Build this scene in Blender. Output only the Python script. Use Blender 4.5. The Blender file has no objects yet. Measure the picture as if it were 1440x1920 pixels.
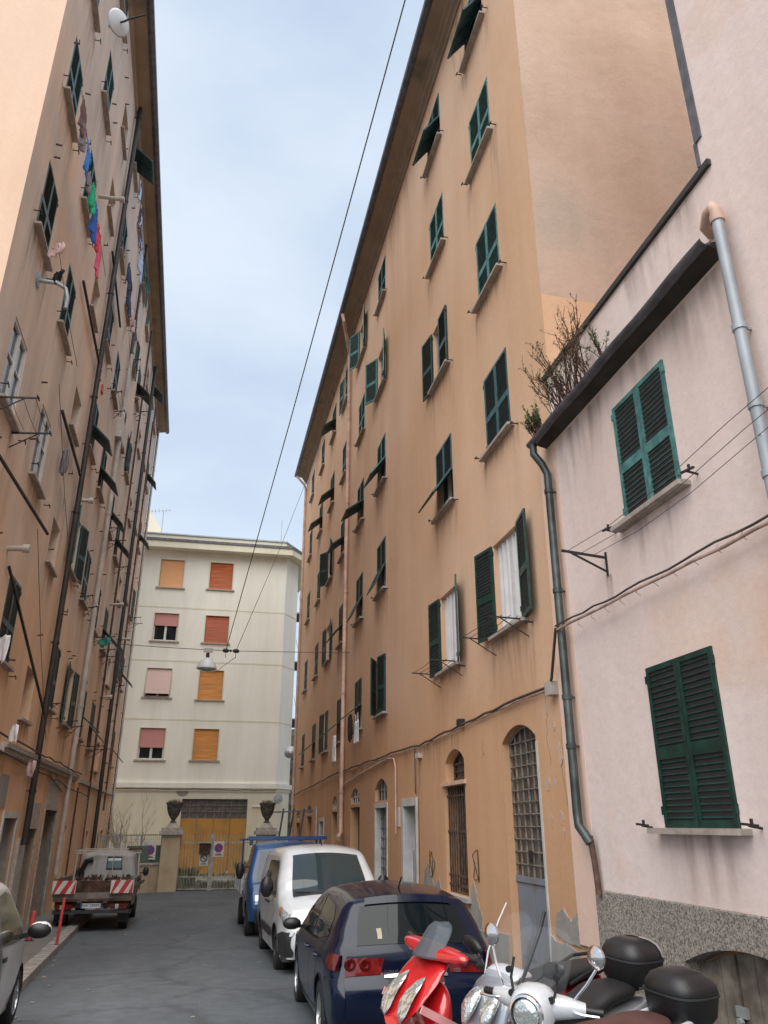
import bpy, math, random
from mathutils import Vector, Matrix
random.seed(7)
R = math.radians
S = bpy.context.scene
COL = S.collection
# ---------------------------------------------------------------- camera (eye at the origin, street falls away at 2.2 %)
PITCH, YAW, FPX = R(22.1), R(12.1), 1443.0
cd = bpy.data.cameras.new('camera'); cam = bpy.data.objects.new('camera', cd); COL.objects.link(cam)
cam.location = (0, 0, 0); cam.rotation_euler = (R(90) + PITCH, 0, -YAW)
cd.sensor_fit = 'VERTICAL'; cd.sensor_height = 36.0; cd.sensor_width = 27.0; cd.lens = FPX / 1920 * 36.0
cd.clip_start = 0.05; cd.clip_end = 2000
S.camera = cam
S.view_settings.view_transform = 'Standard'; S.view_settings.look = 'None'; S.view_settings.gamma = 1
S.view_settings.exposure = 1.3
S.cycles.diffuse_bounces = 8; S.cycles.max_bounces = 12
# ---------------------------------------------------------------- overcast sky + soft sun
SUN_EL, SUN_ROT = R(56), R(200)
w = bpy.data.worlds.new('World'); S.world = w; w.use_nodes = True
nt = w.node_tree; nt.nodes.clear()
def N(nt, t, **k):
    n = nt.nodes.new(t)
    for a, b in k.items(): setattr(n, a, b)
    return n
out = N(nt, 'ShaderNodeOutputWorld'); bg = N(nt, 'ShaderNodeBackground'); bg.inputs[1].default_value = 0.10
sky = N(nt, 'ShaderNodeTexSky'); sky.sky_type = 'NISHITA'; sky.sun_disc = False
sky.sun_elevation = SUN_EL; sky.sun_rotation = SUN_ROT; sky.air_density = 1.0; sky.dust_density = 2.0
tc = N(nt, 'ShaderNodeTexCoord'); mp = N(nt, 'ShaderNodeMapping'); mp.inputs['Scale'].default_value = (1, 1, 2.2)
nz = N(nt, 'ShaderNodeTexNoise'); nz.inputs['Scale'].default_value = 2.1; nz.inputs['Detail'].default_value = 6; nz.inputs['Roughness'].default_value = .5
cr = N(nt, 'ShaderNodeValToRGB')
cr.color_ramp.elements[0].position = .34; cr.color_ramp.elements[0].color = (2.35, 2.85, 3.6, 1)
cr.color_ramp.elements[1].position = .66; cr.color_ramp.elements[1].color = (3.35, 3.72, 4.2, 1)
mx = N(nt, 'ShaderNodeMixRGB'); mx.inputs[0].default_value = .9
L = nt.links.new
L(tc.outputs['Generated'], mp.inputs[0]); L(mp.outputs[0], nz.inputs[0]); L(nz.outputs[0], cr.inputs[0])
L(sky.outputs[0], mx.inputs[1]); L(cr.outputs[0], mx.inputs[2]); L(mx.outputs[0], bg.inputs[0]); L(bg.outputs[0], out.inputs[0])
sl = bpy.data.lights.new('sun', 'SUN'); sl.energy = 1.9; sl.angle = R(75); sl.color = (1, .95, .88)
so = bpy.data.objects.new('sun', sl); COL.objects.link(so)
def sun_dir(el, rot): return Vector((math.sin(rot) * math.cos(el), math.cos(rot) * math.cos(el), math.sin(el)))
so.rotation_euler = sun_dir(SUN_EL, SUN_ROT).to_track_quat('Z', 'Y').to_euler(); so.location = (0, -10, 40)
# ---------------------------------------------------------------- measuring: photo point -> point on a known plane of the place
_fx = Vector((math.cos(YAW), -math.sin(YAW), 0)); _f0 = Vector((math.sin(YAW), math.cos(YAW), 0))
_fw = _f0 * math.cos(PITCH) + Vector((0, 0, math.sin(PITCH))); _up = -_f0 * math.sin(PITCH) + Vector((0, 0, math.cos(PITCH)))
def ray(x, y): return _fx * ((x - 720) / FPX) + _fw + _up * ((960 - y) / FPX)
def onX(x, y, X): d = ray(x, y); return d * (X / d.x)
def onY(x, y, Y): d = ray(x, y); return d * (Y / d.y)
def dep(x, y, t): return ray(x, y) * t
SLOPE = 0.022
def gz(y): return -2.0 - SLOPE*y if y > 8 else -2.176 + .055*(8-max(y, -3))
def _un(): pass
def onG(x, y, lift=0): d = ray(x, y); return d * ((-2.0 + lift) / (d.z + SLOPE * d.y))
# ---------------------------------------------------------------- mesh helper
class MB:
    def __init__(s): s.v = []; s.f = []
    def add(s, vs, fs):
        o = len(s.v); s.v += [tuple(p) for p in vs]; s.f += [tuple(i + o for i in f) for f in fs]; return s
    def quad(s, *p): return s.add(p, [tuple(range(len(p)))])
    def box(s, x0, x1, y0, y1, z0, z1):
        if x0 > x1: x0, x1 = x1, x0
        if y0 > y1: y0, y1 = y1, y0
        if z0 > z1: z0, z1 = z1, z0
        return s.add([(x0,y0,z0),(x1,y0,z0),(x1,y1,z0),(x0,y1,z0),(x0,y0,z1),(x1,y0,z1),(x1,y1,z1),(x0,y1,z1)],
            [(0,3,2,1),(4,5,6,7),(0,1,5,4),(1,2,6,5),(2,3,7,6),(3,0,4,7)])
    def obox(s, c, ax, ay, az, hx, hy, hz):
        c = Vector(c); ax = Vector(ax).normalized()*hx; ay = Vector(ay).normalized()*hy; az = Vector(az).normalized()*hz
        vs = [c + ax*i + ay*j + az*k for k in (-1,1) for (i,j) in ((-1,-1),(1,-1),(1,1),(-1,1))]
        return s.add(vs, [(0,3,2,1),(4,5,6,7),(0,1,5,4),(1,2,6,5),(2,3,7,6),(3,0,4,7)])
    def bar(s, a, b, w, h, up=(0,0,1)):
        a = Vector(a); b = Vector(b); d = b - a; u = Vector(up)
        if abs(d.normalized().dot(u)) > .98: u = Vector((1,0,0))
        sx = d.cross(u).normalized(); uz = sx.cross(d).normalized()
        return s.obox((a+b)/2, d, sx, uz, d.length/2, w/2, h/2)
    def tube(s, pts, r, n=8, cap=True):
        pts = [Vector(p) for p in pts]; rs = r if isinstance(r, (list, tuple)) else [r]*len(pts)
        rings = []; prev = None
        for i, p in enumerate(pts):
            d = (pts[min(i+1, len(pts)-1)] - pts[max(i-1, 0)]).normalized()
            if prev is None:
                u = Vector((0,0,1)) if abs(d.z) < .9 else Vector((1,0,0)); a = d.cross(u).normalized()
            else:
                a = (prev - d*prev.dot(d)); a = a.normalized() if a.length > 1e-6 else d.orthogonal().normalized()
            prev = a; b = d.cross(a)
            rings.append([p + (a*math.cos(2*math.pi*k/n) + b*math.sin(2*math.pi*k/n))*rs[i] for k in range(n)])
        return s.rings(rings, cap)
    def rings(s, rings, cap=True, closed=True):
        n = len(rings[0]); vs = [p for r_ in rings for p in r_]; fs = []
        for i in range(len(rings)-1):
            for k in range(n if closed else n-1):
                k2 = (k+1) % n; fs.append((i*n+k, i*n+k2, (i+1)*n+k2, (i+1)*n+k))
        if cap: fs += [tuple(range(n))[::-1], tuple((len(rings)-1)*n + k for k in range(n))]
        return s.add(vs, fs)
    def lathe(s, prof, c=(0,0,0), axis='z', n=16, cap=True):
        c = Vector(c); rr = []
        for r_, h in prof:
            ring = []
            for k in range(n):
                a = 2*math.pi*k/n; x, y = r_*math.cos(a), r_*math.sin(a)
                ring.append(c + (Vector((x,y,h)) if axis == 'z' else Vector((h,x,y)) if axis == 'x' else Vector((y,h,x))))
            rr.append(ring)
        return s.rings(rr, cap)
    def prism(s, poly, a, b, axis='y'):
        # poly in 2D; axis 'y': (x,z) extruded a..b along y ; 'x': (y,z) ; 'z': (x,y)
        f = {'y': lambda p, t: (p[0], t, p[1]), 'x': lambda p, t: (t, p[0], p[1]), 'z': lambda p, t: (p[0], p[1], t)}[axis]
        n = len(poly)
        return s.add([f(p, a) for p in poly] + [f(p, b) for p in poly],
            [tuple(range(n)), tuple(range(n, 2*n))[::-1]] + [(i, (i+1) % n, n+(i+1) % n, n+i) for i in range(n)])
    def ico(s, c, r, seg=10, ring=6):
        c = Vector(c); r = r if isinstance(r, (tuple, list)) else (r, r, r); rr = []
        for i in range(1, ring):
            t = math.pi*i/ring
            rr.append([c + Vector((r[0]*math.sin(t)*math.cos(2*math.pi*k/seg), r[1]*math.sin(t)*math.sin(2*math.pi*k/seg), -r[2]*math.cos(t))) for k in range(seg)])
        return s.rings(rr, True)
    def xf(s, M):
        s.v = [tuple(M @ Vector(p)) for p in s.v]; return s
    def mesh(s, name, mat, smooth=False, fix=True):
        me = bpy.data.meshes.new(name); me.from_pydata(s.v, [], s.f)
        if fix:
            import bmesh
            bm = bmesh.new(); bm.from_mesh(me); bmesh.ops.recalc_face_normals(bm, faces=bm.faces); bm.to_mesh(me); bm.free()
        if isinstance(mat, (list, tuple)):
            for m in mat: me.materials.append(m)
        elif mat: me.materials.append(mat)
        if smooth:
            me.polygons.foreach_set('use_smooth', [True]*len(me.polygons))
            if smooth != 'all':
                try: me.set_sharp_from_angle(angle=R(40 if smooth is True else smooth))
                except Exception: pass
        if getattr(s, 'dark', None):
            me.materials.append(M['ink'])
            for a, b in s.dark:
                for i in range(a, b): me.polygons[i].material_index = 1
        me.update(); return me
    def build(s, name, mat, parent=None, smooth=False, label=None, fix=True):
        return inst(name, s.mesh(name, mat, smooth, fix), parent, label=label)
def inst(name, me, parent=None, loc=(0,0,0), rot=(0,0,0), label=None, scale=None):
    o = bpy.data.objects.new(name, me); COL.objects.link(o)
    if parent: o.parent = parent
    o.location = loc; o.rotation_euler = rot
    if scale: o.scale = scale
    if label: o['label'] = label
    return o
def thing(name, label, cat, loc=(0,0,0), rot=(0,0,0), group=None):
    o = bpy.data.objects.new(name, None); COL.objects.link(o); o.empty_display_size = .2
    o.location = loc; o.rotation_euler = rot; o['label'] = label; o['category'] = cat
    if group: o['group'] = group
    return o
def tag(o, label=None, cat=None, group=None, kind=None):
    if label: o['label'] = label
    if cat: o['category'] = cat
    if group: o['group'] = group
    if kind: o['kind'] = kind
    return o
# ---------------------------------------------------------------- materials
def newmat(name):
    m = bpy.data.materials.new(name); m.use_nodes = True
    return m, m.node_tree, m.node_tree.nodes['Principled BSDF']
def spec(b, v):
    b.inputs['Specular IOR Level'].default_value = v
def plain(name, col, rough=.6, metal=0, coat=0, sp=.5, var=.12, vscale=6.0, bump=0.0, bscale=40, dirt=None):
    m, nt, b = newmat(name); L = nt.links.new
    b.inputs['Roughness'].default_value = rough; b.inputs['Metallic'].default_value = metal; spec(b, sp)
    b.inputs['Coat Weight'].default_value = coat; b.inputs['Coat Roughness'].default_value = .03
    tc = N(nt, 'ShaderNodeTexCoord'); nz = N(nt, 'ShaderNodeTexNoise'); nz.inputs['Scale'].default_value = vscale; nz.inputs['Detail'].default_value = 5
    L(tc.outputs['Object'], nz.inputs[0])
    mx = N(nt, 'ShaderNodeMixRGB'); mx.inputs[1].default_value = (*[c*(1-var) for c in col], 1)
    mx.inputs[2].default_value = (*([min(1, c*(1+var)) for c in col] if dirt is None else dirt), 1)
    cr = N(nt, 'ShaderNodeValToRGB'); cr.color_ramp.elements[0].position = .38 if dirt is None else .52; cr.color_ramp.elements[1].position = .66 if dirt is None else .7
    L(nz.outputs[0], cr.inputs[0]); L(cr.outputs[0], mx.inputs[0]); L(mx.outputs[0], b.inputs['Base Color'])
    if bump:
        n2 = N(nt, 'ShaderNodeTexNoise'); n2.inputs['Scale'].default_value = bscale; n2.inputs['Detail'].default_value = 4
        bp = N(nt, 'ShaderNodeBump'); bp.inputs['Strength'].default_value = bump; bp.inputs['Distance'].default_value = .01
        L(tc.outputs['Object'], n2.inputs[0]); L(n2.outputs[0], bp.inputs['Height']); L(bp.outputs[0], b.inputs['Normal'])
    return m
def plaster(name, cols, big=.22, streak=.5, bump=.35, ramp=((0,0),(.42,1),(.56,2),(.75,3)), low=None, lowz=(0, 1), axis='z'):
    """aged lime plaster: cloud-like repainted areas, rain streaks, fine grain; an optional second colour below a height"""
    m, nt, b = newmat(name); L = nt.links.new
    b.inputs['Roughness'].default_value = .92; spec(b, .2)
    tc = N(nt, 'ShaderNodeTexCoord')
    n1 = N(nt, 'ShaderNodeTexNoise'); n1.inputs['Scale'].default_value = big; n1.inputs['Detail'].default_value = 9; n1.inputs['Roughness'].default_value = .56
    L(tc.outputs['Object'], n1.inputs[0])
    cr = N(nt, 'ShaderNodeValToRGB'); els = cr.color_ramp.elements
    while len(els) < len(ramp): els.new(.5)
    for e, (p, i) in zip(els, ramp): e.position = p; e.color = (*cols[i], 1)
    L(n1.outputs[0], cr.inputs[0]); colr = cr.outputs[0]
    if low is not None:
        sx = N(nt, 'ShaderNodeSeparateXYZ'); L(tc.outputs['Object'], sx.inputs[0])
        n5 = N(nt, 'ShaderNodeTexNoise'); n5.inputs['Scale'].default_value = .35; n5.inputs['Detail'].default_value = 6
        L(tc.outputs['Object'], n5.inputs[0])
        ad = N(nt, 'ShaderNodeMath', operation='MULTIPLY_ADD'); ad.inputs[1].default_value = (lowz[1]-lowz[0])*1.6
        L(n5.outputs[0], ad.inputs[0]); L(sx.outputs[2], ad.inputs[2])
        mr = N(nt, 'ShaderNodeMapRange'); mr.inputs[1].default_value = lowz[0]+(lowz[1]-lowz[0])*.8; mr.inputs[2].default_value = lowz[1]+(lowz[1]-lowz[0])*.8
        L(ad.outputs[0], mr.inputs[0])
        ml = N(nt, 'ShaderNodeMixRGB'); ml.inputs[1].default_value = (*low, 1); L(mr.outputs[0], ml.inputs[0]); L(colr, ml.inputs[2]); colr = ml.outputs[0]
    mp = N(nt, 'ShaderNodeMapping'); mp.inputs['Scale'].default_value = (.9, .9, .12); L(tc.outputs['Object'], mp.inputs[0])
    n2 = N(nt, 'ShaderNodeTexNoise'); n2.inputs['Scale'].default_value = 1.0; n2.inputs['Detail'].default_value = 7; n2.inputs['Roughness'].default_value = .65; L(mp.outputs[0], n2.inputs[0])
    c2 = N(nt, 'ShaderNodeValToRGB'); c2.color_ramp.elements[0].position = .36; c2.color_ramp.elements[1].position = .62
    d = 1 - .32*streak; c2.color_ramp.elements[0].color = (d, d*.985, d*.97, 1); c2.color_ramp.elements[1].color = (1, 1, 1, 1); L(n2.outputs[0], c2.inputs[0])
    mu = N(nt, 'ShaderNodeMixRGB', blend_type='MULTIPLY'); mu.inputs[0].default_value = 1; L(colr, mu.inputs[1]); L(c2.outputs[0], mu.inputs[2])
    n3 = N(nt, 'ShaderNodeTexNoise'); n3.inputs['Scale'].default_value = 14; n3.inputs['Detail'].default_value = 8; n3.inputs['Roughness'].default_value = .7; L(tc.outputs['Object'], n3.inputs[0])
    c3 = N(nt, 'ShaderNodeMapRange'); c3.inputs[3].default_value = .88; c3.inputs[4].default_value = 1.1; L(n3.outputs[0], c3.inputs[0])
    m3 = N(nt, 'ShaderNodeMixRGB', blend_type='MULTIPLY'); m3.inputs[0].default_value = 1; L(mu.outputs[0], m3.inputs[1]); L(c3.outputs[0], m3.inputs[2])
    L(m3.outputs[0], b.inputs['Base Color'])
    bp = N(nt, 'ShaderNodeBump'); bp.inputs['Strength'].default_value = bump; bp.inputs['Distance'].default_value = .03
    n4 = N(nt, 'ShaderNodeTexNoise'); n4.inputs['Scale'].default_value = 3.5; n4.inputs['Detail'].default_value = 9; n4.inputs['Roughness'].default_value = .62; L(tc.outputs['Object'], n4.inputs[0])
    L(n4.outputs[0], bp.inputs['Height']); L(bp.outputs[0], b.inputs['Normal'])
    return m
def glass_dark(name, col=(.012,.016,.02), rough=.04, sp_=.5):
    m, nt, b = newmat(name); b.inputs['Base Color'].default_value = (*col, 1); b.inputs['Roughness'].default_value = rough; spec(b, sp_); return m
def clear(name, col=(.85,.88,.9), a=.25, rough=.05):
    m, nt, b = newmat(name); b.inputs['Base Color'].default_value = (*col, 1); b.inputs['Roughness'].default_value = rough
    b.inputs['Alpha'].default_value = a; spec(b, .25); return m
M = dict(
 orange=plaster('orange_plaster', [(.58,.355,.21),(.67,.43,.275),(.71,.48,.33),(.73,.53,.40)], big=.16, streak=.3, bump=.3, low=(.62,.365,.21), lowz=(.5, 5)),
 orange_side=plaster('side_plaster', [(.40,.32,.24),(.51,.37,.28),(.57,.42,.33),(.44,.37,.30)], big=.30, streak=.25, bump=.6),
 pink=plaster('pink_plaster', [(.70,.55,.48),(.77,.64,.59),(.79,.67,.63),(.76,.55,.44)], big=.33, streak=.3, bump=.4, ramp=((0,0),(.40,1),(.54,2),(.68,3))),
 pinkstrip=plaster('salmon_plaster', [(.74,.50,.38),(.78,.58,.48),(.78,.56,.45),(.78,.62,.55)], big=.5, streak=.2, bump=.2),
 left=plaster('taupe_plaster', [(.50,.44,.39),(.65,.56,.48),(.75,.61,.50),(.82,.58,.42)], big=.2, streak=.6, bump=.3, ramp=((0,0),(.42,1),(.55,2),(.68,3)), low=(.80,.52,.33), lowz=(2, 8)),
 left_side=plaster('peach_plaster', [(.64,.45,.33),(.70,.50,.37),(.73,.53,.40),(.70,.51,.40)], big=.2, streak=.15, bump=.15),
 cream=plaster('cream_plaster', [(.77,.755,.68),(.82,.81,.735),(.84,.83,.76),(.79,.78,.70)], big=.25, streak=.3, bump=.12, low=(.72,.68,.53), lowz=(1.2,1.8)),
 parapet=plaster('parapet_plaster', [(.66,.63,.50),(.70,.67,.54),(.72,.69,.56),(.66,.62,.50)], big=.25, streak=.3, bump=.12),
 grey_render=plaster('grey_render', [(.26,.245,.225),(.31,.295,.27),(.36,.34,.31),(.30,.27,.24)], big=1.2, streak=.4, bump=.6),
 stone=plain('stone', (.42,.39,.35), .85, var=.2, vscale=9, bump=.3),
 sillstone=plain('sill_stone', (.36,.31,.27), .8, var=.2, vscale=7),
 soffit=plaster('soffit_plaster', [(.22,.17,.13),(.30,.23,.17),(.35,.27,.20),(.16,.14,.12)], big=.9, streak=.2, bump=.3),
 slate=plain('slate', (.10,.10,.115), .5, var=.3, vscale=5),
 green=plain('green_shutter_paint', (.014,.060,.052), .5, var=.38, vscale=5),
 teal=plain('teal_shutter_paint', (.065,.19,.18), .55, var=.35, vscale=6),
 darkgreen=plain('dark_shutter_paint', (.006,.040,.031), .42, var=.38, vscale=7),
 bluegreen=plain('blue_green_shutter_paint', (.030,.105,.112), .5, var=.35, vscale=5),
 wood_white=plain('white_window_paint', (.62,.62,.60), .5, var=.08),
 wood_grey=plain('grey_window_paint', (.30,.31,.31), .6, var=.15),
 rustygrey=plain('rusty_grey_bars', (.23,.195,.155), .75, var=.35, vscale=9),
 glass=glass_dark('window_glass'),
 curtain=plain('white_curtain', (.62,.61,.61), .9, var=.08, vscale=3),
 zinc=plain('grey_zinc_pipe', (.33,.36,.39), .5, metal=.2, var=.12, vscale=2),
 darkpipe=plain('dark_green_pipe', (.055,.068,.066), .4, metal=.3, var=.45, vscale=3),
 blackpipe=plain('black_pipe', (.030,.027,.025), .55, var=.3, vscale=3),
 copper=plain('pink_painted_pipe', (.56,.38,.30), .6, var=.18, vscale=3),
 whitepipe=plain('pale_pipe', (.46,.42,.38), .6, var=.14, vscale=3),
 rustpipe=plain('rusty_pipe', (.10,.055,.04), .8, var=.4, vscale=8),
 iron=plain('dark_iron', (.035,.032,.030), .6, metal=.3, var=.3, vscale=8),
 rust=plain('rusty_iron', (.085,.052,.036), .85, var=.4, vscale=10),
 cable=plain('cable_sheath', (.07,.055,.045), .7, var=.3, vscale=8),
 cablepink=plain('painted_cable', (.42,.29,.24), .7, var=.25, vscale=8),
 wire=plain('thin_wire', (.06,.06,.065), .5),
 blackplastic=plain('black_plastic', (.012,.012,.013), .38, var=.2, vscale=3, bump=.15, bscale=300),
 rubber=plain('tyre_rubber', (.014,.014,.014), .8, var=.3, vscale=9),
 chrome=plain('chrome', (.75,.75,.76), .12, metal=1, var=.05),
 alloy=plain('alloy_wheel', (.45,.46,.48), .28, metal=.9, var=.06),
 steel=plain('galvanised_steel', (.42,.44,.44), .5, metal=.4, var=.15),
 redplastic=plain('red_lamp_plastic', (.30,.012,.010), .12, var=.2, vscale=8, coat=.5),
 darkredlamp=plain('dark_red_lamp_plastic', (.10,.006,.006), .12, var=.2, vscale=8, coat=.5),
 amber=plain('amber_lamp_plastic', (.55,.18,.05), .2, coat=.5),
 lampglass=plain('headlamp_glass', (.50,.56,.60), .08, metal=.35, var=.35, vscale=26, coat=1),
 white=plain('white_paint', (.72,.72,.71), .3, coat=.5, var=.03),
 plate=plain('plate_white', (.62,.64,.66), .4, var=.05),
 ink=plain('black_ink', (.02,.02,.022), .6),
 blueink=plain('blue_ink', (.04,.09,.35), .5),
 redink=plain('red_ink', (.50,.03,.03), .5),
)
# ================================================================= facade helpers
def facade(mb, u0, u1, z0, z1, holes, depth=.24, v=0.0):
    """front skin in local (u, v=outward, z) with openings cut out and their reveals; a hole is (ua, ub, za, zb[, arch rise])"""
    us = sorted({u0, u1, *[h[0] for h in holes], *[h[1] for h in holes]}); zs = sorted({z0, z1, *[h[2] for h in holes], *[h[3] for h in holes]})
    us = [u for u in us if u0 <= u <= u1]; zs = [z for z in zs if z0 <= z <= z1]
    idx = {}
    def vid(i, j):
        if (i, j) not in idx: idx[i, j] = len(mb.v); mb.v.append((us[i], v, zs[j]))
        return idx[i, j]
    for i in range(len(us)-1):
        for j in range(len(zs)-1):
            cu, cz = (us[i]+us[i+1])/2, (zs[j]+zs[j+1])/2
            if any(h[0] < cu < h[1] and h[2] < cz < h[3] for h in holes): continue
            mb.f.append((vid(i,j), vid(i,j+1), vid(i+1,j+1), vid(i+1,j)))
    for h in holes:
        a, b, c, d = h[:4]; rise = h[4] if len(h) > 4 else 0; w_ = v - depth
        ds = d - rise
        mb.quad((a,v,c),(a,v,ds),(a,w_,ds),(a,w_,c)); mb.quad((b,v,ds),(b,v,c),(b,w_,c),(b,w_,ds)); mb.quad((a,v,c),(a,w_,c),(b,w_,c),(b,v,c))
        if not rise: mb.quad((a,v,d),(b,v,d),(b,w_,d),(a,w_,d)); continue
        n = 10; hw = (b-a)/2; rr = (hw*hw + rise*rise)/(2*rise); zc = d - rr; a0 = math.asin(hw/rr)
        arc = [((a+b)/2 + rr*math.sin(-a0 + 2*a0*k/n), zc + rr*math.cos(-a0 + 2*a0*k/n)) for k in range(n+1)]
        for k in range(n):
            p, q = arc[k], arc[k+1]
            mb.quad((p[0],v,p[1]),(p[0],v,d),(q[0],v,d),(q[0],v,q[1])) if k not in (-1,) else None
            mb.quad((p[0],v,p[1]),(q[0],v,q[1]),(q[0],w_,q[1]),(p[0],w_,p[1]))
def body_box(mb, x0, x1, y0, y1, z0, z1, skip=()):
    F = {'x0': [(x0,y0,z0),(x0,y1,z0),(x0,y1,z1),(x0,y0,z1)], 'x1': [(x1,y0,z0),(x1,y1,z0),(x1,y1,z1),(x1,y0,z1)],
         'y0': [(x0,y0,z0),(x1,y0,z0),(x1,y0,z1),(x0,y0,z1)], 'y1': [(x0,y1,z0),(x1,y1,z0),(x1,y1,z1),(x0,y1,z1)],
         'z1': [(x0,y0,z1),(x1,y0,z1),(x1,y1,z1),(x0,y1,z1)]}
    for k, q in F.items():
        if k not in skip: mb.quad(*q)
# ---- louvred shutter pieces: local x across, y thickness, z up
def louvre(mb, x0, x1, z0, z1, t=.034, pitch=.056, st=.055, flip=False):
    mb.box(x0, x0+st, -t/2, t/2, z0, z1); mb.box(x1-st, x1, -t/2, t/2, z0, z1)
    mb.box(x0+st, x1-st, -t/2, t/2, z0, z0+st*1.2); mb.box(x0+st, x1-st, -t/2, t/2, z1-st, z1)
    a, b = z0+st*1.2, z1-st; n = max(2, int((b-a)/pitch)); s_ = -1 if flip else 1
    for i in range(n):
        z = a + (i+.5)*(b-a)/n
        mb.obox(((x0+x1)/2, 0, z), (1,0,0), (0, 1, -.9*s_), (0, .9*s_, 1), (x1-x0)/2-st, .017, .004)
    n0 = len(mb.f); mb.box(x0+st, x1-st, -t*.06, t*.06, a, b); mb.dark = getattr(mb, 'dark', []) + [(n0, len(mb.f))]   # black sheet inside the leaf, painted as the shade between the slats
def leaf_mesh(w, h, mat, side, part='full', mid=.44):
    mb = MB(); x0, x1 = (0, w) if side > 0 else (-w, 0)
    fl = False
    if part in ('full', 'low'): louvre(mb, x0, x1, 0, h*mid, flip=fl)
    if part in ('full', 'up'): louvre(mb, x0, x1, h*mid, h, flip=fl)
    for z in ((.1*h, .92*h) if part == 'full' else ()):    # hinges
        mb.box(-.012, .012, -.03, .03, z-.04, z+.04)
    return mb.mesh('shutter', mat)
_win = {}
def win_kit(w, h, gm):
    k = (w, h, gm)
    if k in _win: return _win[k]
    m = M[gm]; d = {}
    d['L'] = leaf_mesh(w/2-.006, h, m, 1); d['R'] = leaf_mesh(w/2-.006, h, m, -1)
    for nm, z0, z1 in (('top', h*.46, h), ('flap', 0, h*.45)):
        mb = MB(); zz = 0 if nm == 'top' else -h*.45; zb = z0 if nm == 'top' else zz
        za, ze = (h*.46, h-.004) if nm == 'top' else (-h*.45, 0)
        louvre(mb, -w/2+.004, -.004, za, ze); louvre(mb, .004, w/2-.004, za, ze)
        if nm == 'top': mb.box(-w/2+.004, w/2-.004, .018, .03, za-.02, za+.03)
        d[nm] = mb.mesh('shutter' if nm == 'top' else 'shutter_flap', m)
    for fm in ('wood_white', 'wood_grey'):
        mb = MB(); y0, y1 = -.15, -.09
        mb.box(-w/2, -w/2+.06, y0, y1, 0, h); mb.box(w/2-.06, w/2, y0, y1, 0, h); mb.box(-w/2+.06, w/2-.06, y0, y1, 0, .08); mb.box(-w/2+.06, w/2-.06, y0, y1, h-.06, h)
        mb.box(-.05, .05, y0, y1+.01, .08, h-.06)
        for s_ in (-1, 1): mb.box(s_*.05, s_*(w/2-.06), y0+.01, y1-.012, h*.58, h*.58+.035)
        d['frame_'+fm] = mb.mesh('window', M[fm])
    d['pane'] = MB().box(-w/2+.01, w/2-.01, -.150, -.135, .01, h-.01).mesh('pane', M['glass'])
    d['curt'] = curtain_mesh(w, h)
    d['sill'] = MB().box(-w/2-.14, w/2+.14, -.2, .13, -.055, -.002).mesh('sill', M['sillstone'])
    hk = MB(); hk.tube([(0,0,0),(0,.13,0)], .012, 6); hk.bar((-.05,.125,.0),(.05,.125,.012), .02, .02); hk.bar((-.05,.13,-.01),(-.05,.13,-.05), .018, .018)
    d['hook'] = hk.mesh('shutter_hook', M['iron'])
    _win[k] = d; return d
def curtain_mesh(w, h):
    mb = MB(); n = 30
    pts = [(-w/2+.02 + (w-.04)*i/n, -.085 + .022*math.sin(i*1.15) + .01*math.sin(i*.37)) for i in range(n+1)]
    for i in range(n):
        (a, b), (c, e) = pts[i], pts[i+1]; mb.quad((a,b,.02),(c,e,.02),(c,e,h-.03),(a,b,h-.03))
    return mb.mesh('curtain', M['curtain'], smooth=True)
def window(par, x, z, w, h, state='closed', gm='green', fm='wood_white', hooks=True, ang=None, label=None, flap=None):
    k = win_kit(w, h, gm)
    f = inst('window', k['frame_'+fm], par, (x, 0, z), label=label)
    inst('pane', k['pane'], f); inst('sill', k['sill'], f)
    hl, hr = -w/2+.003, w/2-.003
    if state == 'closed': aL = aR = 0
    elif state == 'open': aL = aR = R(174)
    elif state == 'half': aL, aR = R(172), R(100)
    elif state == 'left': aL, aR = R(172), 0
    elif state == 'right': aL, aR = 0, R(172)
    elif state == 'ajar': aL, aR = R(8), R(26)
    if ang: aL, aR = R(ang[0]), R(ang[1])
    yc = -.012 if state == 'closed' and not ang else .03
    if state == 'awn' or state == 'awn2':
        inst('shutter', k['top'], f, (0, .0, 0)); inst('shutter_flap', k['flap'], f, (0, .035, h*.46), (R(flap if flap else random.uniform(42, 54) if state == 'awn' else 24), 0, 0))
    elif state != 'none':
        inst('shutter', k['L'], f, (hl, yc, 0), (0, 0, aL)); inst('shutter', k['R'], f, (hr, yc, 0), (0, 0, -aR))
    if hooks:
        for s_ in (-1, 1): inst('shutter_hook', k['hook'], f, (s_*(w/2+.30), 0, -.12 if s_ < 0 else .10))
    return f, k
def lerp(a, b, t): return a + (b-a)*t
# ================================================================= ground
road_m, nt, b = newmat('asphalt'); L = nt.links.new
b.inputs['Roughness'].default_value = .72; spec(b, .35)
tc = N(nt, 'ShaderNodeTexCoord')
def nz_(s, d=6, r=.6, mp=None):
    n = N(nt, 'ShaderNodeTexNoise'); n.inputs['Scale'].default_value = s; n.inputs['Detail'].default_value = d; n.inputs['Roughness'].default_value = r
    if mp:
        m_ = N(nt, 'ShaderNodeMapping'); m_.inputs['Scale'].default_value = mp; L(tc.outputs['Object'], m_.inputs[0]); L(m_.outputs[0], n.inputs[0])
    else: L(tc.outputs['Object'], n.inputs[0])
    return n
a1 = nz_(.55, 7, .6, (1, .45, 1)); c1 = N(nt, 'ShaderNodeValToRGB'); c1.color_ramp.elements[0].position = .36; c1.color_ramp.elements[1].position = .66
c1.color_ramp.elements[0].color = (.080, .092, .103, 1); c1.color_ramp.elements[1].color = (.122, .137, .150, 1); L(a1.outputs[0], c1.inputs[0])
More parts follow.
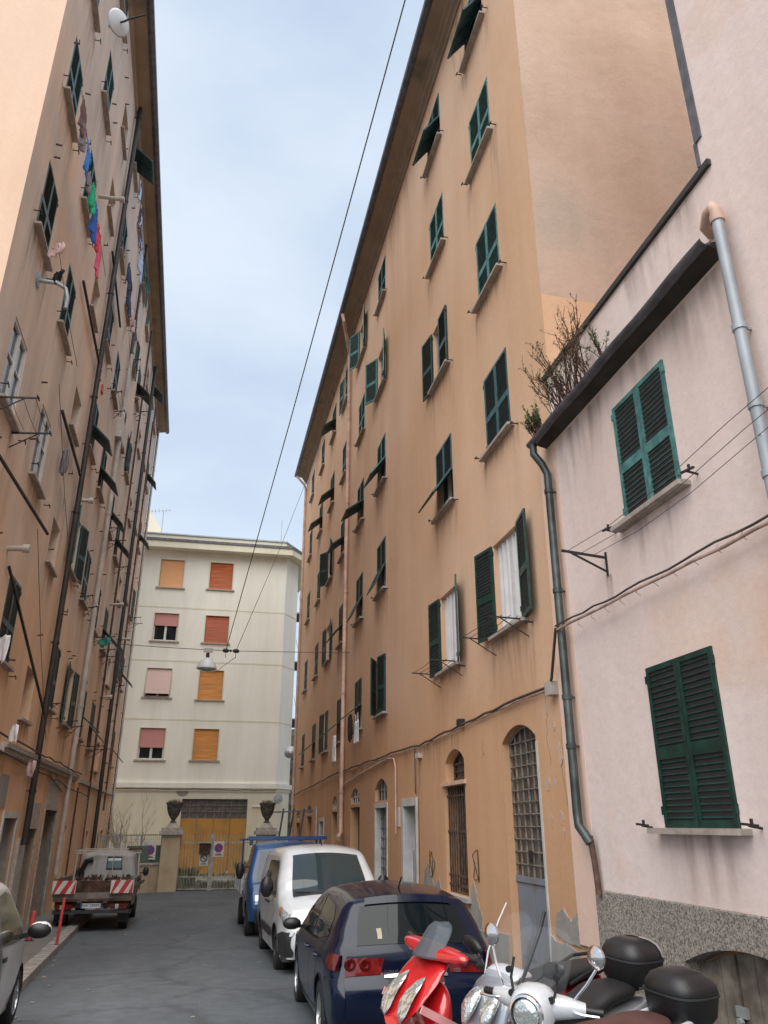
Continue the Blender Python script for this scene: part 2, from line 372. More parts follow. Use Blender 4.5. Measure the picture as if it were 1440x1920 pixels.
a2 = nz_(95, 3, .7); c2 = N(nt, 'ShaderNodeMapRange'); c2.inputs[3].default_value = .62; c2.inputs[4].default_value = 1.4; L(a2.outputs[0], c2.inputs[0])
m1 = N(nt, 'ShaderNodeMixRGB', blend_type='MULTIPLY'); m1.inputs[0].default_value = 1; L(c1.outputs[0], m1.inputs[1]); L(c2.outputs[0], m1.inputs[2])
# cracks + patched seams
vo = N(nt, 'ShaderNodeTexVoronoi', feature='DISTANCE_TO_EDGE'); vo.inputs['Scale'].default_value = .19
wn = nz_(1.3, 5, .6); va = N(nt, 'ShaderNodeVectorMath', operation='MULTIPLY_ADD'); va.inputs[1].default_value = (1.3, 1.3, 0); L(wn.outputs[1], va.inputs[0]); L(tc.outputs['Object'], va.inputs[2]); L(va.outputs[0], vo.inputs[0])
c3 = N(nt, 'ShaderNodeMapRange'); c3.inputs[1].default_value = .004; c3.inputs[2].default_value = .02; c3.inputs[3].default_value = .74; c3.inputs[4].default_value = 1; L(vo.outputs[0], c3.inputs[0])
m2 = N(nt, 'ShaderNodeMixRGB', blend_type='MULTIPLY'); m2.inputs[0].default_value = .9; L(m1.outputs[0], m2.inputs[1]); L(c3.outputs[0], m2.inputs[2])
a5 = nz_(4.5, 8, .68); c5 = N(nt, 'ShaderNodeValToRGB'); c5.color_ramp.elements[0].position = .40; c5.color_ramp.elements[0].color = (.88,.88,.88,1); c5.color_ramp.elements[1].position = .60; c5.color_ramp.elements[1].color = (1.1,1.1,1.1,1); L(a5.outputs[0], c5.inputs[0])
m5 = N(nt, 'ShaderNodeMixRGB', blend_type='MULTIPLY'); m5.inputs[0].default_value = 1; L(m2.outputs[0], m5.inputs[1]); L(c5.outputs[0], m5.inputs[2])
a6 = nz_(260, 2, .5); c6 = N(nt, 'ShaderNodeValToRGB'); c6.color_ramp.elements[0].position = .66; c6.color_ramp.elements[0].color = (0,0,0,1); c6.color_ramp.elements[1].position = .72; L(a6.outputs[0], c6.inputs[0])
m6 = N(nt, 'ShaderNodeMixRGB'); m6.inputs[2].default_value = (.26,.26,.25,1); L(c6.outputs[0], m6.inputs[0]); L(m5.outputs[0], m6.inputs[1])
L(m6.outputs[0], b.inputs['Base Color']); bp = N(nt, 'ShaderNodeBump'); bp.inputs['Strength'].default_value = .5; bp.inputs['Distance'].default_value = .01
L(a2.outputs[0], bp.inputs['Height']); L(bp.outputs[0], b.inputs['Normal'])
def gpt(x, y, dz=0): return (x, y, gz(y)+dz)
g = MB(); g.quad(gpt(-400, -200, -.02), gpt(400, -200, -.02), gpt(400, 700, -.02), gpt(-400, 700, -.02))
M['earth'] = plain('dry_ground', (.16,.15,.12), .95, var=.3, vscale=.6)
tag(g.build('ground', M['earth']), kind='structure')
def wallX(y): return -4.4 - (y-25)*math.tan(R(1.5))
def kerbX(y): return -1.75 - .052*y
g = MB(); ys = [-25 + i*1.0 for i in range(69)]
for i in range(len(ys)-1):
    a, b_ = ys[i], ys[i+1]
    def cross(y, x): return gpt(x, y, .035*(1-((x-.8)/3.8)**2))
    xs = [-5.2, -3.2, -1, .8, 2.6, 4.7]
    for j in range(5): g.quad(cross(a, xs[j]), cross(a, xs[j+1]), cross(b_, xs[j+1]), cross(b_, xs[j]))
tag(g.build('road', road_m, smooth='all'), kind='structure')
M['paving'] = plaster('old_paving', [(.12,.12,.115),(.16,.155,.145),(.19,.18,.17),(.13,.125,.12)], big=.8, streak=0, bump=.4)
M['kerbstone'] = plain('kerb_granite', (.29,.27,.25), .8, var=.25, vscale=5, bump=.3)
g = MB()
for i in range(54):
    a, b_ = -20+i, -19+i
    g.quad(gpt(-6.5, a, .13), gpt(kerbX(a)-.24, a, .13), gpt(kerbX(b_)-.24, b_, .13), gpt(-6.5, b_, .13))
tag(g.build('pavement', M['paving']), kind='structure')
g = MB(); y = -20.0
while y < 33.5:
    y2 = y + random.uniform(.9, 1.1); dz = random.uniform(-.006, .006); e = .012
    p = [gpt(kerbX(y+e)-.245, y+e, .142+dz), gpt(kerbX(y+e), y+e, .138+dz), gpt(kerbX(y2-e), y2-e, .138+dz), gpt(kerbX(y2-e)-.245, y2-e, .142+dz)]
    q = [(a[0], a[1], a[2]-.35) for a in p]
    g.add(p+q, [(0,1,2,3),(4,7,6,5),(0,4,5,1),(1,5,6,2),(2,6,7,3),(3,7,4,0)]); y = y2
tag(g.build('kerb', M['kerbstone']), kind='structure')
rnd = random.Random(21); mb = MB()
for i in range(46):
    y = rnd.uniform(7, 34); x = kerbX(y)+abs(rnd.gauss(.05, .25))+.03 if rnd.random() < .6 else rnd.uniform(-2, 1.2); s_ = rnd.uniform(.012, .045); a = rnd.uniform(0, 6.28); z_ = gz(y)+.035*(1-((x-.8)/3.8)**2)+.008
    mb.obox((x, y, z_), (math.cos(a), math.sin(a), 0), (-math.sin(a), math.cos(a), 0), (0,0,1), s_, s_*rnd.uniform(.4,1), .004)
tag(mb.build('litter', plain('pale_litter', (.27,.26,.23), .8, var=.3, vscale=3)), kind='stuff')
# ================================================================= RIGHT: tall orange apartment house, local x = Y - 0, local y = 4.5 - X
XR = 4.5
ora = thing('apartment_building', 'tall orange plastered block with green shutters, bare side wall above the pink house', 'building', (XR, 0, 0), (0, 0, R(90)))
def rz(fl, y, top=False):
    near = [(2.90,4.50),(6.22,7.72),(9.50,11.0),(12.88,14.35),(16.25,17.75)][fl]; far = [(2.66,4.5),(6.42,8.2),(10.12,11.8),(13.72,15.25),(17.35,19.1)][fl]
    t = (y-11)/29.5; return lerp(near[0], far[0], t)
colY = dict(A=11.36, B=14.68, C=21.35, D=24.95, E=28.8, F=32.35, G=36.25, H=40.5)
ST = {'A1':('open','darkgreen'), 'B1':('half','darkgreen'), 'C1':('ajar','green'), 'D1':('awn','green'), 'E1':('awn','green'), 'F1':('right','green'), 'G1':('awn','green'), 'H1':('closed','green'),
 'A2':('closed','bluegreen'), 'B2':('awn','bluegreen'), 'C2':('awn2','green'), 'D2':('awn','green'), 'E2':('awn','green'), 'F2':('open','green'), 'G2':('closed','green'), 'H2':('closed','green'),
 'A3':('closed','teal'), 'B3':('right','darkgreen'), 'C3':('awn','teal'), 'D3':('awn','green'), 'E3':('awn','green'), 'F3':('half','green'), 'G3':('closed','green'), 'H3':('closed','green'),
 'A4':('closed','teal'), 'B4':('closed','teal'), 'C4':('half','teal'), 'D4':('closed','teal'), 'E4':('closed','green'), 'F4':('awn','green'), 'G4':('awn','green'), 'H4':('closed','green'),
 'A5':('awn','bluegreen'), 'B5':('awn','bluegreen'), 'C5':('closed','bluegreen'), 'D5':('half','teal'), 'E5':('right','teal'), 'F5':('awn','green'), 'G5':('closed','green'), 'H5':('closed','green')}
WW, WH = 1.2, 1.58
holes = []; wins = []
for k, (stt, gm) in ST.items():
    y = colY[k[0]]; z = rz(int(k[1])-1, y)
    holes.append((y-WW/2, y+WW/2, z, z+WH)); wins.append((k, y, z, stt, gm))
# ground floor openings: (y0, y1, z0, z1, rise)
G = dict(big=(10.68, 12.05, -3.0, 1.40, .22), bar_top=(14.05, 15.25, .76, 1.33, .22), bar_low=(14.05, 15.35, -1.16, .68, 0), white=(17.56, 18.80, -3.2, .42, 0),
 d2_fan=(20.6, 22.15, .58, 1.14, .25), d2=(20.62, 22.1, -3.2, .44, 0), f3_fan=(24.5, 26.1, .60, 1.05, .25), f3=(24.5, 26.1, -3.2, .50, 0), f4_fan=(28.9, 30.1, .5, .95, .25), f4=(28.9, 30.2, -3.3, .42, 0),
 w2=(32.2, 33.4, -3.4, .14, 0), f5_fan=(36.1, 37.9, .42, .80, .22), f5=(36.1, 37.9, -3.4, .34, 0), f6_fan=(40.6, 42.4, .22, .66, .22), f6=(40.6, 42.4, -1.8, .08, 0))
holes += [v if v[4] else v[:4] for v in G.values()]
mb = MB(); facade(mb, 9.2, 44.2, -3.6, 20.6, holes, .30); body_box(mb, 9.2, 44.2, -11, 0, -3.6, 20.6, skip=('y1', 'x0'))
wall = mb.build('wall', M['orange'], ora, fix=False)
mb = MB(); mb.quad((9.2, 0, 7.75), (9.2, 0, 20.6), (9.2, -11, 20.6), (9.2, -11, 7.2)); mb.build('side_wall', M['orange_side'], ora, fix=False)
mb = MB(); mb.quad((9.2, 0, -3.6), (9.2, 0, 7.75), (9.2, -11, 7.2), (9.2, -11, -3.6)); mb.build('lower_side_wall', M['orange'], ora, fix=False)
MB().box(9.3, 44.1, -2.4, -2.3, -3.5, 20).build('dark_backing', M['ink'], ora)  # black sheet behind the openings, its colour stands in for unlit rooms
for k, y, z, stt, gm in wins:
    f, kit = window(ora, y, z, WW, WH, stt, gm, 'wood_white' if k[1] in '12' else 'wood_grey', hooks=(k[0] in 'ABCD'), ang=(163, 174) if k == 'B1' else (170, 170) if k == 'A1' else (164, 150) if stt == 'half' else None, flap={'B2':35,'D1':52,'D2':25,'C3':36,'E1':50,'G1':50,'E2':40,'A5':34,'B5':34}.get(k))
    if k in ('A1', 'B1'): inst('curtain', kit['curt'], f)
# eaves: moulded cornice, soffit, gutter; rises slightly to the far end
prof = [(-.02,-.30),(.05,-.30),(.07,-.20),(.15,-.17),(.17,-.05),(.24,-.02),(.27,.08),(.60,.16),(.60,.30),(-.3,.75),(-.02,.6)]
def eaves(parent, xa, xb, za, zb, name, mat, prof, n=40):
    rings = []
    for i in range(n+1):
        t = i/n; rings.append([(lerp(xa, xb, t), p[0], lerp(za, zb, t)+p[1]) for p in prof])
    return MB().rings(rings).build(name, mat, parent)
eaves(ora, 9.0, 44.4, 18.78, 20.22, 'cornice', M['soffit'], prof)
gp = [(.60+.09*math.cos(a), .22+.09*math.sin(a)) for a in [math.pi + i*math.pi/8 for i in range(9)]]; gp += [(x*.0+.60-.075*math.cos(math.pi+i*math.pi/8)*-1, .225+.07*math.sin(math.pi+i*math.pi/8)) for i, x in zip(range(8, -1, -1), [0]*9)]
eaves(ora, 8.9, 44.5, 18.78, 20.22, 'gutter', M['slate'], [(.58,.14),(.66,.12),(.74,.18),(.76,.28),(.73,.28),(.70,.2),(.6,.19),(.56,.32)])
mb = MB(); mb.quad((8.9,.6,19.05),(44.5,.6,20.5),(44.5,-5.5,23.3),(8.9,-5.5,22.2)); mb.quad((8.9,-5.5,22.2),(44.5,-5.5,23.3),(44.5,-11.3,20.5),(8.9,-11.3,19.6)); mb.build('roof', M['slate'], ora)
# ground floor fillings
def grid_door(par, name, a, b, z0, z1, nv, nh, bar=.035, mat='wood_grey', yy=-.2, rise=0, glass='glass', label=None):
    mb = MB(); hw = (b-a)/2; f = None
    top = lambda x: z1 if not rise else (z1-rise) + (math.sqrt(max(0, ((hw*hw+rise*rise)/(2*rise))**2 - (x-(a+b)/2)**2)) - ((hw*hw+rise*rise)/(2*rise) - rise))
    for i in range(nv+1):
        x = a + bar/2 + (b-a-bar)*i/nv; tw = bar if i in (0, nv) or (nv % 2 == 0 and i == nv//2) else bar*.6; mb.box(x-tw/2, x+tw/2, yy-.012, yy+.012, z0, top(x))
    for j in range(nh+1):
        z = z0 + bar/2 + (z1-rise-z0-bar)*j/nh; mb.box(a, b, yy-.008, yy+.015, z-bar*.35, z+bar*.35)
    if rise:
        n = 12; pts = [(a+(b-a)*i/n, yy, top(a+(b-a)*i/n)-.02) for i in range(n+1)]; mb.tube(pts, .02, 6)
    f = mb.build(name, M[mat], par, label=label)
    pb = MB(); n = 12
    poly = [(a, z0)] + [(a+(b-a)*i/n, top(a+(b-a)*i/n)) for i in range(n+1)] + [(b, z0)]
    pb.prism(poly, yy-.05, yy-.035, 'y'); pb.build('pane', M[glass], f)
    return f
M['dirtyglass'] = plain('dusty_glass', (.105,.097,.082), .4, var=.4, vscale=5, sp=.6)
M['bluegrey_door'] = plain('faded_blue_grey_door_paint', (.25,.265,.31), .75, var=.18, vscale=3, dirt=(.19,.17,.16))
M['darkdoor'] = plain('dark_doorway', (.035,.028,.024), .7, var=.4, vscale=2)
M['marble'] = plain('pale_marble_surround', (.55,.55,.53), .5, var=.12, vscale=3)
M['pinkstone'] = plain('painted_stone_band', (.58,.40,.28), .85, var=.1)
a, b_ = 10.68, 12.05
f = grid_door(ora, 'door', a, b_, -.72, 1.40, 6, 11, .022, 'rustygrey', -.13, .22, 'dirtyglass', label='tall arched door with a rusty glazed grid above faded blue grey panels')
mb = MB(); mb.box(a+.01, (a+b_)/2-.008, -.17, -.12, -3.0, -.73); mb.box((a+b_)/2+.008, b_-.01, -.17, -.12, -3.0, -.73); mb.box(a, b_, -.13, -.10, -.78, -.70)
for x0_, x1_ in ((a+.06, a+.60), (a+.76, b_-.06)): mb.box(x0_, x1_, -.122, -.112, -2.9, -1.85); mb.box(x0_, x1_, -.122, -.112, -1.75, -.85)
mb.build('door_panel', M['bluegrey_door'], f)
MB().box((a+b_)/2-.03, (a+b_)/2+.03, -.11, -.07, -.5, -.35).build('padlock', M['iron'], f)
MB().box(a-.06, a-.005, 0, .012, -3, 1.1).build('door_surround', M['marble'], ora)
grid_door(ora, 'window', 14.05, 15.25, .78, 1.33, 3, 2, .05, 'rust', -.18, .22, 'dirtyglass')
MB().box(13.95, 15.45, -.28, .05, .685, .755).build('lintel', M['pinkstone'], ora)
mb = MB()
for i in range(9):
    x = 14.12 + i*(1.16/8); mb.tube([(x, -.06, -1.15), (x, -.06, .67)], .016, 6)
for z in (-1.02, -.86, .5, -.12): mb.box(14.05, 15.35, -.075, -.045, z-.02, z+.02)
f = mb.build('window_grille', M['rust'], ora); MB().box(14.06, 15.34, -.27, -.25, -1.15, .67).build('pane', M['glass'], f)
MB().box(13.9, 15.55, -.28, .09, -1.235, -1.165).build('sill', M['stone'], ora)
def surround(par, a, b, z1, zb, t=.14, mat='marble', pr=.03):
    MB().box(a-t, a+.03, -.29, pr, zb, z1+t).box(b-.03, b+t, -.29, pr, zb, z1+t).box(a+.03, b-.03, -.29, pr, z1-.03, z1+t).build('door_surround', M[mat], par)
surround(ora, 17.56, 18.80, .42, -3.2)
f = grid_door(ora, 'door', 17.56, 18.80, -3.2, .42, 2, 5, .06, 'wood_grey', -.27, 0, 'glass', label='entrance door in a pale marble surround')
MB().box(18.55, 18.79, -.22, -.20, -1.3, -.55).build('intercom_panel', M['steel'], f)
grid_door(ora, 'fanlight', 20.6, 22.15, .58, 1.14, 4, 1, .04, 'wood_grey', -.1, .25, 'dirtyglass')
surround(ora, 20.62, 22.1, .44, -3.2, .09, 'marble', .02)
f = grid_door(ora, 'door', 20.62, 22.1, -1.3, .44, 4, 7, .045, 'wood_grey', -.16, 0, 'dirtyglass', label='grey door with a barred glass grid under an arched fanlight')
MB().box(20.62, 22.1, -.2, -.15, -3.2, -1.32).build('door_panel', M['bluegrey_door'], f)
for a, b_, c, d in ((24.5,26.1,.60,1.05),(28.9,30.1,.5,.95),(36.1,37.9,.42,.80),(40.6,42.4,.22,.66)):
    grid_door(ora, 'fanlight', a, b_, c, d, 4, 1, .05, 'wood_white', -.08, .22, 'dirtyglass')
for a, b_, c, d in ((24.5,26.1,-3.2,.5),(28.9,30.2,-3.3,.42),(36.1,37.9,-3.4,.34)):
    MB().box(a, b_, -.29, -.26, c, d).box(a+.1, a+.7, -.262, -.25, c, d-.2).box(a+.9, b_-.1, -.262, -.25, c, d-.2).build('door', M['darkdoor'], ora)
grid_door(ora, 'window', 40.6, 42.4, -1.8, .08, 4, 5, .05, 'wood_grey', -.2, 0, 'dirtyglass')
surround(ora, 32.2, 33.4, .14, -3.4, .1)
MB().box(32.2, 33.4, -.28, -.25, -3.4, .14).build('door', M['wood_grey'], ora)
# plaster mends and the rough cement dado at the foot of the wall
def blob(par, pts, th, name, mat, seed=0, n=5, amp=.05):
    amp *= .55
    rnd = random.Random(seed); out = []
    for i in range(len(pts)):
        a, b_ = pts[i], pts[(i+1) % len(pts)]
        for k in range(n):
            t = k/n; out.append((lerp(a[0], b_[0], t)+rnd.uniform(-amp, amp), lerp(a[1], b_[1], t)+rnd.uniform(-amp, amp)))
    return MB().prism(out, 0.0, th, 'y').build(name, mat, par)
blob(ora, [(12.14,-1.50),(15.9,-1.72),(15.9,-2.9),(12.14,-2.9)], .028, 'cement_dado', M['grey_render'], 3, 7, .05)
blob(ora, [(9.74,-1.40),(10.58,-1.35),(10.58,-2.9),(9.26,-2.9)], .028, 'cement_dado', M['grey_render'], 4, 7, .05)
blob(ora, [(13.35,-1.75),(14.0,-1.75),(14.0,-1.22),(13.86,-1.0),(13.72,-.9),(13.62,-1.12),(13.42,-1.3)], .010, 'cement_patch', M['grey_render'], 5, 5, .05)
blob(ora, [(15.6,-1.75),(17.1,-1.75),(17.15,-1.3),(16.95,-.9),(16.62,-.72),(16.42,-1.0),(16.2,-1.12),(15.9,-.98),(15.62,-1.2)], .010, 'cement_patch', M['grey_render'], 6, 5, .06)
blob(ora, [(9.74,-1.38),(10.45,-1.30),(10.4,-1.08),(10.15,-.98),(9.95,-1.12),(9.76,-1.02)], .018, 'cement_patch', M['grey_render'], 8, 5, .04)
rnd = random.Random(9)
for i in range(9):
    cy, cz, r_ = rnd.uniform(9.85, 10.45), rnd.uniform(-.1, 1.55), rnd.uniform(.04,.11)
    blob(ora, [(cy+r_*rnd.uniform(.5,1)*math.cos(a_*1.05), cz+1.7*r_*rnd.uniform(.6,1)*math.sin(a_*1.05)) for a_ in range(6)], rnd.uniform(.004,.009), 'flaking_plaster', M['orange_side'], i, 3, .02)
# spray scribbles beside the barred window
def scribble(par, u, z, s, seed, mat='ink'):
    rnd = random.Random(seed); mb = MB(); pts = []
    for k in range(11):
        a = k*1.25; pts.append((u + s*(.35*math.sin(a*.75+seed)+.18*math.sin(a*2.2)), .016, z + s*(.55*math.cos(a*.9)+.12*math.sin(a*1.7))))
    sm = []
    for i in range(len(pts)-1):
        p_ = [pts[max(i-1,0)], pts[i], pts[i+1], pts[min(i+2,len(pts)-1)]]
        for t in (0, .2, .4, .6, .8): sm.append(tuple(.5*(2*p_[1][q]+(p_[2][q]-p_[0][q])*t+(2*p_[0][q]-5*p_[1][q]+4*p_[2][q]-p_[3][q])*t*t+(3*p_[1][q]-p_[0][q]-3*p_[2][q]+p_[3][q])*t**3) for q in range(3)))
    mb.tube(sm, .006, 4); return mb.build('graffiti_scribble', M[mat], par)
scribble(ora, 16.35, -.72, .42, 1); scribble(ora, 13.55, -.62, .42, 4)
# downpipes of the orange house
def pipe(par, pts, r, mat, name='downpipe', rings=(), n=10, label=None):
    mb = MB(); mb.tube(pts, r, n)
    for p in rings: mb.tube([(p[0], p[1], p[2]-.03), (p[0], p[1], p[2]+.03)], r*1.22, n); mb.bar((p[0], 0, p[2]), (p[0], p[1], p[2]), .02, .02)
    return mb.build(name, M[mat], par, smooth=True, label=label)
pipe(ora, [(26.0,.66,19.4),(26.0,.60,19.1),(27.2,.16,18.45),(27.3,.12,18.2),(27.3,.12,-.0),(27.1,.14,-.25),(26.7,.3,-.42)], .075, 'copper', rings=[(27.3,.12,z) for z in (15.3,11.6,8.0,4.3,1.0)])
pipe(ora, [(43.8,.66,20.1),(43.6,.2,19.5),(43.6,.1,19.2),(43.6,.1,-3.0)], .07, 'copper', rings=[(43.6,.1,z) for z in (15.3,11.6,8.0,4.3,1.0)])
pipe(ora, [(17.35,.05,.55),(17.35,.05,-3.0)], .035, 'whitepipe'); pipe(ora, [(34.0,.06,.7),(34.0,.06,-3.0)], .05, 'whitepipe')
# laundry brackets under a few windows
for y, z in ((11.36, 2.72), (14.68, 2.72)):
    mb = MB()
    for s_ in (-1, 1):
        mb.bar((y+s_*.72, 0, z+.14), (y+s_*.72, .62, z+.16), .02, .02); mb.bar((y+s_*.72, 0, z-.12), (y+s_*.72, .45, z+.15), .014, .014)
    for k in range(4): mb.tube([(y-.8, .18+.13*k, z+.17), (y, .18+.13*k, z+.14), (y+.8, .18+.13*k, z+.17)], .005, 5)
    mb.build('laundry_rack', M['iron'], ora)
# ================================================================= pink house (same facade line, Y -6 .. 9.2)
pk = thing('pink_house', 'pale pink plastered house on the right with pebbledash base and overgrown gutter', 'house', (XR, 0, 0), (0, 0, R(90)))
ph = [(6.30,7.47,1.53,1.53+1.66*.91),]
pink_w = [(6.92, 3.20, 'teal', 1.13, 1.50), (6.885, -.03, 'darkgreen', 1.17, 1.57)]
holes = [(y-w_/2, y+w_/2, z, z+h_) for y, z, g_, w_, h_ in pink_w]
PZ = -.70
cellar = (5.45, 7.42, -3.0, -.98, .20)
mb = MB(); facade(mb, -6, 9.2, PZ, 6.18, holes, .16, .03); body_box(mb, -6, 9.2, -9, .03, PZ-.3, 6.18, skip=('y1',))
mb.quad((9.2,.03,PZ-.3),(9.2,.03,6.18),(9.2,0,6.18),(9.2,0,PZ-.3)); mb.build('wall', M['pink'], pk, fix=False)
mb = MB(); facade(mb, -6, 5.2, 6.18, 16, [], .1, .03); body_box(mb, -6, 5.2, -9, .03, 6.18, 16, skip=('y1',)); mb.build('upper_wall', M['pink'], pk, fix=False)
MB().box(9.12, 9.70, 0.0, .034, -1.32, 5.2).build('corner_strip', M['pinkstrip'], pk)
peb, nt, b = newmat('pebbledash'); L = nt.links.new; b.inputs['Roughness'].default_value = .95
tc = N(nt, 'ShaderNodeTexCoord'); vo = N(nt, 'ShaderNodeTexVoronoi'); vo.inputs['Scale'].default_value = 34; L(tc.outputs['Object'], vo.inputs[0])
n2 = N(nt, 'ShaderNodeTexNoise'); n2.inputs['Scale'].default_value = 45; n2.inputs['Detail'].default_value = 5; n2.inputs['Roughness'].default_value = .75; L(tc.outputs['Object'], n2.inputs[0])
cr = N(nt, 'ShaderNodeValToRGB'); cr.color_ramp.elements[0].position = .36; cr.color_ramp.elements[0].color = (.07,.06,.05,1); cr.color_ramp.elements[1].position = .6; cr.color_ramp.elements[1].color = (.50,.455,.39,1)
L(n2.outputs[0], cr.inputs[0]); n3 = N(nt, 'ShaderNodeTexNoise'); n3.inputs['Scale'].default_value = 1.1; n3.inputs['Detail'].default_value = 5; L(tc.outputs['Object'], n3.inputs[0])
c4 = N(nt, 'ShaderNodeMapRange'); c4.inputs[3].default_value = .6; c4.inputs[4].default_value = 1.35; L(n3.outputs[0], c4.inputs[0])
mm = N(nt, 'ShaderNodeMixRGB', blend_type='MULTIPLY'); mm.inputs[0].default_value = 1; L(cr.outputs[0], mm.inputs[1]); L(c4.outputs[0], mm.inputs[2]); L(mm.outputs[0], b.inputs['Base Color'])
bp = N(nt, 'ShaderNodeBump'); bp.inputs['Strength'].default_value = 1; bp.inputs['Distance'].default_value = .025; L(n2.outputs[0], bp.inputs['Height']); L(bp.outputs[0], b.inputs['Normal'])
M['pebble'] = peb
mb = MB(); facade(mb, -6, 9.12, -3.2, PZ, [cellar], .22, .06); mb.quad((9.12,.06,-3.2),(9.12,.06,PZ),(9.12,0,PZ),(9.12,0,-3.2)); mb.quad((-6,.06,PZ),(9.12,.06,PZ),(9.12,.03,PZ+.012),(-6,.03,PZ+.012)); mb.build('pebbledash_base', peb, pk, fix=False)
M['oldwood'] = plain('weathered_grey_wood', (.20,.17,.135), .9, var=.4, vscale=5, bump=.6, bscale=22)
mb = MB(); yy = -.10; rr = ((1.97/2)**2+.2**2)/.4; yc = (5.45+7.42)/2
def ctop(x): return -.98-rr+math.sqrt(rr*rr-(x-yc)**2)-.03
xs = [7.42, 7.1, 6.87, 6.84, 6.6, 6.35, 6.12, 5.9, 5.7, 5.46]
for i in range(len(xs)-1):
    x1_, x0_ = xs[i]-.006, xs[i+1]+.006
    if x1_-x0_ < .04: continue
    mb.prism([(x0_,-3.0),(x1_,-3.0),(x1_,ctop(x1_)),(x0_,ctop(x0_))], yy-.04-random.uniform(0,.012), yy, 'y')
f = mb.build('cellar_door', M['oldwood'], pk); MB().box(6.78, 6.92, yy, yy+.03, -1.52, -1.44).lathe([(.03,-.02),(.03,.02)], (6.86, yy+.04, -1.55), 'y', 8).build('padlock', M['steel'], f)
for y, z, g_, w_, h_ in pink_w:
    f, kit = window(pk, y, z, w_, h_, 'closed', g_, 'wood_white', hooks=False)
    for ch in f.children:
        if ch.name.startswith('shutter'): ch.location.y = .035
        if ch.name.startswith('sill'): ch.location.y = .045
    for s_ in (-1, 1):
        mb = MB(); x = s_*(w_/2+.27); mb.tube([(x,.03,.0),(x,.15,.02)], .012, 6); mb.bar((x-.10,.14,.02),(x+.08,.16,.035), .025, .02); mb.bar((x-.04,.15,.03),(x-.04,.15,.075), .02, .02); mb.build('shutter_hook', M['iron'], f)
# broken-off gutter eaves along the house, with the tile ledge behind
mb = MB(); ga, gb = 5.12, 9.42
sec = [(.03,-.10),(.34,-.04),(.36,.02)]
rings = []
n = 24
for i in range(n+1):
    y = lerp(ga, gb, i/n); d = .012*math.sin(i*1.3)
    rings.append([(y,.03,5.12),(y,.22,5.17+d),(y,.22,5.20+d),(y,.03,5.27)])
mb.rings(rings); mb.build('eaves_board', M['darkdoor'], pk)
def halfpipe(xa, xb, yc, zc, r, n=12, m=20, sag=.01):
    mb = MB(); rings = []
    for i in range(m+1):
        x = lerp(xa, xb, i/m); z = zc + sag*math.sin(i*.9)
        rings.append([(x, yc + r*math.cos(math.pi + k*math.pi/n), z + r*math.sin(math.pi + k*math.pi/n)) for k in range(n+1)] + [(x, yc + (r-.008)*math.cos(math.pi + k*math.pi/n), z + (r-.008)*math.sin(math.pi + k*math.pi/n)) for k in range(n, -1, -1)])
    return mb.rings(rings)
halfpipe(ga-.05, gb+.05, .27, 5.19, .062).build('gutter', M['slate'], pk, smooth=True)
pipe(pk, [(9.36,.27,5.14),(9.36,.27,4.98),(9.30,.18,4.80),(9.24,.14,4.62),(9.24,.14,.12),(9.20,.15,-.02),(9.05,.16,-.10),(9.0,.12,-.2)], .055, 'darkpipe', rings=[(9.24,.14,z) for z in (4.35,2.9,1.5,.9)])
pipe(pk, [(9.0,.12,-.12),(8.98,.10,-.40),(8.96,.09,-.74)], .035, 'rustpipe')
# coping on the parapet and lead flashing of the taller part
MB().box(5.06, 9.3, -.05, .075, 6.182, 6.255).build('coping', M['blackpipe'], pk)
MB().box(5.11, 5.22, -.12, .05, 6.62, 16).box(5.20, 5.235, -.20, .055, 6.3, 6.62).build('flashing', M['slate'], pk)
MB().box(5.2, 5.21, -.45, .02, 6.3, 16).build('lead_flashing', M['slate'], pk)
mb = MB(); mb.tube([(5.24,.03,5.44),(5.20,.13,5.48),(5.10,.16,5.55),(5.02,.16,5.56),(5.0,.15,5.50),(5.0,.15,5.42)], .058, 12); mb.tube([(5.0,.15,5.44),(5.0,.15,5.36)], .068, 12); mb.build('pipe_elbow', M['copper'], pk, smooth=True)
pipe(pk, [(5.0,.15,5.42),(5.0,.15,-.5)], .055, 'zinc', rings=[(5.0,.15,z) for z in (4.15,3.35,2.7)])
# cable bundles clipped to both facades
def cable(par, pts, r, mat, n=7, name='cable'):
    return MB().tube(pts, r, n).build(name, M[mat], par, smooth=True)
def wob(a, b, k, seed, amp=.02):
    rnd = random.Random(seed); return [tuple(lerp(a[q], b[q], i/k) + (rnd.uniform(-amp, amp) if q == 2 else rnd.uniform(-.01,.01) if q == 1 else 0) for q in range(3)) for i in range(k+1)]
cable(pk, wob((4.0,.12,2.30),(9.25,.20,2.37),12,1,.008), .017, 'cablepink'); cable(pk, wob((4.0,.13,2.36),(9.25,.21,2.41),20,2,.012), .012, 'cable')
mb = MB()
for i in range(14): y = 4.4+i*.36; mb.tube([(y,.10,2.29),(y+.01,.15,2.33),(y,.12,2.38)], .005, 5)
mb.build('cable_clip', M['whitepipe'], pk)
cable(ora, [(9.25,.21,2.39),(9.4,.18,2.2),(9.75,.10,1.82),(9.9,.08,1.74),(10.5,.07,1.75)] + wob((11.2,.06,1.76),(17.0,.06,1.62),12,3) + wob((17.6,.06,1.66),(27.8,.06,1.70),14,4) + wob((28.4,.06,1.70),(43.8,.06,1.45),12,5), .02, 'cable')
cable(ora, [(9.9,.05,1.70),(10.5,.05,1.71)] + wob((11.2,.05,1.72),(17.0,.05,1.57),14,6,.015) + wob((17.6,.05,1.61),(27.8,.05,1.64),14,7,.015), .014, 'cablepink')
